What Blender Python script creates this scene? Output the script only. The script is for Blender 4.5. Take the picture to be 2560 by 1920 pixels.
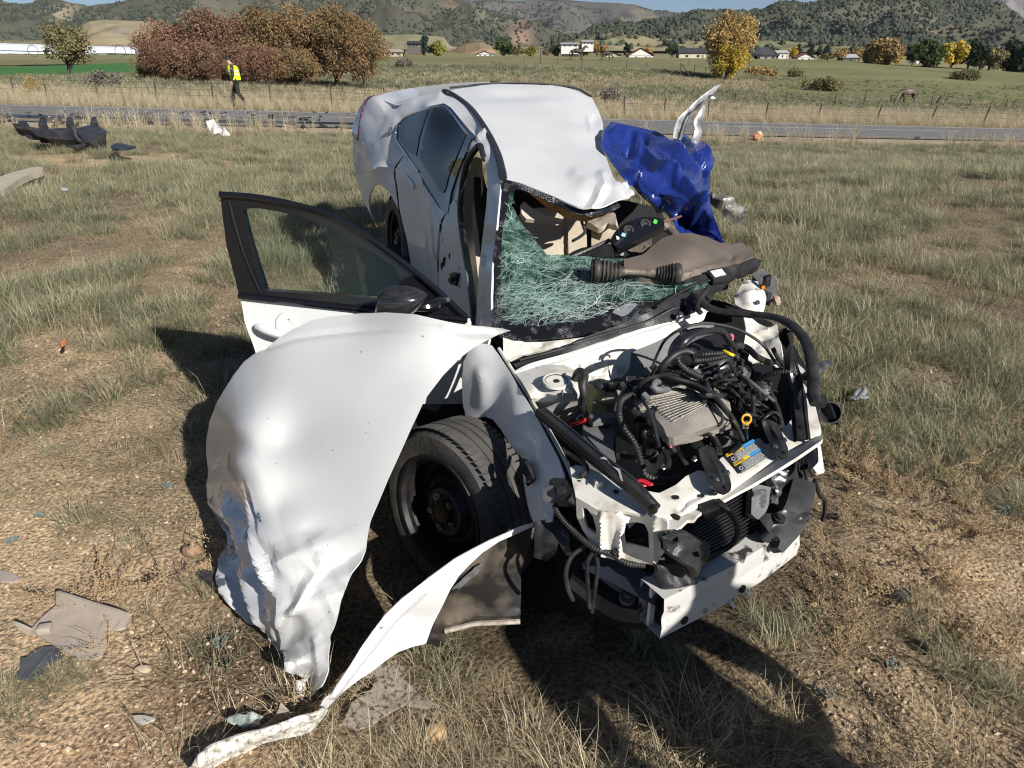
import bpy, bmesh, math, random
import numpy as np
from mathutils import Vector, Matrix
from mathutils.geometry import delaunay_2d_cdt
random.seed(7)
RNG = np.random.default_rng(11)
for o in list(bpy.data.objects):
 bpy.data.objects.remove(o)
SC = bpy.context.scene
COL = SC.collection
# ------------------------------------------------------------------ camera, light, exposure
EYE, FPX = 1.65, 1775.0
PITCH = math.atan(800 / FPX)
CP, SP = math.cos(PITCH), math.sin(PITCH)
cam_d = bpy.data.cameras.new('camera')
cam_d.sensor_width = 36
cam_d.lens = FPX / 2560 * 36
cam_d.clip_start = 0.05
cam_d.clip_end = 20000
cam = bpy.data.objects.new('camera', cam_d)
COL.objects.link(cam)
cam.location = (0, 0, EYE)
cam.rotation_euler = (math.pi / 2 - PITCH, 0, 0)
SC.camera = cam
SUN_EL = math.radians(30)
SUN_XY = Vector((0.63, -0.777)).normalized()
world = bpy.data.worlds.new('World')
SC.world = world
world.use_nodes = True
wn = world.node_tree
sky = wn.nodes.new('ShaderNodeTexSky')
sky.sky_type = 'NISHITA'
sky.sun_disc = False
sky.sun_elevation = SUN_EL
sky.sun_rotation = math.atan2(SUN_XY.x, SUN_XY.y)
sky.altitude = 2000
sky.air_density = 0.8
sky.dust_density = 0.0
sky.ozone_density = 2.5
bg = wn.nodes['Background']
bg.inputs['Strength'].default_value = 0.052
wn.links.new(sky.outputs[0], bg.inputs['Color'])
sun_d = bpy.data.lights.new('sun', 'SUN')
sun_d.energy = 5.0
sun_d.angle = math.radians(0.53)
sun_d.color = (1.0, 0.96, 0.90)
sun = bpy.data.objects.new('sun', sun_d)
COL.objects.link(sun)
_sd = Vector((-SUN_XY.x * math.cos(SUN_EL), -SUN_XY.y * math.cos(SUN_EL), -math.sin(SUN_EL)))
sun.rotation_euler = _sd.to_track_quat('-Z', 'Y').to_euler()
sun.location = (20, -25, 20)
SC.view_settings.view_transform = 'Standard'
SC.view_settings.look = 'None'
SC.view_settings.gamma = 1
SC.view_settings.exposure = 0.45
SC.view_settings.use_curve_mapping = False
SC.render.engine = 'CYCLES'
HAZE = 0.00005
SC.cycles.filter_width = 1.15
SC.cycles.max_bounces = 6
SC.cycles.transparent_max_bounces = 16
SC.cycles.caustics_reflective = False
SC.cycles.caustics_refractive = False
# ------------------------------------------------------------------ measuring helpers
def ray(px, py):
 """direction through a photo pixel; its length along the lens axis is 1"""
 xr = (px - 1280) / FPX
 yu = (960 - py) / FPX
 return np.array([xr, CP + yu * SP, -SP + yu * CP])
def depth_of(c):
 """(px, py, distance north) or (px, py, None, height) -> depth along the lens axis"""
 r = ray(c[0], c[1])
 if c[2] is None:
  return (c[3] - EYE) / r[2]
 return c[2] / r[1]
def at(px, py, t):
 return np.array([0, 0, EYE]) + ray(px, py) * t
def D(px, py, d):
 return at(px, py, depth_of((px, py, d)))
def Z(px, py, z):
 return at(px, py, depth_of((px, py, None, z)))
class Depth:
 """a smooth surface through measured points (thin plate spline on inverse depth, planes stay planes)"""
 def __init__(self, ctrl, smooth=0.0):
  P = np.array([[c[0], c[1]] for c in ctrl], float) / 1000
  q = np.array([1 / depth_of(c) for c in ctrl])
  n = len(P)
  K = self._k(P, P) + smooth * np.eye(n)
  A = np.zeros((n + 3, n + 3))
  A[:n, :n] = K
  A[:n, n] = 1
  A[:n, n + 1:] = P
  A[n:, :n] = A[:n, n:].T
  s = np.linalg.lstsq(A, np.concatenate([q, np.zeros(3)]), rcond=None)[0]
  self.P, self.w, self.l = P, s[:n], s[n:]
 @staticmethod
 def _k(a, b):
  r2 = ((a[:, None] - b[None]) ** 2).sum(-1)
  return np.where(r2 > 1e-12, 0.5 * r2 * np.log(np.maximum(r2, 1e-12)), 0)
 def __call__(self, xy):
  x = np.atleast_2d(np.asarray(xy, float)) / 1000
  return 1 / (self._k(x, self.P) @ self.w + self.l[0] + x @ self.l[1:])
 def pts(self, xy):
  xy = np.atleast_2d(np.asarray(xy, float))
  t = self(xy)
  xr = (xy[:, 0] - 1280) / FPX
  yu = (960 - xy[:, 1]) / FPX
  R = np.stack([xr, CP + yu * SP, -SP + yu * CP], 1)
  return np.array([0, 0, EYE]) + R * t[:, None]
# ------------------------------------------------------------------ noise
def _hash(ix, iy, iz, seed):
 h = (ix * 374761393 + iy * 668265263 + iz * 1274126177 + seed * 974711) & 0x7fffffff
 h = ((h ^ (h >> 13)) * 1274126177) & 0x7fffffff
 h = h ^ (h >> 16)
 return (h & 0xffff) / 65535.0
def vnoise(p, seed=0):
 p = np.atleast_2d(p).astype(float)
 if p.shape[1] == 2:
  p = np.concatenate([p, np.zeros((len(p), 1))], 1)
 i = np.floor(p).astype(np.int64)
 f = p - i
 f = f * f * (3 - 2 * f)
 r = 0
 for a in (0, 1):
  for b in (0, 1):
   for c in (0, 1):
    w = (f[:, 0] if a else 1 - f[:, 0]) * (f[:, 1] if b else 1 - f[:, 1]) * (f[:, 2] if c else 1 - f[:, 2])
    r = r + w * _hash(i[:, 0] + a, i[:, 1] + b, i[:, 2] + c, seed)
 return r * 2 - 1
def fbm(p, octv=4, seed=0, gain=0.5):
 p = np.atleast_2d(p).astype(float)
 r, a, s = 0, 1.0, 0
 for k in range(octv):
  r = r + a * vnoise(p * 2 ** k + 17.3 * k, seed + k)
  s += a
  a *= gain
 return r / s
def sstep(a, b, x):
 t = np.clip((np.asarray(x, float) - a) / (b - a), 0, 1)
 return t * t * (3 - 2 * t)
# ------------------------------------------------------------------ materials
def mk(name, col, col2=None, scale=6.0, rough=0.5, metal=0.0, bump=0.0, bscale=None, coat=0.0, spec=0.5,
  detail=4.0, lo=0.35, hi=0.65, trans=0.0, ior=1.45, alpha=1.0, rnd=0.0, rough2=None, stretch=None, croughn=0.05):
 m = bpy.data.materials.new(name)
 m.use_nodes = True
 nt = m.node_tree
 b = nt.nodes['Principled BSDF']
 b.inputs['Base Color'].default_value = (*col, 1)
 b.inputs['Roughness'].default_value = rough
 b.inputs['Metallic'].default_value = metal
 b.inputs['Specular IOR Level'].default_value = spec
 b.inputs['IOR'].default_value = ior
 if coat:
  b.inputs['Coat Weight'].default_value = coat
  b.inputs['Coat Roughness'].default_value = croughn
 if trans:
  b.inputs['Transmission Weight'].default_value = trans
 if alpha < 1:
  b.inputs['Alpha'].default_value = alpha
 tc = nt.nodes.new('ShaderNodeTexCoord')
 src = tc.outputs['Object']
 if stretch:
  mp = nt.nodes.new('ShaderNodeMapping')
  mp.inputs['Scale'].default_value = stretch
  nt.links.new(src, mp.inputs[0])
  src = mp.outputs[0]
 last = None
 if col2 is not None:
  n = nt.nodes.new('ShaderNodeTexNoise')
  n.inputs['Scale'].default_value = scale
  n.inputs['Detail'].default_value = detail
  nt.links.new(src, n.inputs['Vector'])
  r = nt.nodes.new('ShaderNodeValToRGB')
  r.color_ramp.elements[0].position = lo
  r.color_ramp.elements[0].color = (*col, 1)
  r.color_ramp.elements[1].position = hi
  r.color_ramp.elements[1].color = (*col2, 1)
  nt.links.new(n.outputs[0], r.inputs[0])
  last = r.outputs[0]
  if rough2 is not None:
   mr = nt.nodes.new('ShaderNodeMapRange')
   mr.inputs['From Min'].default_value = lo
   mr.inputs['From Max'].default_value = hi
   mr.inputs['To Min'].default_value = rough
   mr.inputs['To Max'].default_value = rough2
   nt.links.new(n.outputs[0], mr.inputs['Value'])
   nt.links.new(mr.outputs[0], b.inputs['Roughness'])
 if rnd:
  oi = nt.nodes.new('ShaderNodeObjectInfo')
  hs = nt.nodes.new('ShaderNodeHueSaturation')
  mr = nt.nodes.new('ShaderNodeMapRange')
  mr.inputs['To Min'].default_value = 1 - rnd
  mr.inputs['To Max'].default_value = 1 + rnd
  nt.links.new(oi.outputs['Random'], mr.inputs['Value'])
  nt.links.new(mr.outputs[0], hs.inputs['Value'])
  if last is not None:
   nt.links.new(last, hs.inputs['Color'])
  else:
   hs.inputs['Color'].default_value = (*col, 1)
  last = hs.outputs[0]
 if last is not None:
  nt.links.new(last, b.inputs['Base Color'])
 if bump:
  n2 = nt.nodes.new('ShaderNodeTexNoise')
  n2.inputs['Scale'].default_value = bscale or scale * 3
  n2.inputs['Detail'].default_value = 5
  nt.links.new(src, n2.inputs['Vector'])
  bp = nt.nodes.new('ShaderNodeBump')
  bp.inputs['Strength'].default_value = bump
  bp.inputs['Distance'].default_value = 0.01
  nt.links.new(n2.outputs[0], bp.inputs['Height'])
  nt.links.new(bp.outputs[0], b.inputs['Normal'])
 return m
# ------------------------------------------------------------------ objects
def tag(o, label, cat, group=None):
 o['label'] = label
 o['category'] = cat
 if group:
  o['group'] = group
 return o
def empty(name, loc, label=None, cat=None, group=None):
 o = bpy.data.objects.new(name, None)
 COL.objects.link(o)
 o.location = loc
 o.empty_display_size = 0.2
 if label:
  tag(o, label, cat, group)
 return o
def wmat(o):
 b = Matrix.LocRotScale(o.location, o.rotation_euler, o.scale)
 return wmat(o.parent) @ o.matrix_parent_inverse @ b if o.parent else b
def link(o, parent=None, local=False):
 COL.objects.link(o)
 if parent is not None:
  o.parent = parent
  if not local:
   o.matrix_parent_inverse = wmat(parent).inverted()
 return o
def build(name, V, F, mat, parent=None, smooth=True, sharp=35, mats=None, fm=None, local=False):
 me = bpy.data.meshes.new(name)
 V = np.asarray(V, float)
 me.from_pydata(V.tolist(), [], [tuple(int(i) for i in f) for f in F])
 for m in (mats or [mat]):
  me.materials.append(m)
 if fm is not None:
  me.polygons.foreach_set('material_index', np.asarray(fm, np.int32))
 me.update()
 if smooth:
  me.polygons.foreach_set('use_smooth', np.ones(len(me.polygons), bool))
  if sharp:
   me.set_sharp_from_angle(angle=math.radians(sharp))
 o = bpy.data.objects.new(name, me)
 return link(o, parent, local)
class MB:
 """collects shapes that belong to ONE part"""
 def __init__(self):
  self.V, self.F, self.M = [], [], []
  self.n = 0
 def add(self, V, F, m=0):
  V = np.asarray(V, float)
  self.V.append(V)
  self.F += [tuple(int(i) + self.n for i in f) for f in F]
  self.M += [m] * len(F)
  self.n += len(V)
  return self
 def build(self, name, mat, parent=None, smooth=True, sharp=35, mats=None, local=False):
  return build(name, np.concatenate(self.V), self.F, mat, parent, smooth, sharp, mats, self.M if mats else None, local)
def catmull(P, n=8, closed=False):
 P = np.asarray(P, float)
 if len(P) < 3 and not closed:
  return np.array([P[0] + (P[1] - P[0]) * k / n for k in range(n + 1)])
 out = []
 L = len(P)
 segs = L if closed else L - 1
 for i in range(segs):
  if closed:
   p0, p1, p2, p3 = P[(i - 1) % L], P[i], P[(i + 1) % L], P[(i + 2) % L]
  else:
   p1, p2 = P[i], P[i + 1]
   p0 = P[i - 1] if i else 2 * p1 - p2
   p3 = P[i + 2] if i + 2 < L else 2 * p2 - p1
  for k in range(n):
   t = k / n
   out.append(0.5 * (2 * p1 + (p2 - p0) * t + (2 * p0 - 5 * p1 + 4 * p2 - p3) * t * t + (3 * p1 - p0 - 3 * p2 + p3) * t ** 3))
 if not closed:
  out.append(P[-1])
 return np.array(out)
def resample(P, step):
 P = np.asarray(P, float)
 s = np.concatenate([[0], np.cumsum(np.linalg.norm(np.diff(P, axis=0), axis=1))])
 n = max(1, int(round(s[-1] / step)))
 u = np.linspace(0, s[-1], n + 1)
 return np.stack([np.interp(u, s, P[:, k]) for k in range(P.shape[1])], 1)
def tube_geo(P, r, n=8, flat=1.0, cap=True, up=None):
 P = np.asarray(P, float)
 N = len(P)
 r = np.broadcast_to(np.asarray(r, float), (N,))
 T = np.gradient(P, axis=0)
 T /= np.linalg.norm(T, axis=1)[:, None] + 1e-12
 u = np.array(up if up is not None else ([0, 0, 1] if abs(T[0][2]) < 0.9 else [1, 0, 0]), float)
 V = []
 for i in range(N):
  u = u - T[i] * (u @ T[i])
  u /= np.linalg.norm(u) + 1e-12
  w = np.cross(T[i], u)
  for k in range(n):
   a = 2 * math.pi * k / n
   V.append(P[i] + r[i] * (math.cos(a) * w + flat * math.sin(a) * u))
 F = []
 for i in range(N - 1):
  for k in range(n):
   k2 = (k + 1) % n
   F.append((i * n + k, i * n + k2, (i + 1) * n + k2, (i + 1) * n + k))
 if cap:
  F.append(tuple(range(n))[::-1])
  F.append(tuple((N - 1) * n + k for k in range(n)))
 return np.array(V), F
def hose(pts, r, step=0.012, n=8, ribs=0.0, period=0.012, flat=1.0):
 C = catmull(pts, 10)
 if ribs:
  C = resample(C, period / 4)
  rr = r * (1 + ribs * np.array([1, .4, -1, .4])[np.arange(len(C)) % 4])
 else:
  C = resample(C, step)
  rr = r
 return tube_geo(C, rr, n, flat)
def box_geo(c, x, y, z, bev=0.0):
 """box round centre c with half vectors x, y, z"""
 c, x, y, z = (np.asarray(a, float) for a in (c, x, y, z))
 if not bev:
  V = [c + sx * x + sy * y + sz * z for sz in (-1, 1) for sy in (-1, 1) for sx in (-1, 1)]
  F = [(0, 2, 3, 1), (4, 5, 7, 6), (0, 1, 5, 4), (2, 6, 7, 3), (0, 4, 6, 2), (1, 3, 7, 5)]
  return np.array(V), F
 bm = bmesh.new()
 vs = [bm.verts.new(c + sx * x + sy * y + sz * z) for sz in (-1, 1) for sy in (-1, 1) for sx in (-1, 1)]
 for f in [(0, 2, 3, 1), (4, 5, 7, 6), (0, 1, 5, 4), (2, 6, 7, 3), (0, 4, 6, 2), (1, 3, 7, 5)]:
  bm.faces.new([vs[i] for i in f])
 bmesh.ops.bevel(bm, geom=bm.edges[:], offset=bev, segments=2, affect='EDGES', profile=0.6)
 bm.verts.ensure_lookup_table()
 V = np.array([v.co[:] for v in bm.verts])
 F = [tuple(v.index for v in f.verts) for f in bm.faces]
 bm.free()
 return V, F
def frame(axis, up=(0, 0, 1)):
 a = np.asarray(axis, float)
 a = a / np.linalg.norm(a)
 u = np.asarray(up, float)
 u = u - a * (u @ a)
 if np.linalg.norm(u) < 1e-6:
  u = np.array([1.0, 0, 0]) - a * a[0]
 u /= np.linalg.norm(u)
 return a, u, np.cross(a, u)
def lathe_geo(c, axis, prof, n=24, up=(0, 0, 1)):
 """prof: list of (along axis, radius)"""
 a, u, w = frame(axis, up)
 c = np.asarray(c, float)
 V, F = [], []
 for h, r in prof:
  for k in range(n):
   t = 2 * math.pi * k / n
   V.append(c + a * h + r * (math.cos(t) * u + math.sin(t) * w))
 for i in range(len(prof) - 1):
  for k in range(n):
   k2 = (k + 1) % n
   F.append((i * n + k, i * n + k2, (i + 1) * n + k2, (i + 1) * n + k))
 if prof[0][1] > 1e-4:
  F.append(tuple(range(n))[::-1])
 if prof[-1][1] > 1e-4:
  F.append(tuple((len(prof) - 1) * n + k for k in range(n)))
 return np.array(V), F
def inside(poly, pts):
 poly = np.asarray(poly, float)
 x, y = pts[:, 0], pts[:, 1]
 r = np.zeros(len(pts), bool)
 j = len(poly) - 1
 for i in range(len(poly)):
  xi, yi, xj, yj = *poly[i], *poly[j]
  c = ((yi > y) != (yj > y)) & (x < (xj - xi) * (y - yi) / (yj - yi + 1e-12) + xi)
  r ^= c
  j = i
 return r
def close(poly):
 poly = np.asarray(poly, float)
 return np.concatenate([poly, poly[:1]])
def plate_geo(poly, depth, step=14, thick=0.004, off=0.0, holes=(), disp=None, round_=False, warp=None, edge=0, lines=()):
 """a piece of sheet: outline in photo pixels laid on a measured surface, with real thickness behind it"""
 P = np.asarray(poly, float)
 if round_:
  P = catmull(P, 6, True)
 ring = resample(close(P), step)[:-1]
 hr = [resample(close(catmull(h, 6, True) if round_ else h), step * 0.7)[:-1] for h in holes]
 lo, hi = ring.min(0), ring.max(0)
 xs = np.arange(lo[0], hi[0], step)
 ys = np.arange(lo[1], hi[1], step * 0.87)
 G = np.array([(x + (step / 2 if j % 2 else 0), y) for j, y in enumerate(ys) for x in xs]).reshape(-1, 2)
 ln = [resample(l, step) for l in lines]
 allr = np.concatenate([ring] + hr + ln)
 if len(G):
  k = inside(ring, G)
  for h in hr:
   k &= ~inside(h, G)
  G = G[k]
 if len(G):
  d = np.sqrt(((G[:, None] - allr[None]) ** 2).sum(-1)).min(1)
  G = G[d > step * 0.55]
 pts = np.concatenate([allr, G]) if len(G) else allr
 edges, s = [], 0
 for r_ in [ring] + hr:
  n = len(r_)
  edges += [(s + i, s + (i + 1) % n) for i in range(n)]
  s += n
 for r_ in ln:
  edges += [(s + i, s + i + 1) for i in range(len(r_) - 1)]
  s += len(r_)
 v2, _, f2, *_ = delaunay_2d_cdt([Vector(p) for p in pts], edges, [], 0, 1e-4)
 xy = np.array([v[:] for v in v2])
 F = np.array([f for f in f2 if len(f) == 3])
 cen = xy[F].mean(1)
 k = inside(ring, cen)
 for h in hr:
  k &= ~inside(h, cen)
 F = F[k]
 V = depth.pts(xy)
 nrm = lambda V: _vn(V, F)
 n0 = nrm(V)
 cam_v = np.array([0, 0, EYE]) - V
 if (np.einsum('ij,ij->i', n0, cam_v)).sum() < 0:
  F = F[:, ::-1]
  n0 = -n0
 if disp is not None:
  dv_ = disp(V, xy)
  if edge:
   de = np.min([seg_dist(xy, ring[i], ring[(i + 1) % len(ring)]) for i in range(len(ring))], axis=0)
   dv_ = dv_ * sstep(0, edge, de)
  V = V + n0 * (off + dv_)[:, None]
  n0 = _vn(V, F)
 elif off:
  V = V + n0 * off
 if warp is not None:
  V = warp(V, xy)
  n0 = _vn(V, F)
 m = len(V)
 cnt = {}
 for f in F:
  for a, b in ((f[0], f[1]), (f[1], f[2]), (f[2], f[0])):
   cnt[(a, b)] = 1
 B = V - n0 * thick
 FF = [tuple(f) for f in F] + [(f[2] + m, f[1] + m, f[0] + m) for f in F]
 for (a, b) in cnt:
  if (b, a) not in cnt:
   FF.append((b, a, a + m, b + m))
 return np.concatenate([V, B]), FF
def _vn(V, F):
 F = np.asarray(F)
 fn = np.cross(V[F[:, 1]] - V[F[:, 0]], V[F[:, 2]] - V[F[:, 0]])
 n = np.zeros_like(V)
 for k in range(3):
  np.add.at(n, F[:, k], fn)
 return n / (np.linalg.norm(n, axis=1)[:, None] + 1e-12)
def plate(name, poly, depth, mat, parent=None, sharp=35, **kw):
 V, F = plate_geo(poly, depth, **kw)
 return build(name, V, F, mat, parent, True, sharp)
def folds(xy, seed, scale, n=5, warp=0.35):
 """sharp straight creases with flat facets between them"""
 rg = np.random.default_rng(seed)
 q = np.asarray(xy, float)[:, :2] / scale
 q = q + warp * np.stack([vnoise(q * .6, seed), vnoise(q * .6 + 9, seed + 1)], 1)
 r, s = 0, 0
 for k in range(n):
  a = rg.uniform(0, math.pi)
  f = rg.uniform(.5, 1.3)
  ph = rg.uniform(0, 1)
  u = (q @ np.array([math.cos(a), math.sin(a)])) * f + ph
  w = 1 / f
  r = r + w * np.abs((u % 1) - .5) * 2
  s += w
 return r / s
# ================================================================== materials of the car
WHITE = mk('white_paint', (0.60, 0.605, 0.60), (0.65, 0.65, 0.64), 3, rough=0.5, coat=0.45, spec=0.25, croughn=0.03)
def spots(m):
 """chips and flung specks of dirt on paint"""
 nt = m.node_tree
 b = nt.nodes['Principled BSDF']
 src = b.inputs['Base Color'].links[0].from_socket
 tc = nt.nodes.new('ShaderNodeTexCoord')
 v = nt.nodes.new('ShaderNodeTexNoise')
 v.inputs['Scale'].default_value = 55
 v.inputs['Detail'].default_value = 2
 nt.links.new(tc.outputs['Object'], v.inputs['Vector'])
 r = nt.nodes.new('ShaderNodeMapRange')
 r.inputs['From Min'].default_value = .74
 r.inputs['From Max'].default_value = .77
 nt.links.new(v.outputs[0], r.inputs['Value'])
 mx = nt.nodes.new('ShaderNodeMix')
 mx.data_type = 'RGBA'
 nt.links.new(r.outputs[0], mx.inputs['Factor'])
 nt.links.new(src, mx.inputs[6])
 mx.inputs[7].default_value = (.22, .2, .18, 1)
 nt.links.new(mx.outputs[2], b.inputs['Base Color'])
 return m
spots(WHITE)
WHITE_DIRTY = mk('dusty_white_metal', (0.64, 0.62, 0.56), (0.40, 0.36, 0.29), 22, rough=0.5, lo=0.52, hi=0.74, detail=8)
WHITE_SOILED = mk('mud_flecked_white_plastic', (0.60, 0.58, 0.53), (0.18, 0.15, 0.11), 60, rough=0.6, lo=0.5, hi=0.68, detail=6)
BLACK_PL = mk('black_plastic', (0.013, 0.013, 0.014), (0.03, 0.03, 0.03), 12, rough=0.45, bump=0.15, bscale=90)
BLACK_GLOSS = mk('black_gloss_trim', (0.008, 0.008, 0.01), rough=0.12, coat=0.5)
BLACK_METAL = mk('black_painted_steel', (0.012, 0.012, 0.014), (0.03, 0.029, 0.028), 15, rough=0.3, coat=0.2)
RUBBER = mk('tyre_rubber', (0.055, 0.053, 0.050), (0.095, 0.088, 0.078), 14, rough=0.75, bump=0.2, bscale=60)
RUBBER_HOSE = mk('black_rubber_hose', (0.012, 0.012, 0.012), (0.035, 0.034, 0.033), 25, rough=0.5)
GREY_PL = mk('grey_plastic', (0.10, 0.103, 0.105), (0.14, 0.14, 0.14), 18, rough=0.5, bump=0.1, bscale=120)
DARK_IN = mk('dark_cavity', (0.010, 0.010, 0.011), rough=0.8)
ALU = mk('cast_aluminium', (0.42, 0.385, 0.33), (0.33, 0.30, 0.255), 20, rough=0.40, metal=0.25, bump=0.35, bscale=260)
STEEL = mk('bare_steel', (0.55, 0.55, 0.56), (0.35, 0.34, 0.33), 30, rough=0.3, metal=1.0)
CHROME = mk('bright_trim', (0.75, 0.77, 0.8), rough=0.12, metal=1.0)
BEIGE = mk('beige_cloth', (0.42, 0.36, 0.28), (0.48, 0.42, 0.33), 40, rough=0.9, bump=0.3, bscale=300)
BEIGE_PL = mk('beige_plastic', (0.46, 0.39, 0.31), (0.52, 0.45, 0.36), 12, rough=0.6)
TAUPE = mk('taupe_dashboard', (0.135, 0.110, 0.088), (0.165, 0.135, 0.108), 9, rough=0.5, bump=0.25, bscale=350)
ORANGE_FOAM = mk('torn_orange_headliner', (0.50, 0.22, 0.06), (0.62, 0.33, 0.13), 40, rough=0.9, bump=0.6, bscale=60)
RED_PL = mk('red_plastic', (0.55, 0.02, 0.03), rough=0.4)
YELLOW_PL = mk('amber_plastic', (0.75, 0.33, 0.03), rough=0.4)
YELLOW_TAPE = mk('yellow_tape', (0.8, 0.55, 0.02), rough=0.5)
TANK = mk('translucent_tank_plastic', (0.62, 0.56, 0.36), (0.50, 0.43, 0.22), 14, rough=0.45)
GLASS_DARK = mk('tinted_side_glass', (0.006, 0.010, 0.012), rough=0.03, spec=0.5)
def glass_mat(name, tint, cells, glassy=True, base=(0.01, 0.01, 0.012), crackcol=(0.60, 0.80, 0.72), w=(0.02, 0.06), density=(0.42, 0.60), dif=.06):
 """cracked laminated glass: green tinted sheet, a net of bright fracture lines at two sizes"""
 m = bpy.data.materials.new(name)
 m.use_nodes = True
 nt = m.node_tree
 N = nt.nodes
 for n in list(N):
  N.remove(n)
 out = N.new('ShaderNodeOutputMaterial')
 tc = N.new('ShaderNodeTexCoord')
 nz = N.new('ShaderNodeTexNoise')
 nz.inputs['Scale'].default_value = 14
 nz.inputs['Detail'].default_value = 3
 nt.links.new(tc.outputs['Object'], nz.inputs['Vector'])
 dist = N.new('ShaderNodeVectorMath')
 dist.operation = 'MULTIPLY_ADD'
 dist.inputs[1].default_value = (0.035, 0.035, 0.035)
 nt.links.new(nz.outputs['Color'], dist.inputs[0])
 nt.links.new(tc.outputs['Object'], dist.inputs[2])
 fac = None
 for k, sc in enumerate(cells):
  v = N.new('ShaderNodeTexVoronoi')
  v.feature = 'DISTANCE_TO_EDGE'
  v.inputs['Scale'].default_value = sc
  nt.links.new(dist.outputs[0], v.inputs['Vector'])
  mr = N.new('ShaderNodeMapRange')
  mr.inputs['From Min'].default_value = w[0]
  mr.inputs['From Max'].default_value = w[1]
  mr.inputs['To Min'].default_value = 1
  mr.inputs['To Max'].default_value = 0
  nt.links.new(v.outputs['Distance'], mr.inputs['Value'])
  n3 = N.new('ShaderNodeTexNoise')
  n3.inputs['Scale'].default_value = 9 + 13 * k
  n3.inputs['Detail'].default_value = 5
  nt.links.new(tc.outputs['Object'], n3.inputs['Vector'])
  m3 = N.new('ShaderNodeMapRange')
  m3.inputs['From Min'].default_value = density[0]
  m3.inputs['From Max'].default_value = density[1]
  nt.links.new(n3.outputs[0], m3.inputs['Value'])
  mu = N.new('ShaderNodeMath')
  mu.operation = 'MULTIPLY'
  nt.links.new(mr.outputs[0], mu.inputs[0])
  nt.links.new(m3.outputs[0], mu.inputs[1])
  if fac is None:
   fac = mu.outputs[0]
  else:
   mx = N.new('ShaderNodeMath')
   mx.operation = 'MAXIMUM'
   nt.links.new(fac, mx.inputs[0])
   nt.links.new(mu.outputs[0], mx.inputs[1])
   fac = mx.outputs[0]
 crack = N.new('ShaderNodeBsdfPrincipled')
 crack.inputs['Base Color'].default_value = (*crackcol, 1)
 crack.inputs['Roughness'].default_value = 0.25
 crack.inputs['Specular IOR Level'].default_value = 0.8
 if glassy:
  tr = N.new('ShaderNodeBsdfTransparent')
  tr.inputs[0].default_value = (*tint, 1)
  gl = N.new('ShaderNodeBsdfGlossy')
  gl.inputs['Roughness'].default_value = 0.02
  fr = N.new('ShaderNodeFresnel')
  fr.inputs['IOR'].default_value = 1.45
  mixg = N.new('ShaderNodeMixShader')
  nt.links.new(fr.outputs[0], mixg.inputs[0])
  nt.links.new(tr.outputs[0], mixg.inputs[1])
  nt.links.new(gl.outputs[0], mixg.inputs[2])
  df = N.new('ShaderNodeBsdfDiffuse')
  df.inputs[0].default_value = (0.10, 0.26, 0.21, 1)
  mixd = N.new('ShaderNodeMixShader')
  mixd.inputs[0].default_value = dif
  nt.links.new(mixg.outputs[0], mixd.inputs[1])
  nt.links.new(df.outputs[0], mixd.inputs[2])
  basesh = mixd.outputs[0]
 else:
  pb = N.new('ShaderNodeBsdfPrincipled')
  pb.inputs['Base Color'].default_value = (*base, 1)
  pb.inputs['Roughness'].default_value = 0.15
  basesh = pb.outputs[0]
 mix = N.new('ShaderNodeMixShader')
 nt.links.new(fac, mix.inputs[0])
 nt.links.new(basesh, mix.inputs[1])
 nt.links.new(crack.outputs[0], mix.inputs[2])
 nt.links.new(mix.outputs[0], out.inputs[0])
 return m
GLASS_CRACK = glass_mat('shattered_green_glass', (0.42, 0.60, 0.53), (60, 130, 260), w=(0.0, 0.048), density=(0.47, 0.73))
FRIT = glass_mat('shattered_black_glass_border', (0, 0, 0), (110, 230), glassy=False, crackcol=(0.8, 0.85, 0.86), w=(0.0, 0.05), density=(0.55, 0.74))
GLASS_CLEAR = glass_mat('green_tinted_clear_glass', (0.80, 0.86, 0.85), (3,), w=(0.0, 0.0001), density=(0.9, 0.95), dif=.01)
def seg_dist(xy, a, b):
 a, b = np.array(a, float), np.array(b, float)
 t = np.clip(((xy - a) @ (b - a)) / ((b - a) @ (b - a)), 0, 1)
 return np.linalg.norm(xy - (a + t[:, None] * (b - a)), axis=1)
def tent(xy, line, width, amp):
 d = np.min([seg_dist(xy, line[i], line[i + 1]) for i in range(len(line) - 1)], axis=0)
 return amp * np.clip(1 - d / width, 0, 1)
def bump_at(xy, c, r, amp, ry=None):
 d2 = ((xy[:, 0] - c[0]) / r) ** 2 + ((xy[:, 1] - c[1]) / (ry or r)) ** 2
 return amp * np.exp(-d2)
def ridged(P, seed=0, octv=3):
 r, a = 0, 1.0
 for k in range(octv):
  r = r + a * (1 - np.abs(vnoise(P * 2 ** k, seed + k)) * 2)
  a *= 0.5
 return r / 1.75
car = empty('wrecked_car', (0.1, 2.6, 0.1), 'crushed white sedan without its hood, engine bay open to the front', 'car')
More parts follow.
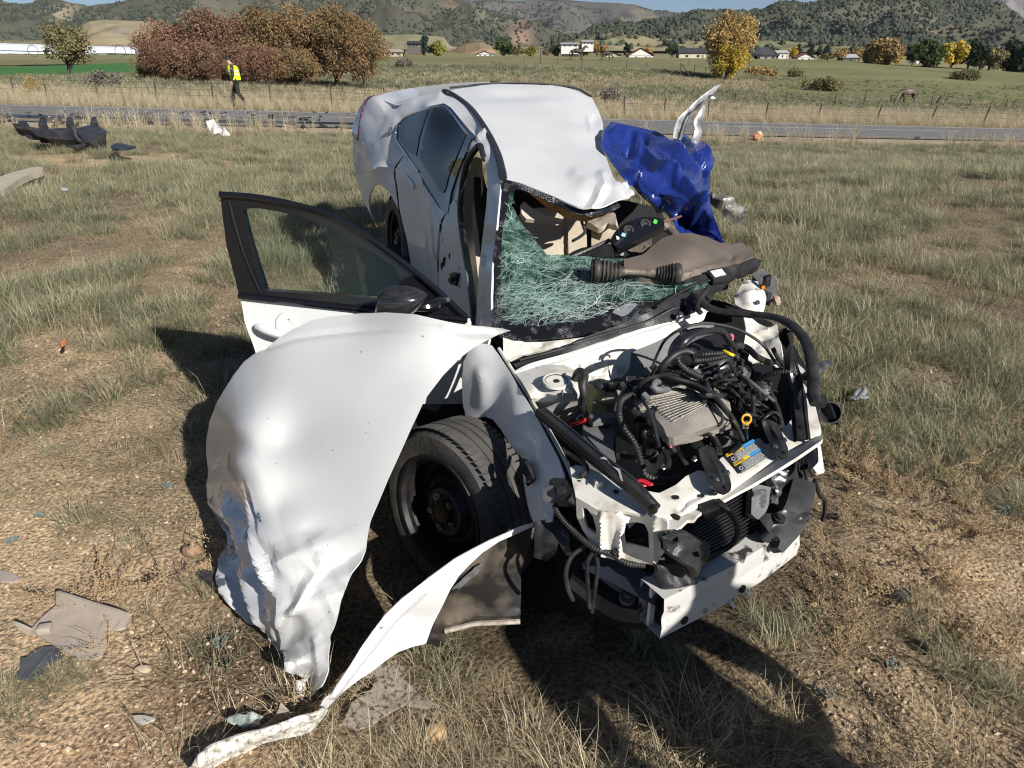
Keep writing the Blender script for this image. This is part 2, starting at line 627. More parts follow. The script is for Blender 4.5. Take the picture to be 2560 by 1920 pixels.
# ------------------------------------------------------------------ right body side
side = Depth([
 (890, 300, 5.55), (884, 400, 5.4), (905, 490, 5.15), (930, 245, 5.5), (990, 262, 5.15),
 (945, 330, 5.0), (950, 400, 4.8), (945, 462, 4.75), (1003, 340, 4.68), (1000, 460, 4.42), (1005, 545, 4.33),
 (1030, 655, 4.22), (1108, 228, 4.78), (1080, 272, 4.42), (1042, 244, 4.95), (1056, 391, 4.2), (1110, 440, 3.88),
 (1115, 537, 3.66), (1102, 611, 3.62), (1100, 700, 3.60), (1090, 820, 3.6), (1147, 243, 4.5), (1180, 272, 4.2), (1212, 322, 3.78),
 (1172, 325, 3.92), (1240, 377, 3.42), (1204, 375, 3.5), (1254, 443, 3.08), (1160, 450, 3.62), (1151, 540, 3.45),
 (1168, 661, 3.05), (1183, 780, 2.66), (1190, 810, 2.57), (1229, 822, 2.44), (1238, 611, 2.76), (1210, 564, 2.9),
 (1197, 673, 2.72), (1218, 480, 3.1), (1210, 900, 2.35), (1150, 900, 2.7)], 0.00002)
quarter_poly = [(938, 243), (965, 252), (990, 262), (1012, 255), (1042, 244), (1086, 231), (1104, 228), (1118, 226),
    (1147, 243), (1180, 272), (1214, 322), (1240, 377), (1253, 440), (1250, 480), (1240, 576), (1230, 673),
    (1227, 745), (1229, 822), (1215, 880), (1150, 900), (1090, 850), (1045, 740), (1032, 690), (1027, 650),
    (1020, 600), (1010, 555), (993, 515), (970, 476), (948, 460), (934, 466), (925, 485), (922, 510), (926, 535), (934, 552),
    (924, 532), (910, 503), (901, 479), (889, 435), (883, 395), (882, 350), (890, 300), (905, 266), (924, 246)]
opening = [(1201, 364), (1186, 374), (1168, 407), (1157, 450), (1151, 505), (1151, 548), (1156, 590), (1168, 661), (1180, 745),
   (1186, 806), (1190, 800), (1197, 673), (1209, 564), (1217, 494), (1219, 450), (1212, 396)]
def side_dents(V, xy):
 r = tent(xy, [(1012, 257), (990, 310), (942, 429)], 34, 0.016)
 r += tent(xy, [(903, 314), (920, 370), (942, 429)], 30, 0.009)
 r -= bump_at(xy, (948, 340), 40, 0.012, 60)
 r += tent(xy, [(941, 252), (977, 301), (935, 359)], 32, 0.013)
 r += tent(xy, [(1042, 244), (1012, 285)], 16, 0.008) + tent(xy, [(1104, 230), (1070, 270)], 16, 0.010)
 r -= bump_at(xy, (1085, 255), 14, 0.01)
 r += tent(xy, [(1215, 327), (1196, 346)], 12, 0.014)
 r -= bump_at(xy, (1186, 330), 10, 0.015)
 r += tent(xy, [(942, 429), (960, 418), (990, 425)], 12, 0.014)
 r += 0.006 * fbm(V * 4, 3, 5)
 return r
plate('body_side', quarter_poly, side, WHITE, car, step=6, thick=0.008, holes=[opening], disp=side_dents, sharp=14)
def rear_door_dents(V, xy):
 r = tent(xy, [(1064, 461), (1090, 540), (1100, 640)], 14, 0.010) - bump_at(xy, (1055, 560), 26, 0.014, 70)
 r += tent(xy, [(1018, 440), (1045, 460), (1062, 520), (1090, 700)], 9, 0.005)
 return r + 0.003 * fbm(V * 5, 3, 9)
rear_door = plate('rear_door', [(1014, 392), (1025, 398), (1051, 427), (1064, 461), (1099, 516), (1118, 537), (1108, 552), (1104, 576),
     (1100, 649), (1100, 721), (1106, 800), (1100, 850), (1060, 770), (1034, 700), (1029, 650), (1020, 595), (1009, 548),
     (1003, 516), (999, 472), (993, 440), (996, 418)], side, WHITE, car, step=5, thick=0.02, off=0.012, disp=rear_door_dents, sharp=14)
rear_door['label'] = 'dented white rear door, buckled along its front edge'
mb = MB()
mb.add(*plate_geo([(1014, 446), (1018, 436), (1027, 442), (1037, 453), (1043, 466), (1040, 474), (1030, 468), (1019, 458)], side, step=4, thick=0.01, off=0.022))
mb.build('handle', WHITE, rear_door)
wf = plate('rear_window_frame', [(995, 351), (1001, 312), (1029, 288), (1079, 270), (1112, 264), (1129, 275), (1172, 325), (1194, 346), (1181, 355),
   (1170, 385), (1151, 429), (1133, 483), (1125, 535), (1116, 537), (1053, 431), (1021, 385)], side, BLACK_GLOSS, car, step=7, thick=0.012, off=0.014)
plate('rear_window', [(1090, 277), (1105, 277), (1131, 294), (1170, 342), (1151, 390), (1131, 435), (1120, 479), (1112, 487), (1055, 396),
  (1064, 351), (1077, 307)], side, GLASS_DARK, car, step=9, thick=0.004, off=0.018)
plate('quarter_window', [(1003, 331), (1010, 312), (1034, 292), (1077, 277), (1068, 303), (1055, 346), (1047, 392), (1025, 379), (1003, 351)],
  side, GLASS_DARK, car, step=9, thick=0.004, off=0.018)
mb = MB()
for line, r in (([(996, 350), (1002, 312), (1029, 289), (1080, 271), (1112, 268), (1131, 281), (1178, 340)], 0.007),
    ([(996, 352), (1021, 386), (1053, 431)], 0.006)):
 mb.add(*tube_geo(catmull(side.pts(line) + np.array([-0.012, -0.012, 0.004]), 6), r, 6))
mb.build('window_trim', CHROME, car)
mb = MB()
o = np.array([-0.012, -0.012, 0.0])
c0 = side.pts([(982, 329)])[0] + o
mb.add(*lathe_geo(c0, (-0.85, -0.5, 0.15), [(0, 0.03), (0.008, 0.03), (0.01, 0.025), (0.006, 0.02)], 20))
mb.add(*box_geo(c0 + np.array([-.01, -.004, 0]), np.array([.004, -.006, 0]) * 1.5, np.array([-.002, -.001, 0]), np.array([0, 0, .016])))
mb.build('emblem', CHROME, car)
LAMP_RED = mk('dark_red_lamp', (0.10, 0.008, 0.012), (0.05, 0.01, 0.02), 9, rough=0.1, coat=1.0)
plate('tail_lamp', [(938, 241), (920, 252), (905, 285), (899, 320), (896, 352), (888, 346), (882, 336), (888, 308), (902, 272), (915, 252), (926, 244)],
  side, LAMP_RED, car, step=6, thick=0.02, off=0.012)
# B pillar jamb with latch, door seal, opening trim
jamb_poly = [(1124, 520), (1140, 500), (1150, 520), (1151, 548), (1156, 590), (1168, 661), (1180, 745), (1186, 806), (1172, 812), (1120, 812), (1104, 760), (1101, 690), (1104, 600), (1112, 555)]
plate('door_jamb', jamb_poly, side, mk('white_jamb', (0.62, 0.63, 0.64), rough=0.4), car, step=8, thick=0.02, off=0.010)
mb = MB()
for c, r in (((1154, 671), 0.012), ((1155, 717), 0.012), ((1112, 665), 0.03), ((1118, 655), 0.035), ((1130, 640), 0.02), ((1112, 600), 0.010)):
 p = side.pts([c])[0]
 build('jamb_hole', *lathe_geo(p + np.array([-0.006, -0.007, 0]), (-0.75, -0.65, 0.1), [(0, r * .8), (0.002, r * .8), (0.0022, 0)], 14), DARK_IN, car)
mb = MB()
p = side.pts([(1151, 694)])[0] + np.array([-0.02, -0.02, 0])
mb.add(*box_geo(p, (0.016, -0.014, 0), (-0.012, -0.014, 0), (0, 0, 0.026), 0.004))
mb.add(*lathe_geo(p + np.array([-0.012, -0.014, 0]), (-0.7, -0.7, 0), [(0, 0.01), (0.02, 0.01), (0.02, 0)], 10))
mb.build('door_striker', BLACK_METAL, car)
seal = catmull(side.pts([(1188, 808), (1181, 745), (1169, 661), (1157, 590), (1152, 548), (1152, 505), (1158, 450), (1169, 407), (1187, 375), (1201, 366), (1211, 396)]), 8)
build('door_seal', *tube_geo(seal, 0.016, 8), RUBBER_HOSE, car)
# inside of the door opening: beige pillar trim, belt, dark cabin
inner = Depth([(1200, 370, 3.9), (1150, 520, 3.85), (1190, 800, 3.0), (1220, 500, 3.55), (1205, 660, 3.2)])
plate('pillar_trim', [(1180, 400), (1192, 388), (1196, 470), (1180, 520), (1185, 600), (1196, 700), (1200, 810), (1182, 810), (1172, 680), (1160, 560), (1160, 470)],
  inner, BEIGE_PL, car, step=12, thick=0.03)
build('seat_belt', *tube_geo(catmull(inner.pts([(1194, 440), (1196, 500), (1204, 570)]) + np.array([0, -0.05, 0]), 6), 0.018, 6, 0.2), BLACK_PL, car)
# ------------------------------------------------------------------ roof, rear deck, mouldings
roof = Depth([
 (1152, 227, 4.75), (1240, 213, 4.98), (1330, 212, 5.08), (1420, 224, 5.12), (1480, 246, 5.1),
 (1185, 275, 4.22), (1260, 262, 4.42), (1350, 262, 4.52), (1440, 275, 4.55), (1506, 300, 4.5),
 (1222, 332, 3.78), (1295, 325, 3.92), (1375, 325, 4.0), (1450, 335, 4.0), (1506, 360, 3.9),
 (1248, 390, 3.38), (1320, 388, 3.48), (1395, 390, 3.52), (1470, 397, 3.5), (1532, 415, 3.42),
 (1259, 440, 3.10), (1330, 452, 3.10), (1400, 462, 3.10), (1480, 468, 3.08), (1560, 462, 3.12),
 (1330, 474, 2.97), (1405, 502, 2.90), (1478, 525, 2.86), (1578, 490, 3.02)])
roof_poly = [(1120, 227), (1160, 219), (1200, 213), (1245, 210), (1330, 211), (1385, 214), (1440, 224), (1470, 235), (1482, 250), (1500, 285), (1508, 310),
    (1505, 340), (1502, 362), (1515, 390), (1528, 430), (1540, 462), (1562, 470), (1582, 482), (1586, 492), (1572, 499),
    (1545, 503), (1515, 518), (1480, 527), (1445, 518), (1400, 497), (1345, 474), (1300, 458), (1262, 449), (1259, 430), (1250, 390),
    (1236, 352), (1218, 318), (1185, 273), (1150, 242)]
def roof_dents(V, xy):
 r = 0.008 * fbm(V * 2.2, 3, 21)
 r -= bump_at(xy, (1290, 238), 80, 0.012, 12)
 r += tent(xy, [(1440, 440), (1500, 480), (1548, 470)], 24, 0.010) - bump_at(xy, (1520, 485), 18, 0.010)
 r += tent(xy, [(1478, 525), (1510, 470), (1505, 440)], 18, 0.012) - bump_at(xy, (1480, 492), 26, 0.010)
 r += tent(xy, [(1470, 300), (1478, 330), (1500, 345)], 9, 0.010) - bump_at(xy, (1487, 300), 12, 0.012)
 r += tent(xy, [(1560, 468), (1575, 492)], 8, 0.014) + .012 * sstep(420, 470, xy[:, 1]) * sstep(1420, 1470, xy[:, 0]) * folds(xy, 8, 60)
 return r
plate('roof', roof_poly, roof, WHITE, car, step=7, thick=0.006, disp=roof_dents, sharp=14)
mould = catmull([D(1108, 227, 4.80), D(1118, 228, 4.70), D(1146, 245, 4.5), D(1180, 274, 4.2), D(1215, 325, 3.77), D(1242, 380, 3.40), D(1254, 425, 3.14), D(1257, 447, 3.04)], 10)
build('roof_moulding', *tube_geo(mould + np.array([0, 0, 0.004]), np.linspace(0.012, 0.019, len(mould)), 8, 0.5), BLACK_PL, car)
gap = catmull([D(1125, 221, 4.95), D(1160, 217, 5.0), D(1240, 210, 5.05), D(1330, 210, 5.13), D(1385, 214, 5.15), D(1440, 223, 5.15), D(1478, 243, 5.1)], 8)
build('rear_glass_seal', *tube_geo(gap + np.array([0, 0, 0.004]), 0.008, 6), BLACK_PL, car)
deck = Depth([(940, 240, 5.6), (1000, 225, 5.9), (1100, 211, 6.1), (1240, 204, 6.3), (1330, 207, 6.2), (1400, 214, 5.9), (1480, 244, 5.3),
    (990, 260, 5.15), (1042, 244, 5.05), (1104, 229, 4.92), (1160, 219, 5.03), (1240, 212, 5.08), (1330, 213, 5.16)], 0.00005)
plate('rear_deck', [(938, 242), (965, 232), (1000, 225), (1050, 217), (1100, 211), (1170, 206), (1240, 203.5), (1300, 205), (1360, 210), (1420, 219), (1484, 248), (1440, 226), (1385, 216),
     (1330, 213), (1245, 213), (1200, 216), (1160, 221), (1104, 230), (1086, 233), (1042, 246), (1012, 257), (992, 264), (965, 253)],
  deck, WHITE, car, step=9, thick=0.01)
p = D(1238, 206, 5.6)
build('brake_light', *box_geo(p, (0.035, 0, 0), (0, 0.03, 0), (0, 0, 0.011), 0.004), BLACK_PL, car)
# torn roof edge on the far side
build('torn_mirror_bracket', *plate_geo([(1456, 240), (1470, 236), (1478, 250), (1486, 258), (1485, 275), (1476, 268), (1466, 256)], Depth([(1456, 240, 5.3), (1486, 275, 5.2), (1486, 240, 5.3)]), step=5, thick=0.05), BLACK_PL, car)
rail = Depth([(1480, 246, 5.05), (1508, 310, 4.4), (1503, 362, 3.85), (1545, 470, 3.15), (1512, 420, 3.7), (1560, 480, 3.2)])
plate('roof_edge_trim', [(1503, 362), (1508, 350), (1516, 390), (1530, 430), (1545, 466), (1560, 480), (1556, 498), (1535, 480), (1518, 440), (1508, 400)], rail, BLACK_PL, car, step=8, thick=0.04, off=-0.03)
# ------------------------------------------------------------------ cabin
cab = Depth([(1200, 400, 4.3), (1600, 400, 4.4), (1200, 800, 3.6), (1800, 800, 3.6), (1500, 600, 4.0)])
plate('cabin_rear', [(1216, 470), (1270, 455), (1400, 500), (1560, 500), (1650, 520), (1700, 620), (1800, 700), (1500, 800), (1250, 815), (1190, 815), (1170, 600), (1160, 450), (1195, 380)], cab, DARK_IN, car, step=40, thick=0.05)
seat = Depth([(1290, 520, 3.55), (1465, 520, 3.55), (1290, 800, 2.95), (1470, 800, 2.95), (1380, 650, 3.2)])
s = plate('seat', [(1288, 560), (1300, 532), (1340, 522), (1440, 522), (1462, 540), (1466, 640), (1470, 760), (1280, 760), (1284, 640)], seat, BEIGE, car, step=12, thick=0.1,
  disp=lambda V, xy: tent(xy, [(1415, 520), (1415, 760)], 6, -0.012) + bump_at(xy, (1350, 620), 40, 0.03, 80))
plate('seat_bolster', [(1418, 560), (1450, 556), (1464, 600), (1466, 760), (1420, 760)], seat, BEIGE, car, step=10, thick=0.08, off=0.03)
fs = Depth([(1470, 560, 3.5), (1560, 560, 3.5), (1470, 660, 3.1), (1560, 660, 3.1)])
plate('far_seat', [(1478, 580), (1500, 570), (1545, 573), (1560, 590), (1560, 640), (1480, 640)], fs, BEIGE, car, step=9, thick=0.09, disp=lambda V, xy: bump_at(xy, (1520, 572), 30, 0.03, 10))
plate('far_pillar_trim', [(1470, 560), (1485, 548), (1540, 538), (1541, 570), (1520, 562), (1505, 570), (1490, 572)], Depth([(1470, 560, 3.4), (1540, 538, 3.4), (1500, 590, 3.2)]), BEIGE_PL, car, step=7, thick=0.03,
  disp=lambda V, xy: 0.02 * ridged(V * 12, 4))
head = Depth([(1330, 488, 3.02), (1448, 545, 2.98), (1520, 532, 3.0), (1400, 560, 3.1)])
plate('headliner', [(1326, 484), (1383, 512), (1433, 533), (1480, 541), (1524, 533), (1500, 543), (1480, 549), (1448, 552), (1410, 540), (1370, 520)], head, ORANGE_FOAM, car, step=5, thick=0.012,
  disp=lambda V, xy: 0.008 * ridged(V * 25, 3))
plate('sun_visor', [(1303, 510), (1310, 503), (1320, 512), (1340, 527), (1368, 540), (1411, 548), (1400, 553), (1350, 551), (1316, 547), (1304, 535)], Depth([(1300, 505, 3.08), (1411, 550, 3.06), (1310, 550, 3.0)]), BEIGE_PL, car, step=6, thick=0.02)
build('grab_cable', *tube_geo(catmull([D(1453, 550, 3.0), D(1458, 566, 3.0), D(1462, 580, 3.0), D(1450, 592, 2.95), D(1432, 602, 2.9)], 6), 0.007, 6), BLACK_PL, car)
# dashboard
dash = Depth([(1572, 645, 2.78), (1628, 617, 2.92), (1685, 584, 3.10), (1726, 582, 3.12), (1767, 592, 3.10), (1826, 608, 3.08), (1883, 630, 3.0),
    (1883, 641, 2.9), (1848, 657, 2.82), (1767, 679, 2.74), (1704, 702, 2.66), (1631, 682, 2.66), (1720, 630, 2.83), (1800, 630, 2.92), (1680, 650, 2.75)])
plate('dashboard', [(1560, 648), (1610, 636), (1628, 617), (1656, 595), (1685, 585), (1726, 582), (1767, 591), (1802, 607), (1826, 609), (1859, 605), (1861, 612), (1883, 630), (1883, 641),
  (1848, 657), (1800, 670), (1767, 680), (1735, 690), (1704, 703), (1660, 705), (1600, 695), (1560, 670)], dash, TAUPE, car, step=9, thick=0.03,
  disp=lambda V, xy: tent(xy, [(1704, 690), (1760, 672), (1800, 662), (1848, 648)], 8, 0.012) + tent(xy, [(1700, 697), (1770, 676)], 5, -0.008) - bump_at(xy, (1828, 650), 7, 0.012) + 0.004 * fbm(V * 8, 3, 2))
und = Depth([(1480, 650, 2.95), (1700, 620, 3.25), (1600, 640, 3.05), (1500, 700, 2.8), (1800, 700, 2.9)])
plate('dash_underside', [(1470, 642), (1550, 618), (1640, 590), (1700, 585), (1800, 620), (1830, 680), (1700, 715), (1480, 700)], und, DARK_IN, car, step=30, thick=0.03, off=-0.05)
plate('dash_support', [(1568, 628), (1590, 600), (1612, 588), (1628, 600), (1628, 617), (1605, 634), (1585, 630)], Depth([(1568, 628, 2.95), (1628, 600, 3.05), (1600, 640, 2.9)]), TAUPE, car, step=6, thick=0.02,
  disp=lambda V, xy: 0.025 * ridged(V * 14, 8))
mb = MB()
mb.add(*tube_geo(catmull([D(1655, 562, 3.15), D(1672, 572, 3.15), D(1690, 590, 3.1)], 6), 0.02, 8))
mb.build('duct', TAUPE, car)
inst = Depth([(1525, 600, 2.86), (1591, 545, 3.0), (1656, 546, 3.0), (1661, 565, 2.95), (1547, 621, 2.80)])
ip = plate('instrument_panel', [(1525, 600), (1536, 581), (1550, 567), (1566, 556), (1591, 546), (1618, 541), (1645, 543), (1658, 547), (1662, 565), (1620, 586), (1580, 606), (1547, 622), (1535, 612)],
   inst, BLACK_GLOSS, car, step=7, thick=0.03)
for poly, c in (([(1636, 549), (1644, 552), (1641, 562), (1632, 559)], (0.10, 0.62, 0.06)), ([(1556, 583), (1566, 586), (1562, 594), (1552, 591)], (0.30, 0.62, 0.75)),
    ([(1540, 591), (1548, 593), (1549, 600), (1542, 601)], (0.75, 0.75, 0.73))):
 plate('sticker', poly, inst, mk('sticker_paper', c, rough=0.6), ip, step=5, thick=0.001, off=0.003)
mb = MB()
for c in ((1571, 577), (1613, 561)):
 q = inst.pts([c])[0]
 build('dial_boss', *lathe_geo(q, (0.1, -0.75, 0.6), [(0.0, 0.022), (0.006, 0.022), (0.006, 0.014), (0.001, 0.012), (0.001, 0)], 16), BLACK_PL, ip)
mb = MB()
bar = Depth([(1450, 640, 2.85), (1530, 605, 2.85), (1530, 640, 2.8)])
mb.add(*plate_geo([(1474, 637), (1490, 622), (1520, 606), (1536, 622), (1528, 640), (1500, 645)], bar, step=8, thick=0.03))
build('column_rod', *tube_geo(np.array([D(1430, 642, 2.85), D(1470, 625, 2.88), D(1525, 600, 2.9)]), 0.008, 6), BLACK_PL, car)
build('bent_rod', *tube_geo(np.array([D(1658, 553, 2.98), D(1682, 548, 3.0), D(1704, 540, 3.0)]), 0.005, 6), mk('rusty_rod', (.16, .07, .05), rough=.7), car)
mb.build('column_bracket', BLACK_PL, car)
# ------------------------------------------------------------------ windscreen
ws = Depth([(1256, 447, 3.04), (1229, 822, 2.41), (1240, 576, 2.78), (1233, 680, 2.60), (1288, 852, 2.35), (1455, 841, 2.33), (1542, 811, 2.38), (1632, 774, 2.48), (1791, 706, 2.70),
   (1368, 633, 2.78), (1433, 641, 2.80), (1542, 644, 2.83), (1625, 684, 2.68), (1701, 709, 2.62), (1325, 575, 2.86), (1282, 500, 2.97),
   (1400, 760, 2.47), (1450, 700, 2.64), (1560, 700, 2.64), (1330, 700, 2.60), (1290, 640, 2.70), (1400, 500, 2.93), (1480, 530, 2.90), (1545, 518, 2.95)])
def glass_dents(V, xy):
 return 0.012 * fbm(V * 9, 3, 31) + tent(xy, [(1300, 560), (1370, 660), (1420, 740), (1560, 760), (1700, 728)], 40, -0.02)
plate('windscreen', [(1286, 478), (1283, 500), (1276, 518), (1300, 545), (1325, 575), (1368, 633), (1433, 641), (1490, 643), (1542, 644), (1574, 646), (1600, 668), (1625, 684), (1701, 709), (1791, 704),
  (1800, 708), (1694, 738), (1632, 774), (1542, 811), (1455, 840), (1368, 850), (1288, 852), (1252, 843), (1231, 821), (1229, 745), (1232, 673), (1242, 576), (1252, 490), (1262, 470)],
  ws, GLASS_CRACK, car, step=9, thick=0.005, disp=glass_dents)
frit = plate('windscreen_border', [(1257, 450), (1300, 460), (1345, 477), (1400, 499), (1447, 521), (1480, 529), (1515, 521), (1545, 508), (1551, 518), (1520, 533), (1477, 541), (1433, 534), (1383, 512), (1343, 491),
  (1299, 475), (1287, 478), (1272, 490), (1266, 525), (1257, 570), (1252, 620), (1250, 697), (1255, 745), (1264, 780), (1281, 797), (1353, 794), (1400, 785), (1440, 757), (1500, 744), (1560, 748), (1660, 742), (1705, 728), (1740, 715),
  (1694, 740), (1632, 776), (1542, 813), (1455, 842), (1368, 852), (1288, 854), (1252, 845), (1229, 822), (1227, 745), (1230, 673), (1240, 576), (1250, 480)],
  ws, FRIT, car, step=7, thick=0.004, off=0.006, disp=glass_dents)
# fracture lines running out from the place that was struck
def cracks(name, n, seed, c, lo, hi, mat, r, wob, off, reach=None):
 rg = random.Random(seed)
 mbx = MB()
 poly = np.array([(1290, 500), (1300, 548), (1368, 636), (1433, 645), (1542, 648), (1574, 650), (1625, 688), (1701, 713), (1780, 708), (1694, 730), (1632, 756), (1542, 782), (1455, 806), (1368, 820), (1288, 822), (1246, 800), (1236, 745), (1240, 673), (1250, 576), (1262, 500)])
 for k in range(n):
  a = rg.uniform(0, 2 * math.pi)
  x, y = c[0] + rg.gauss(0, 75), c[1] + rg.gauss(0, 28)
  if rg.random() < .6:
   x, y = rg.uniform(1240, 1700), rg.uniform(500, 840)
  L = rg.uniform(lo, hi)
  q = [(x, y)]
  for j in range(int(L / 9)):
   a += rg.gauss(0, wob)
   x, y = x + 9 * math.cos(a), y + 6.5 * math.sin(a)
   if not inside(poly, np.array([(x, y)]))[0]:
    break
   q.append((x, y))
  if len(q) > 2:
   pp = ws.pts(q)
   pp = pp + np.array([0, -off, off])
   mbx.add(*tube_geo(pp, r * rg.uniform(.5, 1.4), 3, cap=False))
 o = mbx.build(name, mat, car, smooth=False)
 o['kind'] = 'stuff'
CRK = mk('fracture_edge', (.42, .58, .52), rough=.2, spec=.8)
cracks('fracture_line', 420, 3, (1430, 752), 40, 200, CRK, .00032, .22, .008)
cracks('fracture_line', 520, 4, (1390, 770), 15, 60, CRK, .00032, .6, .008)
cracks('fracture_line', 110, 5, (1520, 770), 30, 130, mk('crushed_glass_edge', (.75, .80, .80), rough=.3), .00045, .45, .010)
gapl = catmull(side.pts([(1102, 850), (1099, 721), (1099, 649), (1103, 576), (1107, 552), (1117, 538)]), 6)
gap2 = catmull(side.pts([(1030, 655), (1018, 595), (1007, 548), (1000, 516), (995, 472), (990, 440), (993, 416), (1012, 391)]), 6)
for g_ in (gapl, gap2):
 build('door_gap', *tube_geo(g_ + np.array([-.006, -.008, 0]), .005, 6), DARK_IN, car)
frit['label'] = 'black shattered border strip of the windscreen'
plate('inspection_sticker', [(1282, 677), (1322, 662), (1330, 684), (1290, 704)], ws, mk('green_paper', (0.05, 0.30, 0.03), (0.16, 0.50, 0.08), 90, rough=0.6), car, step=8, thick=0.002, off=-0.008, disp=glass_dents)
plate('mirror_shard', [(1530, 783), (1552, 760), (1578, 752), (1596, 756), (1570, 785), (1552, 795)], ws, mk('hazy_glass', (0.22, 0.23, 0.24), rough=0.15), car, step=8, thick=0.003, off=0.012, disp=glass_dents)
# ------------------------------------------------------------------ open front door
door_d = Depth([(552, 488, 2.66), (600, 733, 2.64), (639, 877, 2.60), (1165, 792, 2.56), (854, 551, 2.64), (1172, 880, 2.52)])
door = plate('front_door', [(600, 737), (640, 742), (760, 754), (890, 768), (1000, 779), (1174, 796), (1180, 812), (1172, 1010), (660, 1010), (645, 900), (632, 860), (613, 811)],
    door_d, WHITE, car, step=12, thick=0.09, off=0.0, disp=lambda V, xy: 0.003 * fbm(V * 4, 2, 3))
door['label'] = 'white front door swung wide open'
of = [(552, 488), (600, 492), (650, 496), (705, 505), (761, 519), (810, 535), (854, 552), (910, 586), (965, 625), (1020, 668), (1076, 711), (1120, 751), (1166, 793), (1172, 798), (1120, 794), (1000, 781), (890, 770), (760, 756), (640, 744), (599, 738), (585, 680), (568, 614), (558, 540)]
hole = [(606, 530), (618, 521), (650, 520), (705, 530), (779, 551), (835, 577), (891, 608), (945, 638), (990, 668), (1000, 700), (1003, 750), (943, 745), (800, 735), (661, 726), (640, 660), (620, 590)]
plate('window_frame', of, door_d, BLACK_GLOSS, door, step=9, thick=0.05, off=0.006, holes=[hole])
plate('window_glass', [(603, 524), (650, 516), (705, 526), (779, 547), (891, 603), (1000, 665), (1010, 755), (800, 742), (655, 730)], door_d, GLASS_CLEAR, door, step=25, thick=0.004, off=-0.02)
mb = MB()
mb.add(*tube_geo(catmull(door_d.pts([(553, 489), (650, 497), (761, 520), (854, 553), (965, 626), (1076, 712), (1166, 794)]) + np.array([0, -0.012, 0.006]), 8), 0.012, 8))
mb.add(*tube_geo(catmull(door_d.pts([(600, 737), (760, 755), (890, 769), (1000, 780), (1170, 797)]) + np.array([0, -0.012, 0]), 8), 0.012, 8))
mb.add(*tube_geo(catmull(door_d.pts([(575, 500), (590, 560), (615, 640), (655, 732)]) + np.array([0, -0.010, 0]), 8), 0.006, 6))
mb.build('window_seal', BLACK_GLOSS, door)
hd = MB()
hd.add(*hose([door_d.pts([c])[0] + np.array([0, -oy, 0]) for c, oy in (((648, 812), 0.015), ((665, 815), 0.035), ((700, 825), 0.042), ((735, 832), 0.035), ((752, 834), 0.015))], 0.017, n=10))
hd.add(*lathe_geo(door_d.pts([(722, 814)])[0] + np.array([0, 0.005, 0]), (0, -1, 0.1), [(0, 0.055), (0.008, 0.05), (0.011, 0.035), (0.004, 0.0)], 24))
hd.build('handle', WHITE, door)
# wing mirror: an egg-shaped shell on a short arm
mc = D(1003, 757, 2.44)
bm = bmesh.new()
bmesh.ops.create_uvsphere(bm, u_segments=28, v_segments=18, radius=1)
mv = []
ax = np.array([0.96, 0.1, 0.1]); ay = np.array([-0.1, 0.75, -0.65]); az = np.array([-.14, 0.6, 0.78])
for v in bm.verts:
 x, y, z = v.co
 tap = 1.0 - 0.30 * x
 lean = 0.35 * x
 mv.append(mc + ax * (x * 0.098) + np.array([0, 1, 0]) * (y * 0.062) + np.array([0, 0, 1]) * ((z * 0.064 * tap) + lean * 0.045 * (1 if z < .2 else .4) - 0.0))
mir = build('wing_mirror', mv, [tuple(v.index for v in f.verts) for f in bm.faces], mk('scuffed_black_mirror', (0.012, 0.012, 0.014), (0.03, 0.03, 0.032), 20, rough=0.18, coat=0.6, stretch=(1, 1, 8)), door)
bm.free()
build('mirror_arm', *hose([D(1040, 765, 2.46), D(1070, 765, 2.47), D(1092, 757, 2.50), D(1110, 750, 2.57)], 0.028, n=10, flat=0.7), BLACK_GLOSS, door)
# ------------------------------------------------------------------ standing right fender and wheel house
fend = Depth([(1183, 863, 2.38), (1229, 863, 2.35), (1270, 926, 2.19), (1333, 1030, 1.94), (1395, 1146, 1.71), (1408, 1196, 1.63),
    (1158, 905, 2.36), (1158, 1013, 2.26), (1183, 1063, 2.16), (1229, 1046, 2.10), (1270, 1104, 1.97), (1295, 1138, 1.88), (1308, 1196, 1.80), (1333, 1300, 1.66), (1377, 1304, 1.57),
    (1215, 950, 2.21), (1280, 1030, 2.0), (1345, 1150, 1.76)], 0.00001)
def fend_dents(V, xy):
 r = tent(xy, [(1198, 930), (1205, 960), (1206, 1010)], 20, 0.006) - bump_at(xy, (1240, 985), 30, 0.015, 60)
 r += tent(xy, [(1300, 1120), (1335, 1200), (1377, 1304)], 14, 0.012) - bump_at(xy, (1305, 1140), 12, 0.02)
 return r + 0.004 * fbm(V * 7, 3, 8)
fpart = plate('front_fender', [(1183, 863), (1205, 858), (1229, 862), (1245, 885), (1270, 925), (1302, 978), (1333, 1030), (1365, 1088), (1395, 1146), (1410, 1190), (1404, 1199), (1380, 1196), (1374, 1215), (1382, 1260), (1384, 1306), (1374, 1308), (1352, 1300), (1333, 1305),
  (1320, 1260), (1310, 1205), (1303, 1165), (1295, 1138), (1270, 1104), (1250, 1072), (1229, 1048), (1208, 1040), (1190, 1048), (1183, 1063), (1168, 1050), (1158, 1013), (1154, 950), (1158, 905), (1170, 880)],
  fend, WHITE, car, step=7, thick=0.006, disp=fend_dents, sharp=12)
fpart['label'] = 'white right fender still standing, torn off below'
mb = MB()
lip = catmull(fend.pts([(1232, 868), (1270, 930), (1333, 1034), (1395, 1150), (1412, 1192)]) + np.array([0.022, 0.0, -0.006]), 8)
mb.add(*tube_geo(lip, 0.007, 6))
mb.build('fender_flange', WHITE_DIRTY, car)
well = Depth([(1060, 900, 2.75), (1400, 1000, 2.2), (1060, 1500, 2.2), (1400, 1500, 1.8), (1200, 1200, 2.3)])
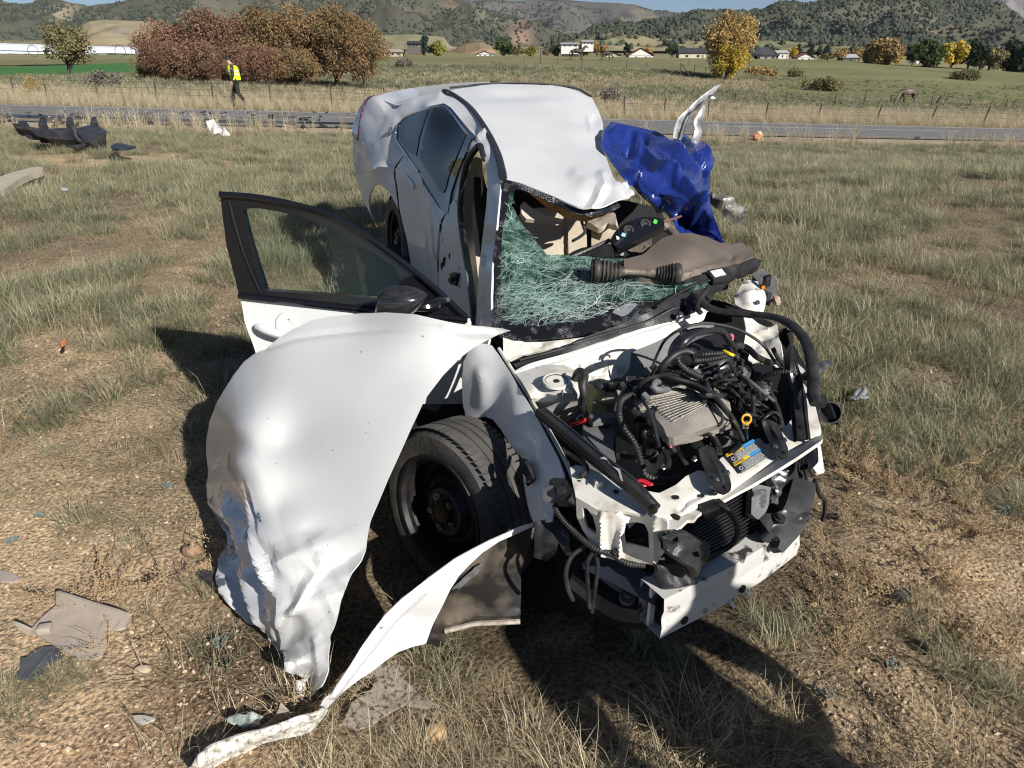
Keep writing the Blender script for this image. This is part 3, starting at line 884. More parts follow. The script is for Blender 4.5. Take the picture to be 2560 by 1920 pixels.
plate('wheel_well', [(1040, 870), (1190, 870), (1300, 1080), (1400, 1200), (1460, 1330), (1440, 1500), (1300, 1560), (1000, 1500), (960, 1200)], well, DARK_IN, car, step=40, thick=0.02)
sill = Depth([(1060, 870, 2.65), (1170, 880, 2.6), (1060, 1100, 2.6), (1170, 1100, 2.5)])
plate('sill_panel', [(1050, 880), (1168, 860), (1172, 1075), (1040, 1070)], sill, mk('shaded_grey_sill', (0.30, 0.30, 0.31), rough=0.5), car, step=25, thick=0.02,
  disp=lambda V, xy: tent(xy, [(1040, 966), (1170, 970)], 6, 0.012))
def wheel(name, c, axis, R, W, parent, lugs=True):
 e = bpy.data.objects.new(name, None)
 link(e, parent)
 a, u, w = frame(axis)
 r = R * 0.665
 prof = [(-W / 2, r), (-W / 2 - .004, r + .01), (-W / 2 - 0.006, (r + R) / 2), (-W / 2 + .012, R - .018), (-W / 2 + 0.03, R - 0.004), (-W * .22, R), (-W * .215, R - .0045), (-W * .19, R - .0045), (-W * .185, R), (-W * .03, R + .001), (-W * .025, R - .0045), (W * .0, R - .0045), (W * .005, R + .001),
   (W * .16, R), (W * .165, R - .0045), (W * .19, R - .0045), (W * .195, R - .001), (W / 2 - 0.03, R - 0.004), (W / 2 - .012, R - .018), (W / 2 + 0.004, (r + R) / 2 + .02), (W / 2 + .006, (r + R) / 2), (W / 2 + .004, r + .012), (W / 2, r)]
 V, F = lathe_geo(c, a, prof, 72)
 ty = build('tyre', V, F[:-2], RUBBER, e, sharp=40)
 mb = MB()
 n = 76
 for k in range(n):
  t = 2 * math.pi * k / n
  rad = math.cos(t) * u + math.sin(t) * w
  tan = -math.sin(t) * u + math.cos(t) * w
  for s in (-1, 1):
   cc = np.asarray(c) + a * (s * W * 0.345) + rad * (R - 0.002)
   mb.add(*box_geo(cc, a * (W * 0.125), (tan + a * s * 0.25) * (math.pi * R / n * 0.78), rad * 0.0014))
  for s in (-.12, .09):
   cc = np.asarray(c) + a * (s * W) + rad * (R - 0.001)
   mb.add(*box_geo(cc, a * (W * 0.06), tan * (math.pi * R / n * 0.84), rad * 0.0012))
 mb.build('tread_block', RUBBER, ty)['kind'] = 'stuff'
 rim = [(W / 2 - .002, r + .012), (W / 2 + .008, r + .008), (W / 2 + .006, r - .004), (W / 2 - .012, r - .008), (W / 2 - .02, r - .02), (W / 2 - .07, r - .028), (W / 2 - .075, r - .045), (W / 2 - .055, r - .07), (W / 2 - .045, r - .085),
   (W / 2 - .05, r * .50), (W / 2 - .028, r * .42), (W / 2 - .028, r * .20), (W / 2 - .01, r * .18), (W / 2 - .008, r * .1), (W / 2 - .01, 0)]
 V, F = lathe_geo(c, a, rim, 48)
 rm = build('rim', V, F[:-1], mk('black_steel_rim', (0.007, 0.007, 0.008), (0.02, 0.018, 0.017), 20, rough=0.5), e, sharp=30)
 hm = MB()
 for k in range(16):
  t = 2 * math.pi * k / 16
  rad = math.cos(t) * u + math.sin(t) * w
  build('vent_hole', *lathe_geo(np.asarray(c) + a * (W / 2 - .0475) + rad * (r - .097), a, [(0, .011), (.0015, .011), (.0016, 0)], 10), DARK_IN, rm)
 if lugs:
  for k in range(5):
   t = 2 * math.pi * k / 5 + 0.55
   rad = math.cos(t) * u + math.sin(t) * w
   V, F = lathe_geo(np.asarray(c) + a * (W / 2 - .03) + rad * .0575, a, [(0, .012), (.02, .012), (.021, .008), (.012, .007), (.012, 0)], 6)
   build('lug_nut', V, F, STEEL, rm, sharp=20)
 hb = lathe_geo(np.asarray(c) + a * (W / 2 - .03), a, [(0, r * .42), (.004, r * .41), (.004, r * .34), (0, r * .33)], 40)
 build('hub_ring', *hb, mk('rusty_hub', (0.10, 0.085, 0.07), (0.05, 0.04, 0.035), 40, rough=0.7), rm)
 return e
fc = at(1088, 1290, 2.36)
wheel('front_wheel', fc - 0.10 * np.array([-.72, -.68, .06]), (-0.70, -0.70, 0.10), 0.298, 0.178, car)
rc = D(986, 608, 4.78)
wheel('rear_wheel', rc + 0.11 * np.array([.93, .35, 0]), (-0.93, -0.35, 0.05), 0.325, 0.215, car)
rwell = Depth([(920, 470, 4.95), (1030, 470, 4.7), (920, 760, 4.9), (1030, 760, 4.6)])
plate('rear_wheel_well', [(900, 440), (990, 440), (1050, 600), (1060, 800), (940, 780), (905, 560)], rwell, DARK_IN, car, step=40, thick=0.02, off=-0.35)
# ================================================================== engine bay and front end
def zplane(pts, z):
 return Depth([(x, y, None, z) for x, y in pts])
def Zs(line, z=None):
 return [Z(p[0], p[1], p[2] if len(p) > 2 else z) for p in line]
def hz(name, pts, r, mat, parent=car, **kw):
 if kw.get('ribs'):
  kw['ribs'], kw['period'], r = .09, kw['period'] * .75, r * .85
 return build(name, *hose(pts, r * (0.58 if r > .0105 else .8), **kw), mat, parent)
floor_z = Depth([(1230, 860, 2.55), (1300, 850, 2.6), (1780, 740, 3.0), (1960, 820, 2.6), (2050, 1060, 1.95), (1660, 1290, 1.58), (1400, 1180, 1.85), (1700, 1000, 2.2)])
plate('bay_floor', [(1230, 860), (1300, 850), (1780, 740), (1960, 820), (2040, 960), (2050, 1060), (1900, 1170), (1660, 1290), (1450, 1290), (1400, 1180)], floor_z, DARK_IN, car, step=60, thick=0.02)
# firewall, cowl
fw = Depth([(1262, 870, 2.30), (1300, 930, 2.22), (1435, 888, 2.30), (1571, 838, 2.42), (1769, 772, 2.60), (1440, 950, 2.24), (1550, 945, 2.30), (1650, 860, 2.46)])
plate('firewall', [(1300, 932), (1360, 908), (1432, 889), (1500, 866), (1571, 840), (1650, 812), (1769, 774), (1760, 800), (1660, 845), (1640, 855), (1578, 880), (1576, 905), (1572, 925), (1556, 942), (1512, 953), (1460, 950), (1436, 930), (1380, 925), (1320, 936)],
  fw, WHITE_DIRTY, car, step=7, thick=0.01,
  disp=lambda V, xy: tent(xy, [(1450, 912), (1452, 930)], 5, .012) + tent(xy, [(1476, 904), (1482, 930)], 5, .014) + tent(xy, [(1514, 895), (1516, 922), (1512, 938)], 6, .016) - bump_at(xy, (1555, 930), 9, 0.025) + tent(xy, [(1432, 889), (1434, 940)], 3, -.006))
plate('firewall_insulation', [(1574, 884), (1640, 852), (1660, 845), (1765, 798), (1800, 800), (1760, 880), (1640, 960), (1560, 962), (1545, 950), (1572, 928)], fw, GREY_PL, car, step=16, thick=0.02, off=-0.03)
rim = catmull([D(1285, 938, 2.20), D(1330, 916, 2.22), D(1435, 886, 2.29), D(1571, 837, 2.41), D(1680, 802, 2.5), D(1772, 770, 2.6)], 10)
build('cowl_flange', *tube_geo(rim, 0.013, 8), WHITE, car)
cw = Depth([(1262, 845, 2.36), (1268, 880, 2.31), (1455, 850, 2.32), (1440, 872, 2.29), (1350, 860, 2.33)])
plate('cowl_panel', [(1258, 846), (1288, 856), (1368, 854), (1455, 844), (1490, 836), (1440, 858), (1400, 868), (1345, 878), (1300, 890), (1272, 905), (1258, 890)], cw, WHITE_DIRTY, car, step=6, thick=0.01,
  disp=lambda V, xy: bump_at(xy, (1385, 862), 14, 0.01, 6) - bump_at(xy, (1350, 862), 10, 0.012, 5) + 0.012 * ridged(V * 18, 6) * (xy[:, 0] < 1310))
cv = Depth([(1290, 905, 2.28), (1433, 866, 2.28), (1542, 818, 2.37), (1632, 780, 2.46), (1694, 740, 2.58), (1800, 706, 2.72), (1773, 758, 2.60), (1700, 795, 2.50), (1614, 812, 2.43), (1660, 770, 2.50)])
plate('cowl_cover', [(1280, 905), (1340, 886), (1433, 862), (1455, 846), (1542, 815), (1632, 776), (1694, 740), (1740, 722), (1800, 704), (1802, 712), (1785, 735), (1774, 757), (1740, 780), (1700, 798), (1614, 818), (1520, 846), (1433, 876), (1340, 902), (1290, 920)],
  cv, BLACK_PL, car, step=9, thick=0.02, off=0.008, disp=lambda V, xy: 0.004 * fbm(V * 20, 2, 6))
mb = MB()
for k in range(16):
 f = k / 15
 a, b = D(1718 + 52 * f, 797 - 33 * f, 2.49 + .08 * f), D(1708 + 48 * f, 766 - 18 * f, 2.55 + .09 * f)
 mb.add(*tube_geo(np.array([a, b]) + np.array([0, -.02, .025]), 0.0042, 5))
mb.build('cowl_grille', BLACK_PL, car)['kind'] = 'stuff'
hz('wiper_arm', [D(1432, 858, 2.26), D(1500, 838, 2.31), D(1610, 806, 2.40), D(1680, 772, 2.46), D(1695, 770, 2.47)], 0.011, BLACK_PL, flat=0.6)
hz('wiper_arm', [D(1300, 900, 2.24), D(1400, 873, 2.27), D(1520, 838, 2.34)], 0.008, BLACK_PL, flat=0.6)
hz('wiper_arm', [D(1640, 768, 2.47), D(1690, 735, 2.56), D(1735, 712, 2.62), D(1775, 700, 2.68)], 0.009, BLACK_PL, flat=0.6)
V, F = lathe_geo(D(1698, 790, 2.46), (0, -.6, .8), [(0, .014), (.012, .013), (.014, .006), (.02, .006), (.02, 0)], 12)
build('wiper_nut', V, F, STEEL, car)
# dash end rail under the broken screen
ed = Depth([(1704, 704, 2.66), (1800, 672, 2.76), (1890, 645, 2.86), (1800, 700, 2.70), (1890, 665, 2.82)])
plate('dash_rail', [(1704, 704), (1767, 684), (1848, 660), (1885, 646), (1903, 652), (1900, 664), (1870, 672), (1840, 684), (1800, 700), (1760, 706), (1720, 716)], ed, BLACK_PL, car, step=7, thick=0.05,
  disp=lambda V, xy: 0.012 * ridged(V * 16, 12))
tb = D(1795, 690, 2.70)
box = build('control_box', *box_geo(tb, (0.036, 0.012, 0.004), (-.01, .026, .012), (0, -.004, .012), 0.004), BLACK_PL, car)
build('paper_label', *box_geo(tb + np.array([-.002, -.005, .0135]), (0.024, 0.008, 0.003), (-.006, .016, .0074), (0, -.0003, .0008)), mk('white_paper', (0.7, 0.72, 0.72), (0.4, 0.42, 0.42), 130, rough=0.6, lo=.55, hi=.6), box)
# left strut tower
tw = Depth([(1297, 932, None, .72), (1356, 914, None, .735), (1440, 925, None, .735), (1391, 955, None, .745), (1440, 990, None, .72), (1319, 984, None, .71), (1345, 1015, None, .66), (1401, 1028, None, .64), (1440, 1020, None, .64), (1430, 1060, None, .55)])
plate('strut_tower', [(1290, 935), (1319, 924), (1356, 912), (1410, 912), (1440, 925), (1446, 967), (1444, 1015), (1436, 1050), (1420, 1060), (1390, 1045), (1352, 1023), (1325, 990), (1302, 950)], tw, WHITE_DIRTY, car, step=7, thick=0.01,
  disp=lambda V, xy: tent(xy, [(1310, 985), (1360, 1000), (1440, 985)], 16, .010))
tc_ = Z(1391, 954, .748)
tn = (0.0, -0.15, 1.0)
mount = build('strut_mount', *lathe_geo(tc_, tn, [(-.004, .040), (.004, .039), (.005, .035), (-.012, .033), (-.014, .026), (-.004, .022), (-.002, .014), (.004, .009), (.006, 0)], 28), BLACK_PL, car)
build('mount_ring', *lathe_geo(tc_, tn, [(-.002, .045), (.006, .043), (.006, .037), (.002, .036)], 28), WHITE_DIRTY, mount)
for q in ((1352, 962), (1428, 976), (1405, 987), (1434, 984), (1412, 943)):
 build('stud_nut', *lathe_geo(Z(q[0], q[1], .735), tn, [(0, .007), (.002, .007), (.003, .005), (.008, .005), (.009, .003), (.016, .003), (.016, 0)], 8), STEEL, mount)
plate('tower_bracket', [(1392, 985), (1400, 981), (1440, 985), (1446, 1000), (1414, 1002), (1407, 1011), (1401, 1000)], zplane([(1392, 985), (1446, 1000), (1410, 1010)], .74), BLACK_METAL, car, step=6, thick=.004)
# far strut tower and torn inner wing on the other side
t2 = Depth([(1842, 764, 2.66), (1860, 712, 2.80), (1890, 712, 2.82), (1908, 735, 2.76), (1903, 785, 2.62), (1870, 800, 2.56), (1875, 745, 2.66)])
plate('far_strut_tower', [(1840, 745), (1848, 722), (1866, 708), (1890, 710), (1905, 726), (1910, 750), (1906, 782), (1880, 782), (1858, 776), (1842, 768)], t2, WHITE_DIRTY, car, step=6, thick=.01, disp=lambda V, xy: .02 * folds(xy, 4, 40) + tent(xy, [(1850, 745), (1900, 735)], 8, .012))
build('tower_plug', *lathe_geo(D(1894, 756, 2.62), (0.4, -.8, .4), [(-.004, .009), (.004, .0085), (.0045, 0)], 14), BLACK_PL, car)
iw = Depth([(1858, 800, 2.52), (1945, 820, 2.45), (1962, 905, 2.25), (1866, 905, 2.25), (1990, 960, 2.15), (1905, 850, 2.42)])
plate('torn_inner_wing', [(1856, 800), (1880, 798), (1905, 812), (1925, 824), (1944, 818), (1952, 860), (1956, 885), (1966, 912), (1958, 920), (1940, 922), (1910, 912), (1880, 910), (1868, 902), (1876, 880), (1866, 850)], iw, WHITE_DIRTY, car, step=6, thick=.006,
  disp=lambda V, xy: 0.02 * ridged(V * 12, 5) + tent(xy, [(1860, 850), (1956, 882)], 14, -.03))
tor = MB()
plate('torn_headlamp_housing', [(1880, 690), (1905, 672), (1930, 690), (1943, 705), (1932, 740), (1915, 735), (1895, 715)], Depth([(1880, 690, 2.9), (1943, 705, 2.85), (1915, 735, 2.75)]), GREY_PL, car, step=6, thick=.06, disp=lambda V, xy: .02 * ridged(V * 12, 3))
hz('torn_pipe', [D(1856, 700, 2.78), D(1890, 722, 2.8), D(1945, 762, 2.76)], .012, GREY_PL)
build('amber_clip', *box_geo(D(1908, 719, 2.72), (.006, 0, 0), (0, .005, .003), (0, -.002, .004), .001), mk('orange_clip', (.75, .22, .02), rough=.4), car)
build('connector', *box_geo(D(1917, 703, 2.76), (.012, .004, .004), (-.003, .012, 0), (0, 0, .022), .003), BLACK_PL, car)
plate('copper_shred', [(1935, 738), (1950, 742), (1952, 758), (1940, 756)], Depth([(1935, 738, 2.75), (1950, 742, 2.75), (1940, 756, 2.7)]), mk('scorched_plastic', (.35, .16, .08), (.5, .4, .33), 40), car, step=5, thick=.01)
# coolant tank
tk = Z(1489, 1004, .66)
bm = bmesh.new()
V, F = box_geo(tk, (.026, .008, 0), (-.010, .030, 0), (0.004, 0, .070), .010)
bm.free()
tank = build('coolant_tank', V, F, TANK, car)
build('tank_neck', *lathe_geo(Z(1500, 973, .73), (.1, -.1, 1), [(-.03, .019), (.012, .019)], 20), TANK, tank)
build('tank_cap', *lathe_geo(Z(1502, 966, .745), (.1, -.1, 1), [(0, .024), (.003, .026), (.013, .025), (.016, .021), (.016, .007), (.019, .007), (.019, 0)], 18), BLACK_PL, tank)
plate('tank_bracket', [(1462, 938), (1480, 948), (1500, 945), (1512, 940), (1516, 958), (1502, 958), (1484, 962), (1470, 958)], zplane([(1462, 938), (1516, 958), (1480, 965)], .745), WHITE_DIRTY, car, step=6, thick=.005, disp=lambda V, xy: .012 * ridged(V * 20, 4))
# fuse box / battery
fb_d = Depth([(1458, 1060, None, .655), (1534, 1054, None, .655), (1462, 1172, 1.66), (1540, 1160, 1.70)])
batt = plate('battery_box', [(1456, 1058), (1490, 1054), (1534, 1053), (1537, 1085), (1532, 1110), (1541, 1158), (1500, 1166), (1466, 1172), (1462, 1120)], fb_d, GREY_PL, car, step=9, thick=.10)
plate('battery_lid', [(1462, 1038), (1484, 1034), (1518, 1032), (1523, 1050), (1482, 1052), (1470, 1050)], zplane([(1462, 1038), (1523, 1050), (1518, 1030)], .672), BLACK_PL, batt, step=8, thick=.05)
build('lid_block', *box_geo(Z(1503, 1048, .675), (.036, .010, 0), (-.008, .018, 0), (0, 0, .012), .003), GREY_PL, batt)
hz('terminal_lead', [Z(1428, 1062, .64), Z(1445, 1056, .66), Z(1464, 1050, .675)], .009, RED_PL)
hz('red_clip', [Z(1592, 1203, .66), Z(1606, 1201, .662), Z(1628, 1212, .66)], .010, RED_PL, flat=.4)
hz('red_clip', [Z(1606, 1214, .655), Z(1630, 1210, .655)], .008, RED_PL, flat=.5)
# bundle of hoses around the tank
hz('wiring_conduit', [Z(1434, 975, .70), Z(1440, 940, .76), Z(1450, 928, .79), Z(1462, 940, .79), Z(1456, 965, .77), Z(1460, 990, .74), Z(1454, 1020, .69), Z(1432, 1050, .65), Z(1405, 1080, .60)], .021, RUBBER_HOSE, n=12)
hz('wiring_conduit', [Z(1452, 1010, .70), Z(1462, 1030, .70), Z(1468, 1042, .69)], .014, RUBBER_HOSE)
hz('wiring_conduit', [Z(1600, 985, .77), Z(1570, 990, .78), Z(1552, 1005, .775), Z(1548, 1035, .76), Z(1560, 1070, .73), Z(1585, 1105, .70), Z(1597, 1135, .67), Z(1606, 1165, .64), Z(1615, 1188, .62), Z(1650, 1200, .61), Z(1700, 1198, .62)], .017, RUBBER_HOSE, n=10, ribs=.10, period=.012)
hz('coolant_hose', [Z(1655, 1085, .70), Z(1656, 1115, .68), Z(1630, 1138, .66), Z(1590, 1142, .64), Z(1555, 1140, .6)], .014, RUBBER_HOSE, n=10)
hz('coolant_hose', [Z(1555, 960, .74), Z(1562, 972, .76), Z(1548, 1000, .75), Z(1540, 1030, .73)], .010, GREY_PL)
hz('ground_lead', [Z(1400, 1120, .64), Z(1430, 1140, .66), Z(1455, 1156, .69), Z(1466, 1165, .695), Z(1466, 1180, .69), Z(1452, 1192, .685)], .008, RUBBER_HOSE)
# alternator
al = Z(1524, 985, .70)
alt = build('alternator', *lathe_geo(al, (.85, -.4, .1), [(-.03, .02), (-.027, .035), (-.012, .038), (.012, .038), (.027, .035), (.03, .02), (.03, 0)], 28), ALU, car)
for k in range(7):
 build('fin', *box_geo(al + np.array([.85, -.4, .1]) * (-.021 + .007 * k) + np.array([0, -.012, .032]), np.array([.85, -.4, .1]) * .002, (.012, .03, 0), (0, 0, .007)), BLACK_METAL, alt)
# engine: silver plenum cover with ribs
ez = Depth([(1590, 1020, None, .765), (1649, 978, None, .785), (1742, 952, None, .79), (1800, 975, None, .785), (1826, 1010, None, .775), (1820, 1050, None, .765), (1685, 1086, None, .765), (1640, 1040, None, .775), (1720, 1020, None, .80), (1770, 1000, None, .80)])
eng = plate('plenum_cover', [(1585, 1008), (1612, 990), (1649, 976), (1700, 962), (1742, 953), (1775, 962), (1800, 978), (1824, 1004), (1828, 1025), (1822, 1052), (1780, 1066), (1735, 1080), (1684, 1094), (1668, 1092), (1658, 1068), (1640, 1046), (1637, 1034), (1650, 1012), (1660, 1003), (1630, 1008), (1600, 1020)],
   ez, ALU, car, step=6, thick=.03, sharp=25)
for k in range(17):
 f = k / 16
 a0 = (1606 + 20 * f + 56 * max(0, f - .35) / .65 , 1002 - 2 * f + 58 * max(0, f - .35) / .65)
 a1 = (1740 + 36 * f, 958 + 52 * f)
 V, F = tube_geo(ez.pts([a0, ((a0[0] + a1[0]) / 2, (a0[1] + a1[1]) / 2), a1]) + np.array([0, 0, .006]), .0013, 6)
 build('rib', V, F, ALU, eng)
plate('plenum_side', [(1585, 1010), (1637, 1034), (1642, 1050), (1660, 1070), (1670, 1096), (1735, 1083), (1824, 1054), (1830, 1070), (1740, 1104), (1672, 1118), (1650, 1090), (1620, 1060), (1590, 1040)], Depth([(1585, 1010, None, .745), (1824, 1054, None, .745), (1670, 1096, None, .745), (1672, 1118, None, .70), (1830, 1070, None, .71), (1590, 1040, None, .70)]), ALU, car, step=9, thick=.02)
for q in ((1702, 1043), (1760, 1012), (1730, 955), (1664, 1102), (1640, 1110 - 20)):
 build('bolt', *lathe_geo(Z(q[0], q[1], .785 if q[1] < 1080 else .74), (0, -.1, 1), [(0, .009), (.003, .009), (.004, .006), (.009, .006), (.010, 0)], 6), STEEL, eng, sharp=20)
build('oil_filler', *box_geo(Z(1607, 1072, .69), (.027, .010, 0), (-.010, .024, 0), (0, 0, .035), .006), BLACK_PL, car)
oc = build('oil_cap', *lathe_geo(Z(1590, 1032, .745), (0, -.15, 1), [(-.03, .014), (0, .015), (.002, .020), (.012, .020), (.014, .017), (.014, 0)], 20), BLACK_PL, car)
def text_geo(s, size, ext=.0006):
 cu = bpy.data.curves.new('t', 'FONT')
 cu.body = s
 cu.size = size
 cu.extrude = ext
 cu.resolution_u = 2
 cu.align_x = 'CENTER'
 cu.align_y = 'CENTER'
 ob = bpy.data.objects.new('t', cu)
 COL.objects.link(ob)
 dg = bpy.context.evaluated_depsgraph_get()
 me = bpy.data.meshes.new_from_object(ob.evaluated_get(dg))
 V = np.array([v.co[:] for v in me.vertices])
 F = [tuple(p.vertices) for p in me.polygons]
 bpy.data.objects.remove(ob)
 bpy.data.curves.remove(cu)
 bpy.data.meshes.remove(me)
 return V, F
def lettering(name, s, size, c, x, y, mat, parent):
 V, F = text_geo(s, size)
 x, y = np.asarray(x, float), np.asarray(y, float)
 x /= np.linalg.norm(x)
 y = y - x * (x @ y)
 y /= np.linalg.norm(y)
 z = np.cross(x, y)
 return build(name, np.asarray(c) + V[:, :1] * x + V[:, 1:2] * y + V[:, 2:] * z, F, mat, parent, smooth=False)
PRINT_W = mk('pale_print', (.6, .6, .58), rough=.6)
PRINT_G = mk('gold_print', (.55, .45, .15), rough=.6)
PRINT_K = mk('black_print', (.01, .01, .012), rough=.6)
lettering('lettering', 'OIL', .013, Z(1590, 1032, .745) + np.array([0, -.002, .0148]), (1, .25, 0), (-.2, .8, .12), mk('worn_print', (.16, .16, .16), rough=.6), oc)
cc = build('radiator_cap', *lathe_geo(Z(1625, 1092, .72), (0, -.15, 1), [(-.05, .018), (-.01, .019), (0, .023), (.012, .023), (.014, .019), (.014, 0)], 12), BLACK_PL, car, sharp=20)
lettering('lettering', 'CAUTION', .0065, Z(1625, 1092, .72) + np.array([0, .004, .0152]), (1, .2, 0), (-.2, .9, .14), PRINT_G, cc)
lettering('lettering', 'HOT', .008, Z(1625, 1092, .72) + np.array([0, -.007, .0136]), (1, .2, 0), (-.2, .9, .14), PRINT_G, cc)
# vapour pipes at the back of the plenum
hz('inlet_pipe', [Z(1672, 972, .80), Z(1650, 975, .81), Z(1632, 970, .82), Z(1640, 955, .83), Z(1655, 952, .82)], .018, GREY_PL, n=12)
hz('inlet_pipe', [Z(1608, 985, .80), Z(1620, 998, .79)], .017, GREY_PL, n=12)
# brake servo
bs = build('brake_servo', *lathe_geo(Z(1755, 892, .80), (-.2, -.55, .75), [(-.06, .08), (-.03, .10), (0, .104), (.005, .104), (.02, .092), (.036, .065), (.04, .04), (.048, .036), (.048, 0)], 36), BLACK_METAL, car)
hz('servo_band', list(np.array([Z(1755, 892, .80) + .105 * (math.cos(t) * np.array([.94, -.2, .1]) + math.sin(t) * np.array([.1, .8, .6])) for t in np.linspace(-.4, 3.4, 12)])), .008, BLACK_PL)
# black lump of electrics and intake on the right of the engine
for c, h, x in (((1866, 1002), .70, .034), ((1840, 985), .72, .026), ((1885, 975), .66, .040), ((1905, 1000), .64, .034), ((1925, 990), .60, .04)):
 build('control_module', *box_geo(Z(c[0], c[1], h), (x, x * .3, 0), (-x * .3, x * .8, 0), (0, 0, .04), .006), BLACK_PL, car)
plate('intake_shell', [(1838, 915), (1868, 912), (1880, 925), (1868, 950), (1850, 965), (1838, 950)], zplane([(1838, 915), (1880, 925), (1850, 965)], .76), GREY_PL, car, step=7, thick=.04, disp=lambda V, xy: tent(xy, [(1868, 922), (1848, 958)], 5, .01))
V, F = hose([Z(1886, 958, .70), Z(1900, 985, .71), Z(1905, 1010, .70)], .036, n=16, ribs=.12, period=.016)
build('intake_bellows', V, F, BLACK_PL, car)
for pts, r in (([(1782, 925), (1800, 912), (1815, 912)], .008), ([(1790, 942), (1812, 928), (1826, 925), (1838, 940)], .010), ([(1800, 952), (1818, 940), (1832, 935)], .007), ([(1822, 950), (1830, 965), (1842, 958)], .006), ([(1740, 925), (1756, 905), (1772, 900), (1776, 915)], .006)):
 hz('metal_line', [Z(x, y, .79) for x, y in pts], r, STEEL)
hz('hook', [Z(1736, 925, .80), Z(1748, 908, .81), Z(1762, 898, .81), Z(1775, 905, .80), Z(1770, 916, .79)], .006, mk('pale_plastic', (.6, .58, .5), rough=.5))
# hoses
hz('heater_hose', [Z(1640, 938, .80), Z(1655, 918, .84), Z(1680, 892, .87), Z(1710, 878, .88), Z(1732, 885, .87), Z(1740, 905, .85)], .019, RUBBER_HOSE, n=12)
hz('wiring_conduit', [Z(1700, 885, .87), Z(1694, 900, .86), Z(1712, 922, .84), Z(1745, 940, .82), Z(1790, 960, .80), Z(1830, 978, .78)], .019, RUBBER_HOSE, n=10, ribs=.12, period=.011)
hz('wiring_conduit', [Z(1735, 890, .87), Z(1765, 886, .88), Z(1800, 884, .88), Z(1830, 887, .87), Z(1845, 895, .86)], .015, RUBBER_HOSE, n=10, ribs=.12, period=.011)
hz('wiring_conduit', [Z(1735, 902, .87), Z(1775, 898, .87), Z(1815, 890, .875)], .012, RUBBER_HOSE, n=10, ribs=.12, period=.011)
hz('yellow_band', [Z(1810, 878, .885), Z(1822, 884, .885), Z(1834, 889, .88)], .011, YELLOW_TAPE, flat=.8)
hz('vacuum_pipe', [Z(1688, 890, .86), Z(1705, 862, .90), Z(1735, 838, .92), Z(1780, 826, .92), Z(1808, 830, .91), Z(1825, 855, .88), Z(1838, 872, .85)], .017, BLACK_METAL, n=10)
hz('silver_pipe', [Z(1712, 862, .90), Z(1735, 848, .905), Z(1770, 836, .905), Z(1800, 834, .90), Z(1812, 848, .88), Z(1820, 860, .87)], .006, STEEL)
hz('throttle_cable', [Z(1630, 920, .74), Z(1646, 880, .80), Z(1668, 845, .86), Z(1720, 815, .90), Z(1785, 810, .90), Z(1850, 826, .87), Z(1905, 860, .82), Z(1935, 900, .78), Z(1952, 918, .74)], .006, RUBBER_HOSE)
hz('throttle_cable', [Z(1668, 845, .865), Z(1690, 828, .89), Z(1705, 830, .88), Z(1702, 838, .87)], .005, RUBBER_HOSE)
hz('fender_wiring', [Z(1835, 862, .86), Z(1868, 870, .83), Z(1890, 890, .80), Z(1920, 905, .76), Z(1938, 904, .74)], .018, RUBBER_HOSE)
hz('fender_wiring', [Z(1932, 870, .80), Z(1945, 895, .77), Z(1970, 925, .74)], .014, RUBBER_HOSE)
for k, dz in enumerate((0, .010, .020)):
 hz('ignition_lead', [Z(1578 + 8 * k, 990 - 4 * k, .76 + dz), Z(1606, 960 - 3 * k, .81 + dz), Z(1650, 945 - 3 * k, .83 + dz), Z(1692, 953 - 3 * k, .83 + dz), Z(1740, 970 - 4 * k, .82 + dz), Z(1785, 1000 - 5 * k, .81 + dz), Z(1815, 1030 - 4 * k, .79 + dz), Z(1840, 1062 - 2 * k, .76), Z(1858, 1100, .70)], .0075, RUBBER_HOSE)
hz('valve_cover_loom', [Z(1694, 972, .806), Z(1732, 980, .812), Z(1770, 1000, .812), Z(1800, 1030, .80), Z(1806, 1050, .785), Z(1795, 1066, .765)], .006, RUBBER_HOSE, n=8, ribs=.3, period=.012)
hz('wiring_conduit', [Z(1905, 970, .72), Z(1925, 985, .73), Z(1938, 1010, .72), Z(1948, 1040, .71), Z(1954, 1066, .70)], .012, RUBBER_HOSE, n=10, ribs=.12, period=.010)
hz('wiring_conduit', [Z(1895, 955, .74), Z(1912, 940, .77), Z(1940, 932, .79), Z(1975, 930, .80), Z(2005, 945, .78), Z(2030, 975, .72), Z(2045, 990, .69)], .011, RUBBER_HOSE, n=10, ribs=.12, period=.010)
hz('dark_pipe', [Z(1852, 985, .74), Z(1850, 1010, .75), Z(1856, 1030, .75), Z(1868, 1040, .74)], .011, BLACK_METAL)
# dipstick with ring handle
ring = [Z(1866, 1048, .775) + .0125 * (math.cos(t) * np.array([1, .1, 0]) + math.sin(t) * np.array([0, .35, .93])) for t in np.linspace(0, 2 * math.pi, 20)]
dip = build('dipstick', *tube_geo(np.array([Z(1866, 1064, .76), Z(1866, 1110, .66)]), .005, 6), BLACK_METAL, car)
build('ring_handle', *tube_geo(np.array(ring), .0032, 8), YELLOW_PL, dip)
build('handle_tab', *box_geo(Z(1867, 1063, .76), (.004, 0, 0), (0, .002, 0), (0, 0, .009), .001), YELLOW_PL, dip)
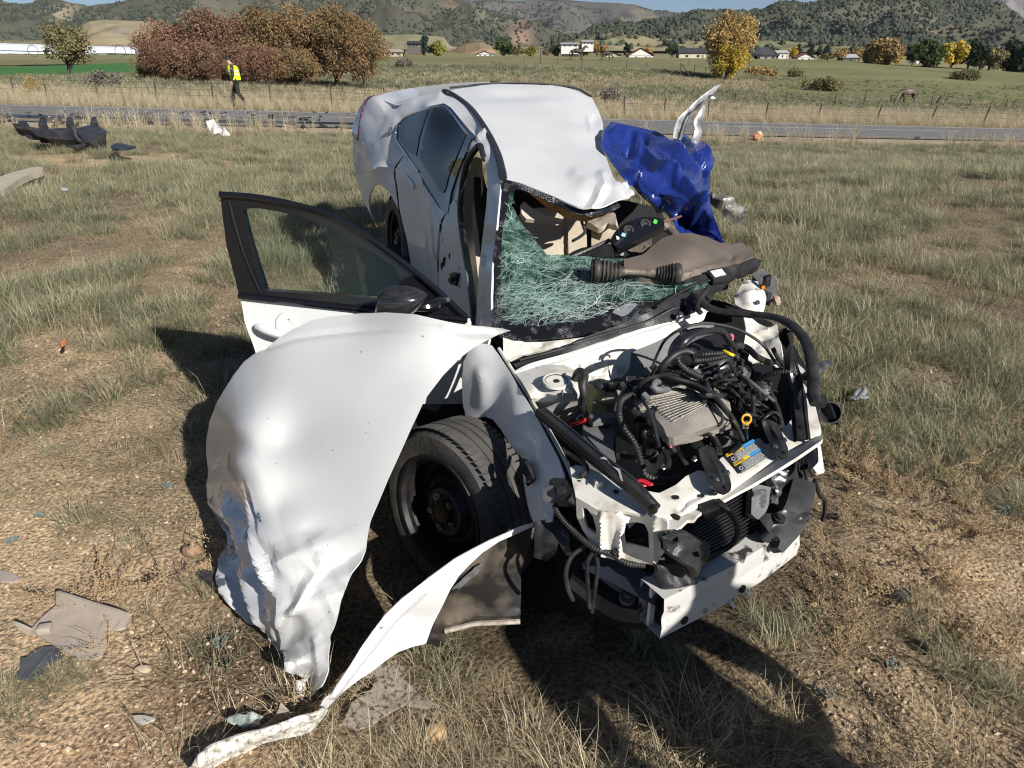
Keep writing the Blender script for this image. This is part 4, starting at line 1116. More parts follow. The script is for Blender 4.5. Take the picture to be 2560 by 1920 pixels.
# engine mount and lower clutter
build('engine_mount', *lathe_geo(Z(1812, 1082, .69), (0, -.2, 1), [(-.05, .022), (.0, .023), (.003, .022), (.003, .015), (-.02, .014), (-.02, 0)], 22), mk('cast_iron_grey', (.14, .13, .12), (.08, .075, .07), 30, rough=.6, bump=.2), car)
build('engine_mount_bracket', *box_geo(Z(1790, 1090, .66), (.035, .018, 0), (-.008, .02, 0), (0, 0, .014), .006), BLACK_METAL, car)
for p in ([(1742, 1082), (1734, 1110), (1745, 1130)], [(1784, 1088), (1795, 1110), (1800, 1135)], [(1830, 1096), (1850, 1110), (1830, 1130)], [(1660, 1128), (1672, 1150), (1668, 1170)], [(1690, 1115), (1700, 1140), (1716, 1160)], [(1880, 1058), (1890, 1030), (1910, 1015)], [(1896, 1052), (1920, 1040), (1945, 1050)]):
 hz('bracket_arm', [Z(x, y, .69) for x, y in p], .014, BLACK_METAL, flat=.5)
for q in ((1735, 1148), (1658, 1168), (1888, 1050)):
 build('bolt', *lathe_geo(Z(q[0], q[1], .66), (0, -.5, .8), [(0, .009), (.003, .009), (.004, .006), (.011, .006), (.011, 0)], 6), STEEL, car, sharp=20)
hz('loose_wiring', [Z(1668, 1100, .71), Z(1680, 1120, .70), Z(1690, 1135, .68), Z(1702, 1150, .66)], .014, RUBBER_HOSE)
hz('pink_wire', [Z(1672, 1102, .728), Z(1678, 1110, .725), Z(1676, 1118, .715)], .006, mk('pink_wire', (.5, .12, .2), rough=.5))
hz('pink_wire', [Z(1826, 835, .92), Z(1832, 842, .91), Z(1830, 850, .90)], .006, mk('pink_wire_end', (.6, .15, .2), rough=.5))
plate('splash_panel', [(1540, 1060), (1600, 1100), (1640, 1180), (1720, 1180), (1720, 1220), (1540, 1200)], zplane([(1540, 1060), (1720, 1180), (1540, 1200)], .56), BLACK_PL, car, step=30, thick=.01)
# radiator support: white pressed crossmember
rs = Depth([(1427, 1168, None, .675), (1478, 1172, None, .68), (1440, 1240, None, .66), (1539, 1283, None, .655), (1668, 1304, None, .65), (1610, 1223, None, .675), (1746, 1176, None, .675), (1898, 1094, None, .675), (2049, 1071, None, .66), (2000, 1118, None, .66), (1850, 1210, None, .655), (1990, 1000, None, .675), (2022, 947, None, .675), (1960, 905, None, .67)])
rs_poly = [(1425, 1170), (1440, 1162), (1478, 1172), (1520, 1192), (1570, 1216), (1610, 1225), (1648, 1232), (1690, 1212), (1715, 1190), (1746, 1175), (1768, 1180), (1790, 1165), (1800, 1146), (1830, 1128), (1862, 1112), (1898, 1094), (1915, 1112), (1935, 1100), (1958, 1072),
   (1985, 1042), (1990, 1010), (1975, 960), (1960, 915), (1972, 905), (1990, 915), (2012, 935), (2024, 950), (2032, 985), (2042, 1030), (2052, 1070), (2054, 1084), (2035, 1100), (2000, 1118), (1950, 1148), (1900, 1180), (1850, 1210), (1800, 1238), (1740, 1270), (1700, 1290), (1668, 1305), (1639, 1290), (1600, 1284), (1553, 1277), (1539, 1286), (1495, 1277), (1440, 1243), (1432, 1210)]
def rs_disp(V, xy):
 return tent(xy, [(1690, 1290), (1760, 1250), (1775, 1215)], 7, .006) + tent(xy, [(1700, 1276), (1720, 1250), (1770, 1230)], 6, -.006) - tent(xy, [(1440, 1245), (1539, 1288), (1668, 1307)], 14, .01) - tent(xy, [(1668, 1305), (1850, 1210), (2053, 1086)], 10, .006) + .003 * fbm(V * 8, 3, 4)
cm = plate('radiator_support', rs_poly, rs, WHITE_DIRTY, car, step=6, thick=.01, disp=rs_disp, sharp=50)
for c, r in (((1540, 1232), .0075), ((1690, 1246), .008), ((1754, 1242), .006), ((1449, 1205), .003), ((1944, 1100), .005), ((2017, 987), .006), ((2008, 1012), .004)):
 q = rs.pts([c])[0]
 build('punched_hole', *lathe_geo(q + np.array([0, 0, .0025]), (0, -.05, 1), [(0, r), (.002, r), (.0022, 0)], 18), DARK_IN, cm)
q = rs.pts([(1496, 1214)])[0]
build('bolt', *lathe_geo(q, (0, -.1, 1), [(0, .014), (.002, .014), (.003, .011), (.016, .011), (.017, .009), (.017, 0)], 6), WHITE_DIRTY, cm, sharp=20)
for c in ((1450, 1194), (1783, 1236)):
 q = rs.pts([c])[0] + np.array([0, 0, .004])
 build('bolt', *lathe_geo(q, (0, -.1, 1), [(0, .011), (.002, .011), (.003, .006), (.008, .006), (.008, 0)], 8), STEEL, cm, sharp=20)
lip = Depth([(1668, 1306, None, .648), (1850, 1212, None, .65), (2053, 1088, None, .655), (1677, 1330, 1.375), (1860, 1236, 1.53), (2055, 1104, 1.73)])
plate('support_lip', [(1666, 1304), (1740, 1270), (1800, 1239), (1850, 1211), (1900, 1181), (1950, 1149), (2000, 1119), (2054, 1085), (2056, 1100), (2000, 1138), (1950, 1170), (1873, 1216), (1800, 1256), (1745, 1286), (1735, 1300), (1718, 1300), (1700, 1318), (1677, 1330)], lip, WHITE_DIRTY, car, step=8, thick=.008)
# headlamp mounting panel
hp = Depth([(1440, 1240, 1.50), (1495, 1275, 1.455), (1539, 1285, 1.44), (1570, 1285, 1.47), (1639, 1290, 1.41), (1670, 1306, 1.385), (1660, 1381, 1.385), (1642, 1409, 1.39), (1553, 1407, 1.43), (1505, 1390, 1.45), (1460, 1326, 1.49), (1540, 1350, 1.435), (1510, 1330, 1.455)], .00001)
plate('headlamp_panel', [(1440, 1242), (1468, 1258), (1495, 1275), (1539, 1285), (1553, 1276), (1600, 1283), (1639, 1289), (1669, 1305), (1668, 1333), (1660, 1381), (1642, 1409), (1600, 1408), (1553, 1407), (1505, 1391), (1477, 1357), (1458, 1326), (1443, 1290)], hp, WHITE_DIRTY, car, step=6, thick=.008,
  holes=[[(1457, 1268), (1468, 1270), (1482, 1290), (1490, 1320), (1489, 1336), (1478, 1330), (1466, 1320), (1460, 1295)], [(1565, 1308), (1590, 1305), (1612, 1310), (1622, 1330), (1624, 1372), (1600, 1366), (1565, 1358), (1561, 1330)]],
  disp=lambda V, xy: tent(xy, [(1506, 1290), (1510, 1385)], 10, .018) + tent(xy, [(1550, 1290), (1550, 1395)], 9, .016) + tent(xy, [(1641, 1300), (1638, 1400)], 10, .012) + .004 * fbm(V * 12, 3, 2), sharp=50)
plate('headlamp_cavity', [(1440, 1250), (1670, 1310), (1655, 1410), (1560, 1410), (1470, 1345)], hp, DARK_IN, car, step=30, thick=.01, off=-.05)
# braces
def channel(name, pts, w, h, mat, parent=car):
 """an upside-down U pressed bar along a path"""
 C = catmull(pts, 8)
 T = np.gradient(C, axis=0)
 T /= np.linalg.norm(T, axis=1)[:, None]
 up = np.array([0, 0, 1.0])
 prof = [(-1.25, -1), (-1, -1), (-.9, .2), (-.55, .25), (-.45, 0), (.45, 0), (.55, .25), (.9, .2), (1, -1), (1.25, -1)]
 V, F = [], []
 for i in range(len(C)):
  s = np.cross(T[i], up)
  s /= np.linalg.norm(s)
  u = np.cross(s, T[i])
  for a, b in prof:
   V.append(C[i] + s * a * w / 2 + u * b * h)
 n = len(prof)
 for i in range(len(C) - 1):
  for k in range(n - 1):
   F.append((i * n + k, i * n + k + 1, (i + 1) * n + k + 1, (i + 1) * n + k))
 V = np.array(V)
 m = len(V)
 V2 = V - np.array([0, 0, .003])
 F2 = F + [tuple(x + m for x in f[::-1]) for f in F]
 for i in range(len(C) - 1):
  for k in (0, n - 1):
   F2.append((i * n + k, (i + 1) * n + k, (i + 1) * n + k + m, i * n + k + m))
 return build(name, np.concatenate([V, V2]), F2, mat, parent, sharp=40)
b1 = channel('brace_bar', [Z(1352, 1022, .715), Z(1412, 1070, .725), Z(1480, 1128, .735), Z(1560, 1190, .73), Z(1600, 1224, .715), Z(1645, 1272, .675)], .034, .016, BLACK_METAL)
for q in ((1620, 1250), (1640, 1268)):
 build('bolt', *lathe_geo(Z(q[0], q[1], .69), (0, -.1, 1), [(0, .008), (.002, .008), (.003, .006), (.007, .006), (.007, 0)], 6), BLACK_METAL, b1, sharp=20)
mb = MB()
build('scraped_paint', *plate_geo([(1500, 1145), (1515, 1140), (1520, 1155), (1545, 1178), (1552, 1200), (1558, 1205), (1550, 1172), (1530, 1165), (1518, 1150)], zplane([(1500, 1145), (1558, 1205), (1550, 1172)], .738), step=5, thick=.001), mk('grey_scrape', (.35, .36, .37), rough=.6), b1)
b2 = channel('brace_bar', [Z(1970, 824, .93), Z(1976, 870, .87), Z(1986, 930, .80), Z(1998, 985, .75), Z(2002, 1030, .725), Z(2010, 1098, .68)], .038, .016, BLACK_METAL)
for q in ((2004, 1070), (2008, 1090)):
 build('bolt', *lathe_geo(Z(q[0], q[1], .70), (0, -.1, 1), [(0, .008), (.002, .008), (.003, .006), (.007, .006), (.007, 0)], 6), BLACK_METAL, b2, sharp=20)
hz('bonnet_seal', [D(1742, 738, 2.52), D(1765, 765, 2.46), D(1800, 778, 2.42), D(1845, 784, 2.38), D(1900, 788, 2.33), D(1945, 796, 2.27), D(1985, 818, 2.18), D(2012, 850, 2.09), D(2026, 890, 2.0), D(2034, 940, 1.93), D(2034, 985, 1.86), D(2040, 1010, 1.82)], .031, RUBBER_HOSE, n=12, flat=.6)
hz('bonnet_seal', [D(1770, 720, 2.56), D(1752, 745, 2.5), D(1742, 770, 2.45), D(1752, 782, 2.42)], .016, RUBBER_HOSE, n=10)
plate('side_rail_post', [(1968, 898), (1990, 905), (2012, 925), (2018, 945), (1995, 925), (1975, 915)], zplane([(1968, 898), (2018, 945), (1975, 915)], .70), WHITE_DIRTY, car, step=6, thick=.03)
build('wiper_stalk', *hose([D(2012, 945, 1.95), D(2030, 930, 1.99), D(2055, 915, 2.04), D(2072, 907, 2.07)], .017, n=10, flat=.5), mk('dusty_black', (.03, .03, .03), (.10, .10, .10), 30, rough=.4), car)
rg = Z(2073, 1032, .62)
rgo = build('lamp_ring', *lathe_geo(rg, (-.2, -.86, .46), [(-.012, .034), (.016, .036), (.016, .032), (-.012, .030), (-.012, .034)], 32), BLACK_PL, car)
build('ring_spoke', *box_geo(rg, (.010, -.01, .005), (-.006, .004, .006), (-.013, .011, .030), .002), BLACK_PL, rgo)
build('ring_stem', *box_geo(Z(2052, 1003, .66), (.014, 0, 0), (0, .012, .004), (0, -.004, .018), .003), BLACK_PL, rgo)
hz('ring_cable', [Z(2045, 990, .68), Z(2030, 975, .71), Z(2015, 955, .74)], .005, RUBBER_HOSE)
# bonnet latch brackets
def bracket(poly, z0, z1, bolts, crease):
 d = Depth([(poly[0][0], poly[0][1], None, z0), (poly[1][0], poly[1][1], None, z0), (poly[-1][0], poly[-1][1], None, z1 + .02), (bolts[2][0], bolts[2][1], None, z1), (bolts[0][0], bolts[0][1], None, z1 + .012), (bolts[1][0], bolts[1][1], None, z1 + .012)])
 b = plate('bonnet_bracket', poly, d, BLACK_METAL, car, step=5, thick=.006, disp=lambda V, xy: tent(xy, crease, 7, .008), round_=False)
 for k, q in enumerate(bolts):
  c = d.pts([q])[0]
  build('bolt', *lathe_geo(c, (0, -.15, 1), [(0, .009), (.002, .009), (.003, .006), (.007, .006), (.007, 0)], 6), STEEL if k < 2 else BLACK_METAL, b, sharp=20)
bracket([(1746, 1124), (1766, 1112), (1786, 1120), (1797, 1148), (1812, 1166), (1822, 1185), (1829, 1212), (1827, 1226), (1811, 1234), (1797, 1230), (1780, 1215), (1768, 1190), (1752, 1150)], .725, .69, [(1790, 1198), (1817, 1183), (1814, 1220)], [(1766, 1120), (1800, 1195), (1806, 1205)])
bracket([(1904, 1052), (1922, 1048), (1944, 1058), (1952, 1075), (1960, 1095), (1970, 1120), (1971, 1138), (1958, 1147), (1944, 1138), (1932, 1122), (1922, 1100), (1910, 1075)], .725, .685, [(1938, 1117), (1960, 1101), (1960, 1133)], [(1922, 1055), (1950, 1115), (1956, 1125)])
hz('latch_arm', [Z(1893, 1062, .70), Z(1915, 1040, .725), Z(1935, 1030, .73), Z(1948, 1040, .72)], .013, BLACK_METAL, flat=.6)
hz('latch_arm', [Z(1730, 1110, .70), Z(1740, 1090, .735), Z(1760, 1084, .74), Z(1784, 1092, .735), Z(1792, 1115, .70)], .014, BLACK_METAL, flat=.6)
# printed warning label
lb = [rs.pts([c])[0] + np.array([0, 0, .0075]) for c in ((1812, 1143), (1882, 1104), (1917, 1149), (1851, 1190))]
def lq(u, v):
 return (lb[0] * (1 - u) + lb[1] * u) * (1 - v) + (lb[3] * (1 - u) + lb[2] * u) * v
def patch(u0, v0, u1, v1, lift):
 a = [lq(u, v) + np.array([0, 0, lift]) for u, v in ((u0, v0), (u1, v0), (u1, v1), (u0, v1))]
 return np.array(a + [p - np.array([0, 0, .0009]) for p in a]), [(3, 2, 1, 0), (4, 5, 6, 7), (0, 1, 5, 4), (1, 2, 6, 5), (2, 3, 7, 6), (3, 0, 4, 7)]
lab = build('warning_label', *patch(0, 0, 1, 1, 0), mk('label_navy', (.012, .016, .03), rough=.45), car)
for u0, v0, u1, v1, c in ((0, 0, .56, .13, (.75, .48, .02)), (.56, 0, 1, .13, (.04, .28, .62)), (0, .5, .56, .62, (.75, .48, .02)), (.56, .5, 1, .62, (.04, .28, .62))):
 build('label_band', *patch(u0, v0, u1, v1, .0012), mk('label_band', c, rough=.45), lab)
lm = MB()
for blk in range(4):
 uu0, vv0 = (.24, .17) if blk % 2 == 0 else (.60, .17)
 vv0 += .5 * (blk // 2)
 for r in range(5):
  u = uu0
  while u < uu0 + .33:
   L = random.uniform(.03, .09)
   lm.add(*patch(u, vv0 + r * .062, min(u + L, uu0 + .36), vv0 + r * .062 + .022, .0012))
   u += L + .018
 if blk % 2 == 0:
  for a in np.linspace(0, 6.28, 9):
   lm.add(*patch(.10 + .05 * math.cos(a), vv0 + .14 + .07 * math.sin(a), .122 + .05 * math.cos(a), vv0 + .17 + .07 * math.sin(a), .0012))
for v in (.30, .80):
 lm.add(*patch(0.02, v + .17, .98, v + .176, .0012))
lm.add(*patch(.2, .14, .206, .98, .0012)).add(*patch(.56, .14, .566, .98, .0012))
lm.build('label_print', PRINT_W, lab)['kind'] = 'stuff'
for (u, v) in ((.12, .065), (.12, .56)):
 lettering('lettering', 'CAUTION', .0095, lq(u + .05, v) + np.array([0, 0, .0016]), lb[1] - lb[0], lb[0] - lb[3], PRINT_K, lab)
# radiator with fins
rd = Depth([(1720, 1300, 1.50), (1873, 1213, 1.66), (2000, 1140, 1.82), (1766, 1395, 1.46), (1876, 1330, 1.60), (1990, 1250, 1.76)])
rad = plate('radiator', [(1690, 1300), (1745, 1288), (1873, 1214), (1960, 1160), (2030, 1120), (2020, 1200), (1960, 1280), (1876, 1340), (1790, 1395), (1740, 1420), (1690, 1400)], rd, DARK_IN, car, step=25, thick=.04)
for k in range(13):
 f = k / 12
 a, b = rd.pts([(1722, 1306 + 104 * f)])[0], rd.pts([(1882 + 10, 1204 + 118 * f)])[0]
 V, F = tube_geo(np.array([a, (a + b) / 2, b]) + np.array([0, -.008, .003]), .0035, 5, flat=.5)
 build('fin', V, F, BLACK_METAL, rad)
# bumper beam: hollow white section
bp = [Z(1660, 1498, .47), Z(1730, 1463, .475), Z(1811, 1424, .48), Z(1890, 1378, .483), Z(1952, 1338, .485), Z(2010, 1295, .49)]
C = catmull(bp, 6)
T = np.gradient(C, axis=0)
V, F = [], []
hh, ww = .125, .085
prof = [(0, 0), (-.3, 0), (-1, 0), (-1, -1), (-.3, -1), (0, -1), (.04, -.72), (-.02, -.55), (-.02, -.45), (.04, -.28)]
for i in range(len(C)):
 t = T[i] / np.linalg.norm(T[i])
 s = np.cross(t, [0, 0, 1.0])
 s /= np.linalg.norm(s)
 for a, b in prof:
  V.append(C[i] + s * (a * ww) + np.array([0, 0, 1]) * (b * hh))
n = len(prof)
for i in range(len(C) - 1):
 for k in range(n):
  k2 = (k + 1) % n
  F.append((i * n + k, (i + 1) * n + k, (i + 1) * n + k2, i * n + k2))
V = np.array(V)
V += (.004 * fbm(V * 9, 3, 3))[:, None] * np.array([.4, -.8, .3])
beam = build('bumper_beam', V, F, mk('greasy_white_metal', (.52, .51, .48), (.05, .045, .04), 26, rough=.45, lo=.57, hi=.66, detail=10), car, sharp=30)
e0 = C[0]
t0 = T[0] / np.linalg.norm(T[0])
s0 = np.cross(t0, [0, 0, 1.0])
build('beam_cavity', *box_geo(e0 + t0 * .03 - s0 * .043 - np.array([0, 0, .0625]), t0 * .004, s0 * .038, np.array([0, 0, .057])), DARK_IN, beam)
build('end_plate', *box_geo(e0 + t0 * .01 - s0 * .05 - np.array([0, 0, .0625]), t0 * .008, s0 * .005, np.array([0, 0, .06])), WHITE_DIRTY, beam)
for f in (.18, .55):
 c = C[int(f * (len(C) - 1))]
 build('beam_hole', *lathe_geo(c + s0 * .004 + np.array([0, 0, -.10]), s0, [(0, .012), (.003, .012), (.0032, 0)], 14), DARK_IN, beam)
for k in (14, 17):
 c = C[k]
 build('stud', *tube_geo(np.array([c + np.array([0, 0, -.12]), c + s0 * .012 + np.array([.006, -.005, -.132])]), .005, 6), WHITE, beam)
# crash rail under the panel
build('crash_rail', *hose([Z(1480, 1400, .42), Z(1560, 1440, .42), Z(1660, 1490, .43)], .045, n=4), mk('dark_navy_steel', (.02, .025, .04), rough=.5), car)
build('fog_lamp', *lathe_geo(Z(1568, 1495, .33), (.1, -.3, 1), [(-.05, .018), (0, .02), (.002, .023), (.010, .023), (.012, .010), (.024, .009), (.024, 0)], 20), GREY_PL, car)
# black broken bumper brackets
kb = Depth([(1656, 1340, 1.33), (1700, 1323, 1.37), (1776, 1357, 1.42), (1763, 1412, 1.39), (1742, 1446, 1.36), (1660, 1381, 1.33), (1697, 1406, 1.33)])
plate('broken_bracket', [(1655, 1342), (1670, 1334), (1700, 1322), (1720, 1330), (1748, 1348), (1777, 1356), (1770, 1372), (1768, 1392), (1762, 1412), (1745, 1416), (1752, 1432), (1740, 1447), (1728, 1440), (1718, 1420), (1697, 1406), (1676, 1392), (1660, 1381)], kb, BLACK_PL, car, step=5, thick=.03,
  holes=[[(1670, 1345), (1686, 1338), (1690, 1352), (1674, 1358)], [(1724, 1380), (1738, 1376), (1740, 1390), (1728, 1392)]], disp=lambda V, xy: .018 * folds(xy, 2, 34), sharp=25, edge=6)
plate('broken_bracket', [(1630, 1400), (1690, 1400), (1735, 1440), (1745, 1460), (1700, 1470), (1660, 1475), (1640, 1440)], Depth([(1630, 1400, 1.40), (1745, 1460, 1.40), (1660, 1475, 1.38)]), BLACK_PL, car, step=8, thick=.02, disp=lambda V, xy: .018 * folds(xy, 9, 34), edge=6)
kd = Depth([(1893, 1285, 1.60), (1952, 1285, 1.60), (1983, 1199, 1.76), (2038, 1209, 1.74), (2024, 1285, 1.64), (2010, 1330, 1.60), (1958, 1381, 1.52), (1930, 1330, 1.54), (1975, 1290, 1.61)])
ab = plate('bumper_corner', [(1893, 1288), (1912, 1281), (1950, 1284), (1964, 1262), (1974, 1230), (1983, 1199), (2000, 1196), (2038, 1207), (2040, 1225), (2026, 1282), (2017, 1310), (2010, 1326), (1988, 1350), (1958, 1382), (1945, 1372), (1952, 1350), (1942, 1336), (1925, 1330), (1908, 1310)], kd, mk('grey_black_plastic', (.035, .035, .037), (.06, .06, .06), 14, rough=.35), car, step=6, thick=.03,
   disp=lambda V, xy: tent(xy, [(1950, 1284), (2000, 1300), (2020, 1290)], 12, .02) - bump_at(xy, (1940, 1315), 16, .02) + .004 * fbm(V * 10, 2, 3), sharp=30)
build('bolt', *lathe_geo(kd.pts([(1948, 1298)])[0], (0, -.4, .9), [(0, .016), (.008, .015), (.009, .008), (.016, .008), (.016, 0)], 12), BLACK_PL, ab)
plate('grey_bracket', [(1881, 1207), (1900, 1212), (1928, 1218), (1924, 1236), (1922, 1262), (1915, 1280), (1895, 1300), (1878, 1285)], Depth([(1881, 1207, 1.62), (1928, 1218, 1.64), (1895, 1300, 1.57)]), GREY_PL, car, step=6, thick=.02, disp=lambda V, xy: tent(xy, [(1882, 1235), (1908, 1228), (1905, 1262)], 7, .015))
plate('crushed_lamp_shell', [(1925, 1195), (1945, 1180), (1960, 1178), (1958, 1195), (1946, 1215), (1938, 1262), (1928, 1262), (1930, 1230)], Depth([(1925, 1195, 1.66), (1960, 1178, 1.70), (1930, 1262, 1.61)]), STEEL, car, step=5, thick=.02, disp=lambda V, xy: .02 * ridged(V * 22, 6))
plate('torn_wing_corner', [(2010, 1135), (2030, 1110), (2045, 1120), (2052, 1145), (2063, 1170), (2060, 1182), (2038, 1190), (2025, 1175), (2015, 1160)], Depth([(2010, 1135, 1.75), (2045, 1120, 1.78), (2063, 1180, 1.70)]), WHITE_DIRTY, car, step=5, thick=.006, disp=lambda V, xy: .02 * ridged(V * 16, 13))
plate('lamp_reflector', [(2012, 1140), (2028, 1118), (2042, 1125), (2043, 1160), (2030, 1172), (2022, 1172), (2016, 1160)], Depth([(2012, 1140, 1.72), (2043, 1130, 1.74), (2030, 1172, 1.68)]), BLACK_GLOSS, car, step=5, thick=.03, disp=lambda V, xy: .012 * ridged(V * 18, 7))
for k in range(5):
 p = [Z(1990 + 10 * k + random.uniform(-8, 8), 1120 + random.uniform(-5, 10), .62), Z(1985 + 9 * k, 1160 + random.uniform(-8, 8), .58), Z(1975 + 14 * k, 1195 + random.uniform(-8, 8), .54)]
 hz('loose_wiring', p, .006, RUBBER_HOSE)
# looms hanging at the front
hz('wiring_conduit', [Z(1385, 1262, .60), Z(1400, 1290, .58), Z(1428, 1322, .56), Z(1460, 1352, .55), Z(1490, 1373, .545), Z(1532, 1386, .54), Z(1550, 1400, .53), Z(1575, 1410, .525), Z(1612, 1414, .52)], .015, RUBBER_HOSE, n=10, ribs=.14, period=.009)
hz('wiring_conduit', [Z(1535, 1386, .545), Z(1552, 1366, .56), Z(1580, 1356, .565), Z(1612, 1350, .57)], .011, RUBBER_HOSE, n=10, ribs=.14, period=.009)
hz('wiring_conduit', [Z(1462, 1366, .53), Z(1430, 1390, .50), Z(1415, 1430, .46), Z(1420, 1470, .40), Z(1432, 1500, .35)], .009, RUBBER_HOSE, n=8, ribs=.14, period=.009)
hz('wiring_conduit', [Z(1482, 1380, .53), Z(1468, 1410, .49), Z(1470, 1470, .40), Z(1474, 1520, .33)], .007, RUBBER_HOSE, n=8)
hz('wiring_conduit', [Z(1490, 1382, .53), Z(1494, 1420, .47), Z(1488, 1470, .40), Z(1480, 1530, .31)], .007, RUBBER_HOSE, n=8)
hz('wiring_conduit', [Z(1778, 1268, .645), Z(1800, 1262, .66), Z(1825, 1282, .645), Z(1842, 1312, .61), Z(1842, 1342, .57), Z(1822, 1368, .53), Z(1790, 1382, .51), Z(1768, 1388, .50)], .012, RUBBER_HOSE, n=10)
build('connector', *box_geo(Z(1780, 1272, .645), (.03, .014, 0), (-.006, .015, 0), (0, 0, .014), .004), BLACK_PL, car)
hz('wiring_conduit', [Z(2036, 1200, .56), Z(2050, 1238, .50), Z(2062, 1250, .47), Z(2062, 1280, .42), Z(2056, 1300, .38)], .009, RUBBER_HOSE, n=8)
build('green_bulb', *box_geo(Z(1800, 1362, .50), (.010, .003, 0), (-.002, .008, .004), (0, -.004, .014), .003), mk('teal_glass', (.05, .35, .28), rough=.1), car)
# fender end fittings
fe = Depth([(1373, 1200, 1.62), (1420, 1200, 1.58), (1440, 1250, 1.5), (1390, 1262, 1.54)])
plate('lamp_bracket', [(1374, 1205), (1390, 1197), (1413, 1198), (1428, 1222), (1436, 1245), (1425, 1262), (1402, 1268), (1384, 1250), (1374, 1225)], fe, BLACK_PL, car, step=6, thick=.03, disp=lambda V, xy: .015 * ridged(V * 15, 5))
build('bolt', *lathe_geo(fe.pts([(1412, 1222)])[0] + np.array([-.01, -.015, 0]), (-.3, -.8, .5), [(0, .016), (.006, .016), (.007, .009), (.016, .009), (.016, 0)], 10), BLACK_METAL, car)
build('grommet', *lathe_geo(fe.pts([(1385, 1228)])[0] + np.array([-.01, -.015, 0]), (-.5, -.8, .3), [(0, .024), (.006, .022), (.007, .01), (.004, 0)], 18), GREY_PL, car)
plate('torn_liner', [(1318, 1150), (1336, 1150), (1345, 1175), (1350, 1200), (1340, 1215), (1330, 1190), (1320, 1170)], fend, DARK_IN, car, step=5, thick=.01, off=.02, disp=lambda V, xy: .015 * ridged(V * 20, 3))
plate('liner_rag', [(1345, 1300), (1385, 1300), (1420, 1330), (1440, 1380), (1425, 1385), (1405, 1350), (1395, 1380), (1370, 1400), (1340, 1390)], Depth([(1345, 1300, 1.60), (1440, 1380, 1.52), (1370, 1400, 1.55)]), BLACK_PL, car, step=7, thick=.008, disp=lambda V, xy: .03 * ridged(V * 9, 3))
plate('underside', [(1380, 1380), (1500, 1390), (1660, 1420), (1660, 1560), (1500, 1560), (1400, 1500)], Depth([(1380, 1380, 1.85), (1660, 1420, 1.6), (1500, 1560, 1.62), (1400, 1500, 1.75)]), DARK_IN, car, step=50, thick=.02)
build('subframe', *hose([Z(1440, 1440, .32), Z(1560, 1520, .28), Z(1700, 1500, .30), Z(1850, 1420, .30)], .05, n=8), BLACK_METAL, car)
build('engine_cradle', *box_geo((.42, 2.1, .30), (.30, .10, 0), (-.12, .32, 0), (0, 0, .02)), DARK_IN, car)
build('floor_pan', *box_geo((-.05, 3.7, .42), (.70, .22, .02), (-.30, 1.2, .10), (0, 0, .03)), DARK_IN, car)
# ------------------------------------------------------------------ torn far pillar standing up beside the tarp
def ribbon(pts, rr, flat, seed):
 C = catmull(pts, 8)
 C = C + .012 * np.stack([vnoise(C * 14, seed), vnoise(C * 14 + 5, seed), vnoise(C * 14 + 9, seed)], 1)
 return tube_geo(C, np.interp(np.linspace(0, 1, len(C)), np.linspace(0, 1, len(rr)), rr), 6, flat, up=(.5, -.6, .6))
mb = MB()
mb.add(*ribbon([D(1694, 350, 3.92), D(1700, 325, 3.93), D(1714, 294, 3.95), D(1738, 268, 3.97), D(1764, 246, 4.0), D(1784, 228, 4.02), D(1802, 212, 4.05)], (.030, .032, .030, .026, .020, .014, .005), .16, 3))
TORN = mk('torn_silver_sheet', (.46, .46, .46), (.16, .16, .165), 22, rough=.35, metal=.45, detail=8)
mb.build('torn_pillar', TORN, car, sharp=20)
build('torn_pillar', *ribbon([D(1734, 356, 3.92), D(1746, 326, 3.93), D(1743, 306, 3.95), D(1754, 284, 3.97), D(1760, 262, 4.0)], (.022, .024, .020, .018, .010), .18, 5), TORN, car, sharp=20)
build('torn_pillar', *ribbon([D(1704, 340, 3.90), D(1720, 300, 3.91), D(1750, 268, 3.93), D(1786, 236, 3.97)], (.006, .007, .006, .003), .5, 8), STEEL, car, sharp=20)
build('torn_pillar', *ribbon([D(1772, 240, 4.0), D(1784, 240, 4.0), D(1787, 252, 4.0)], (.012, .009, .002), .3, 9), STEEL, car, sharp=20)
td = Depth([(1772, 490, 3.35), (1800, 500, 3.3), (1864, 530, 3.3), (1830, 560, 3.2)])
plate('torn_door_edge', [(1772, 494), (1780, 490), (1796, 500), (1802, 492), (1816, 500), (1830, 514), (1850, 520), (1864, 522), (1862, 545), (1856, 560), (1840, 564), (1826, 552), (1812, 545), (1804, 528), (1788, 520), (1774, 508)], td, mk('dusty_torn_metal', (.26, .25, .22), (.09, .085, .07), 30, rough=.45, metal=.3), car, step=4, thick=.012,
  disp=lambda V, xy: .07 * folds(xy, 3, 26), sharp=25, edge=6)
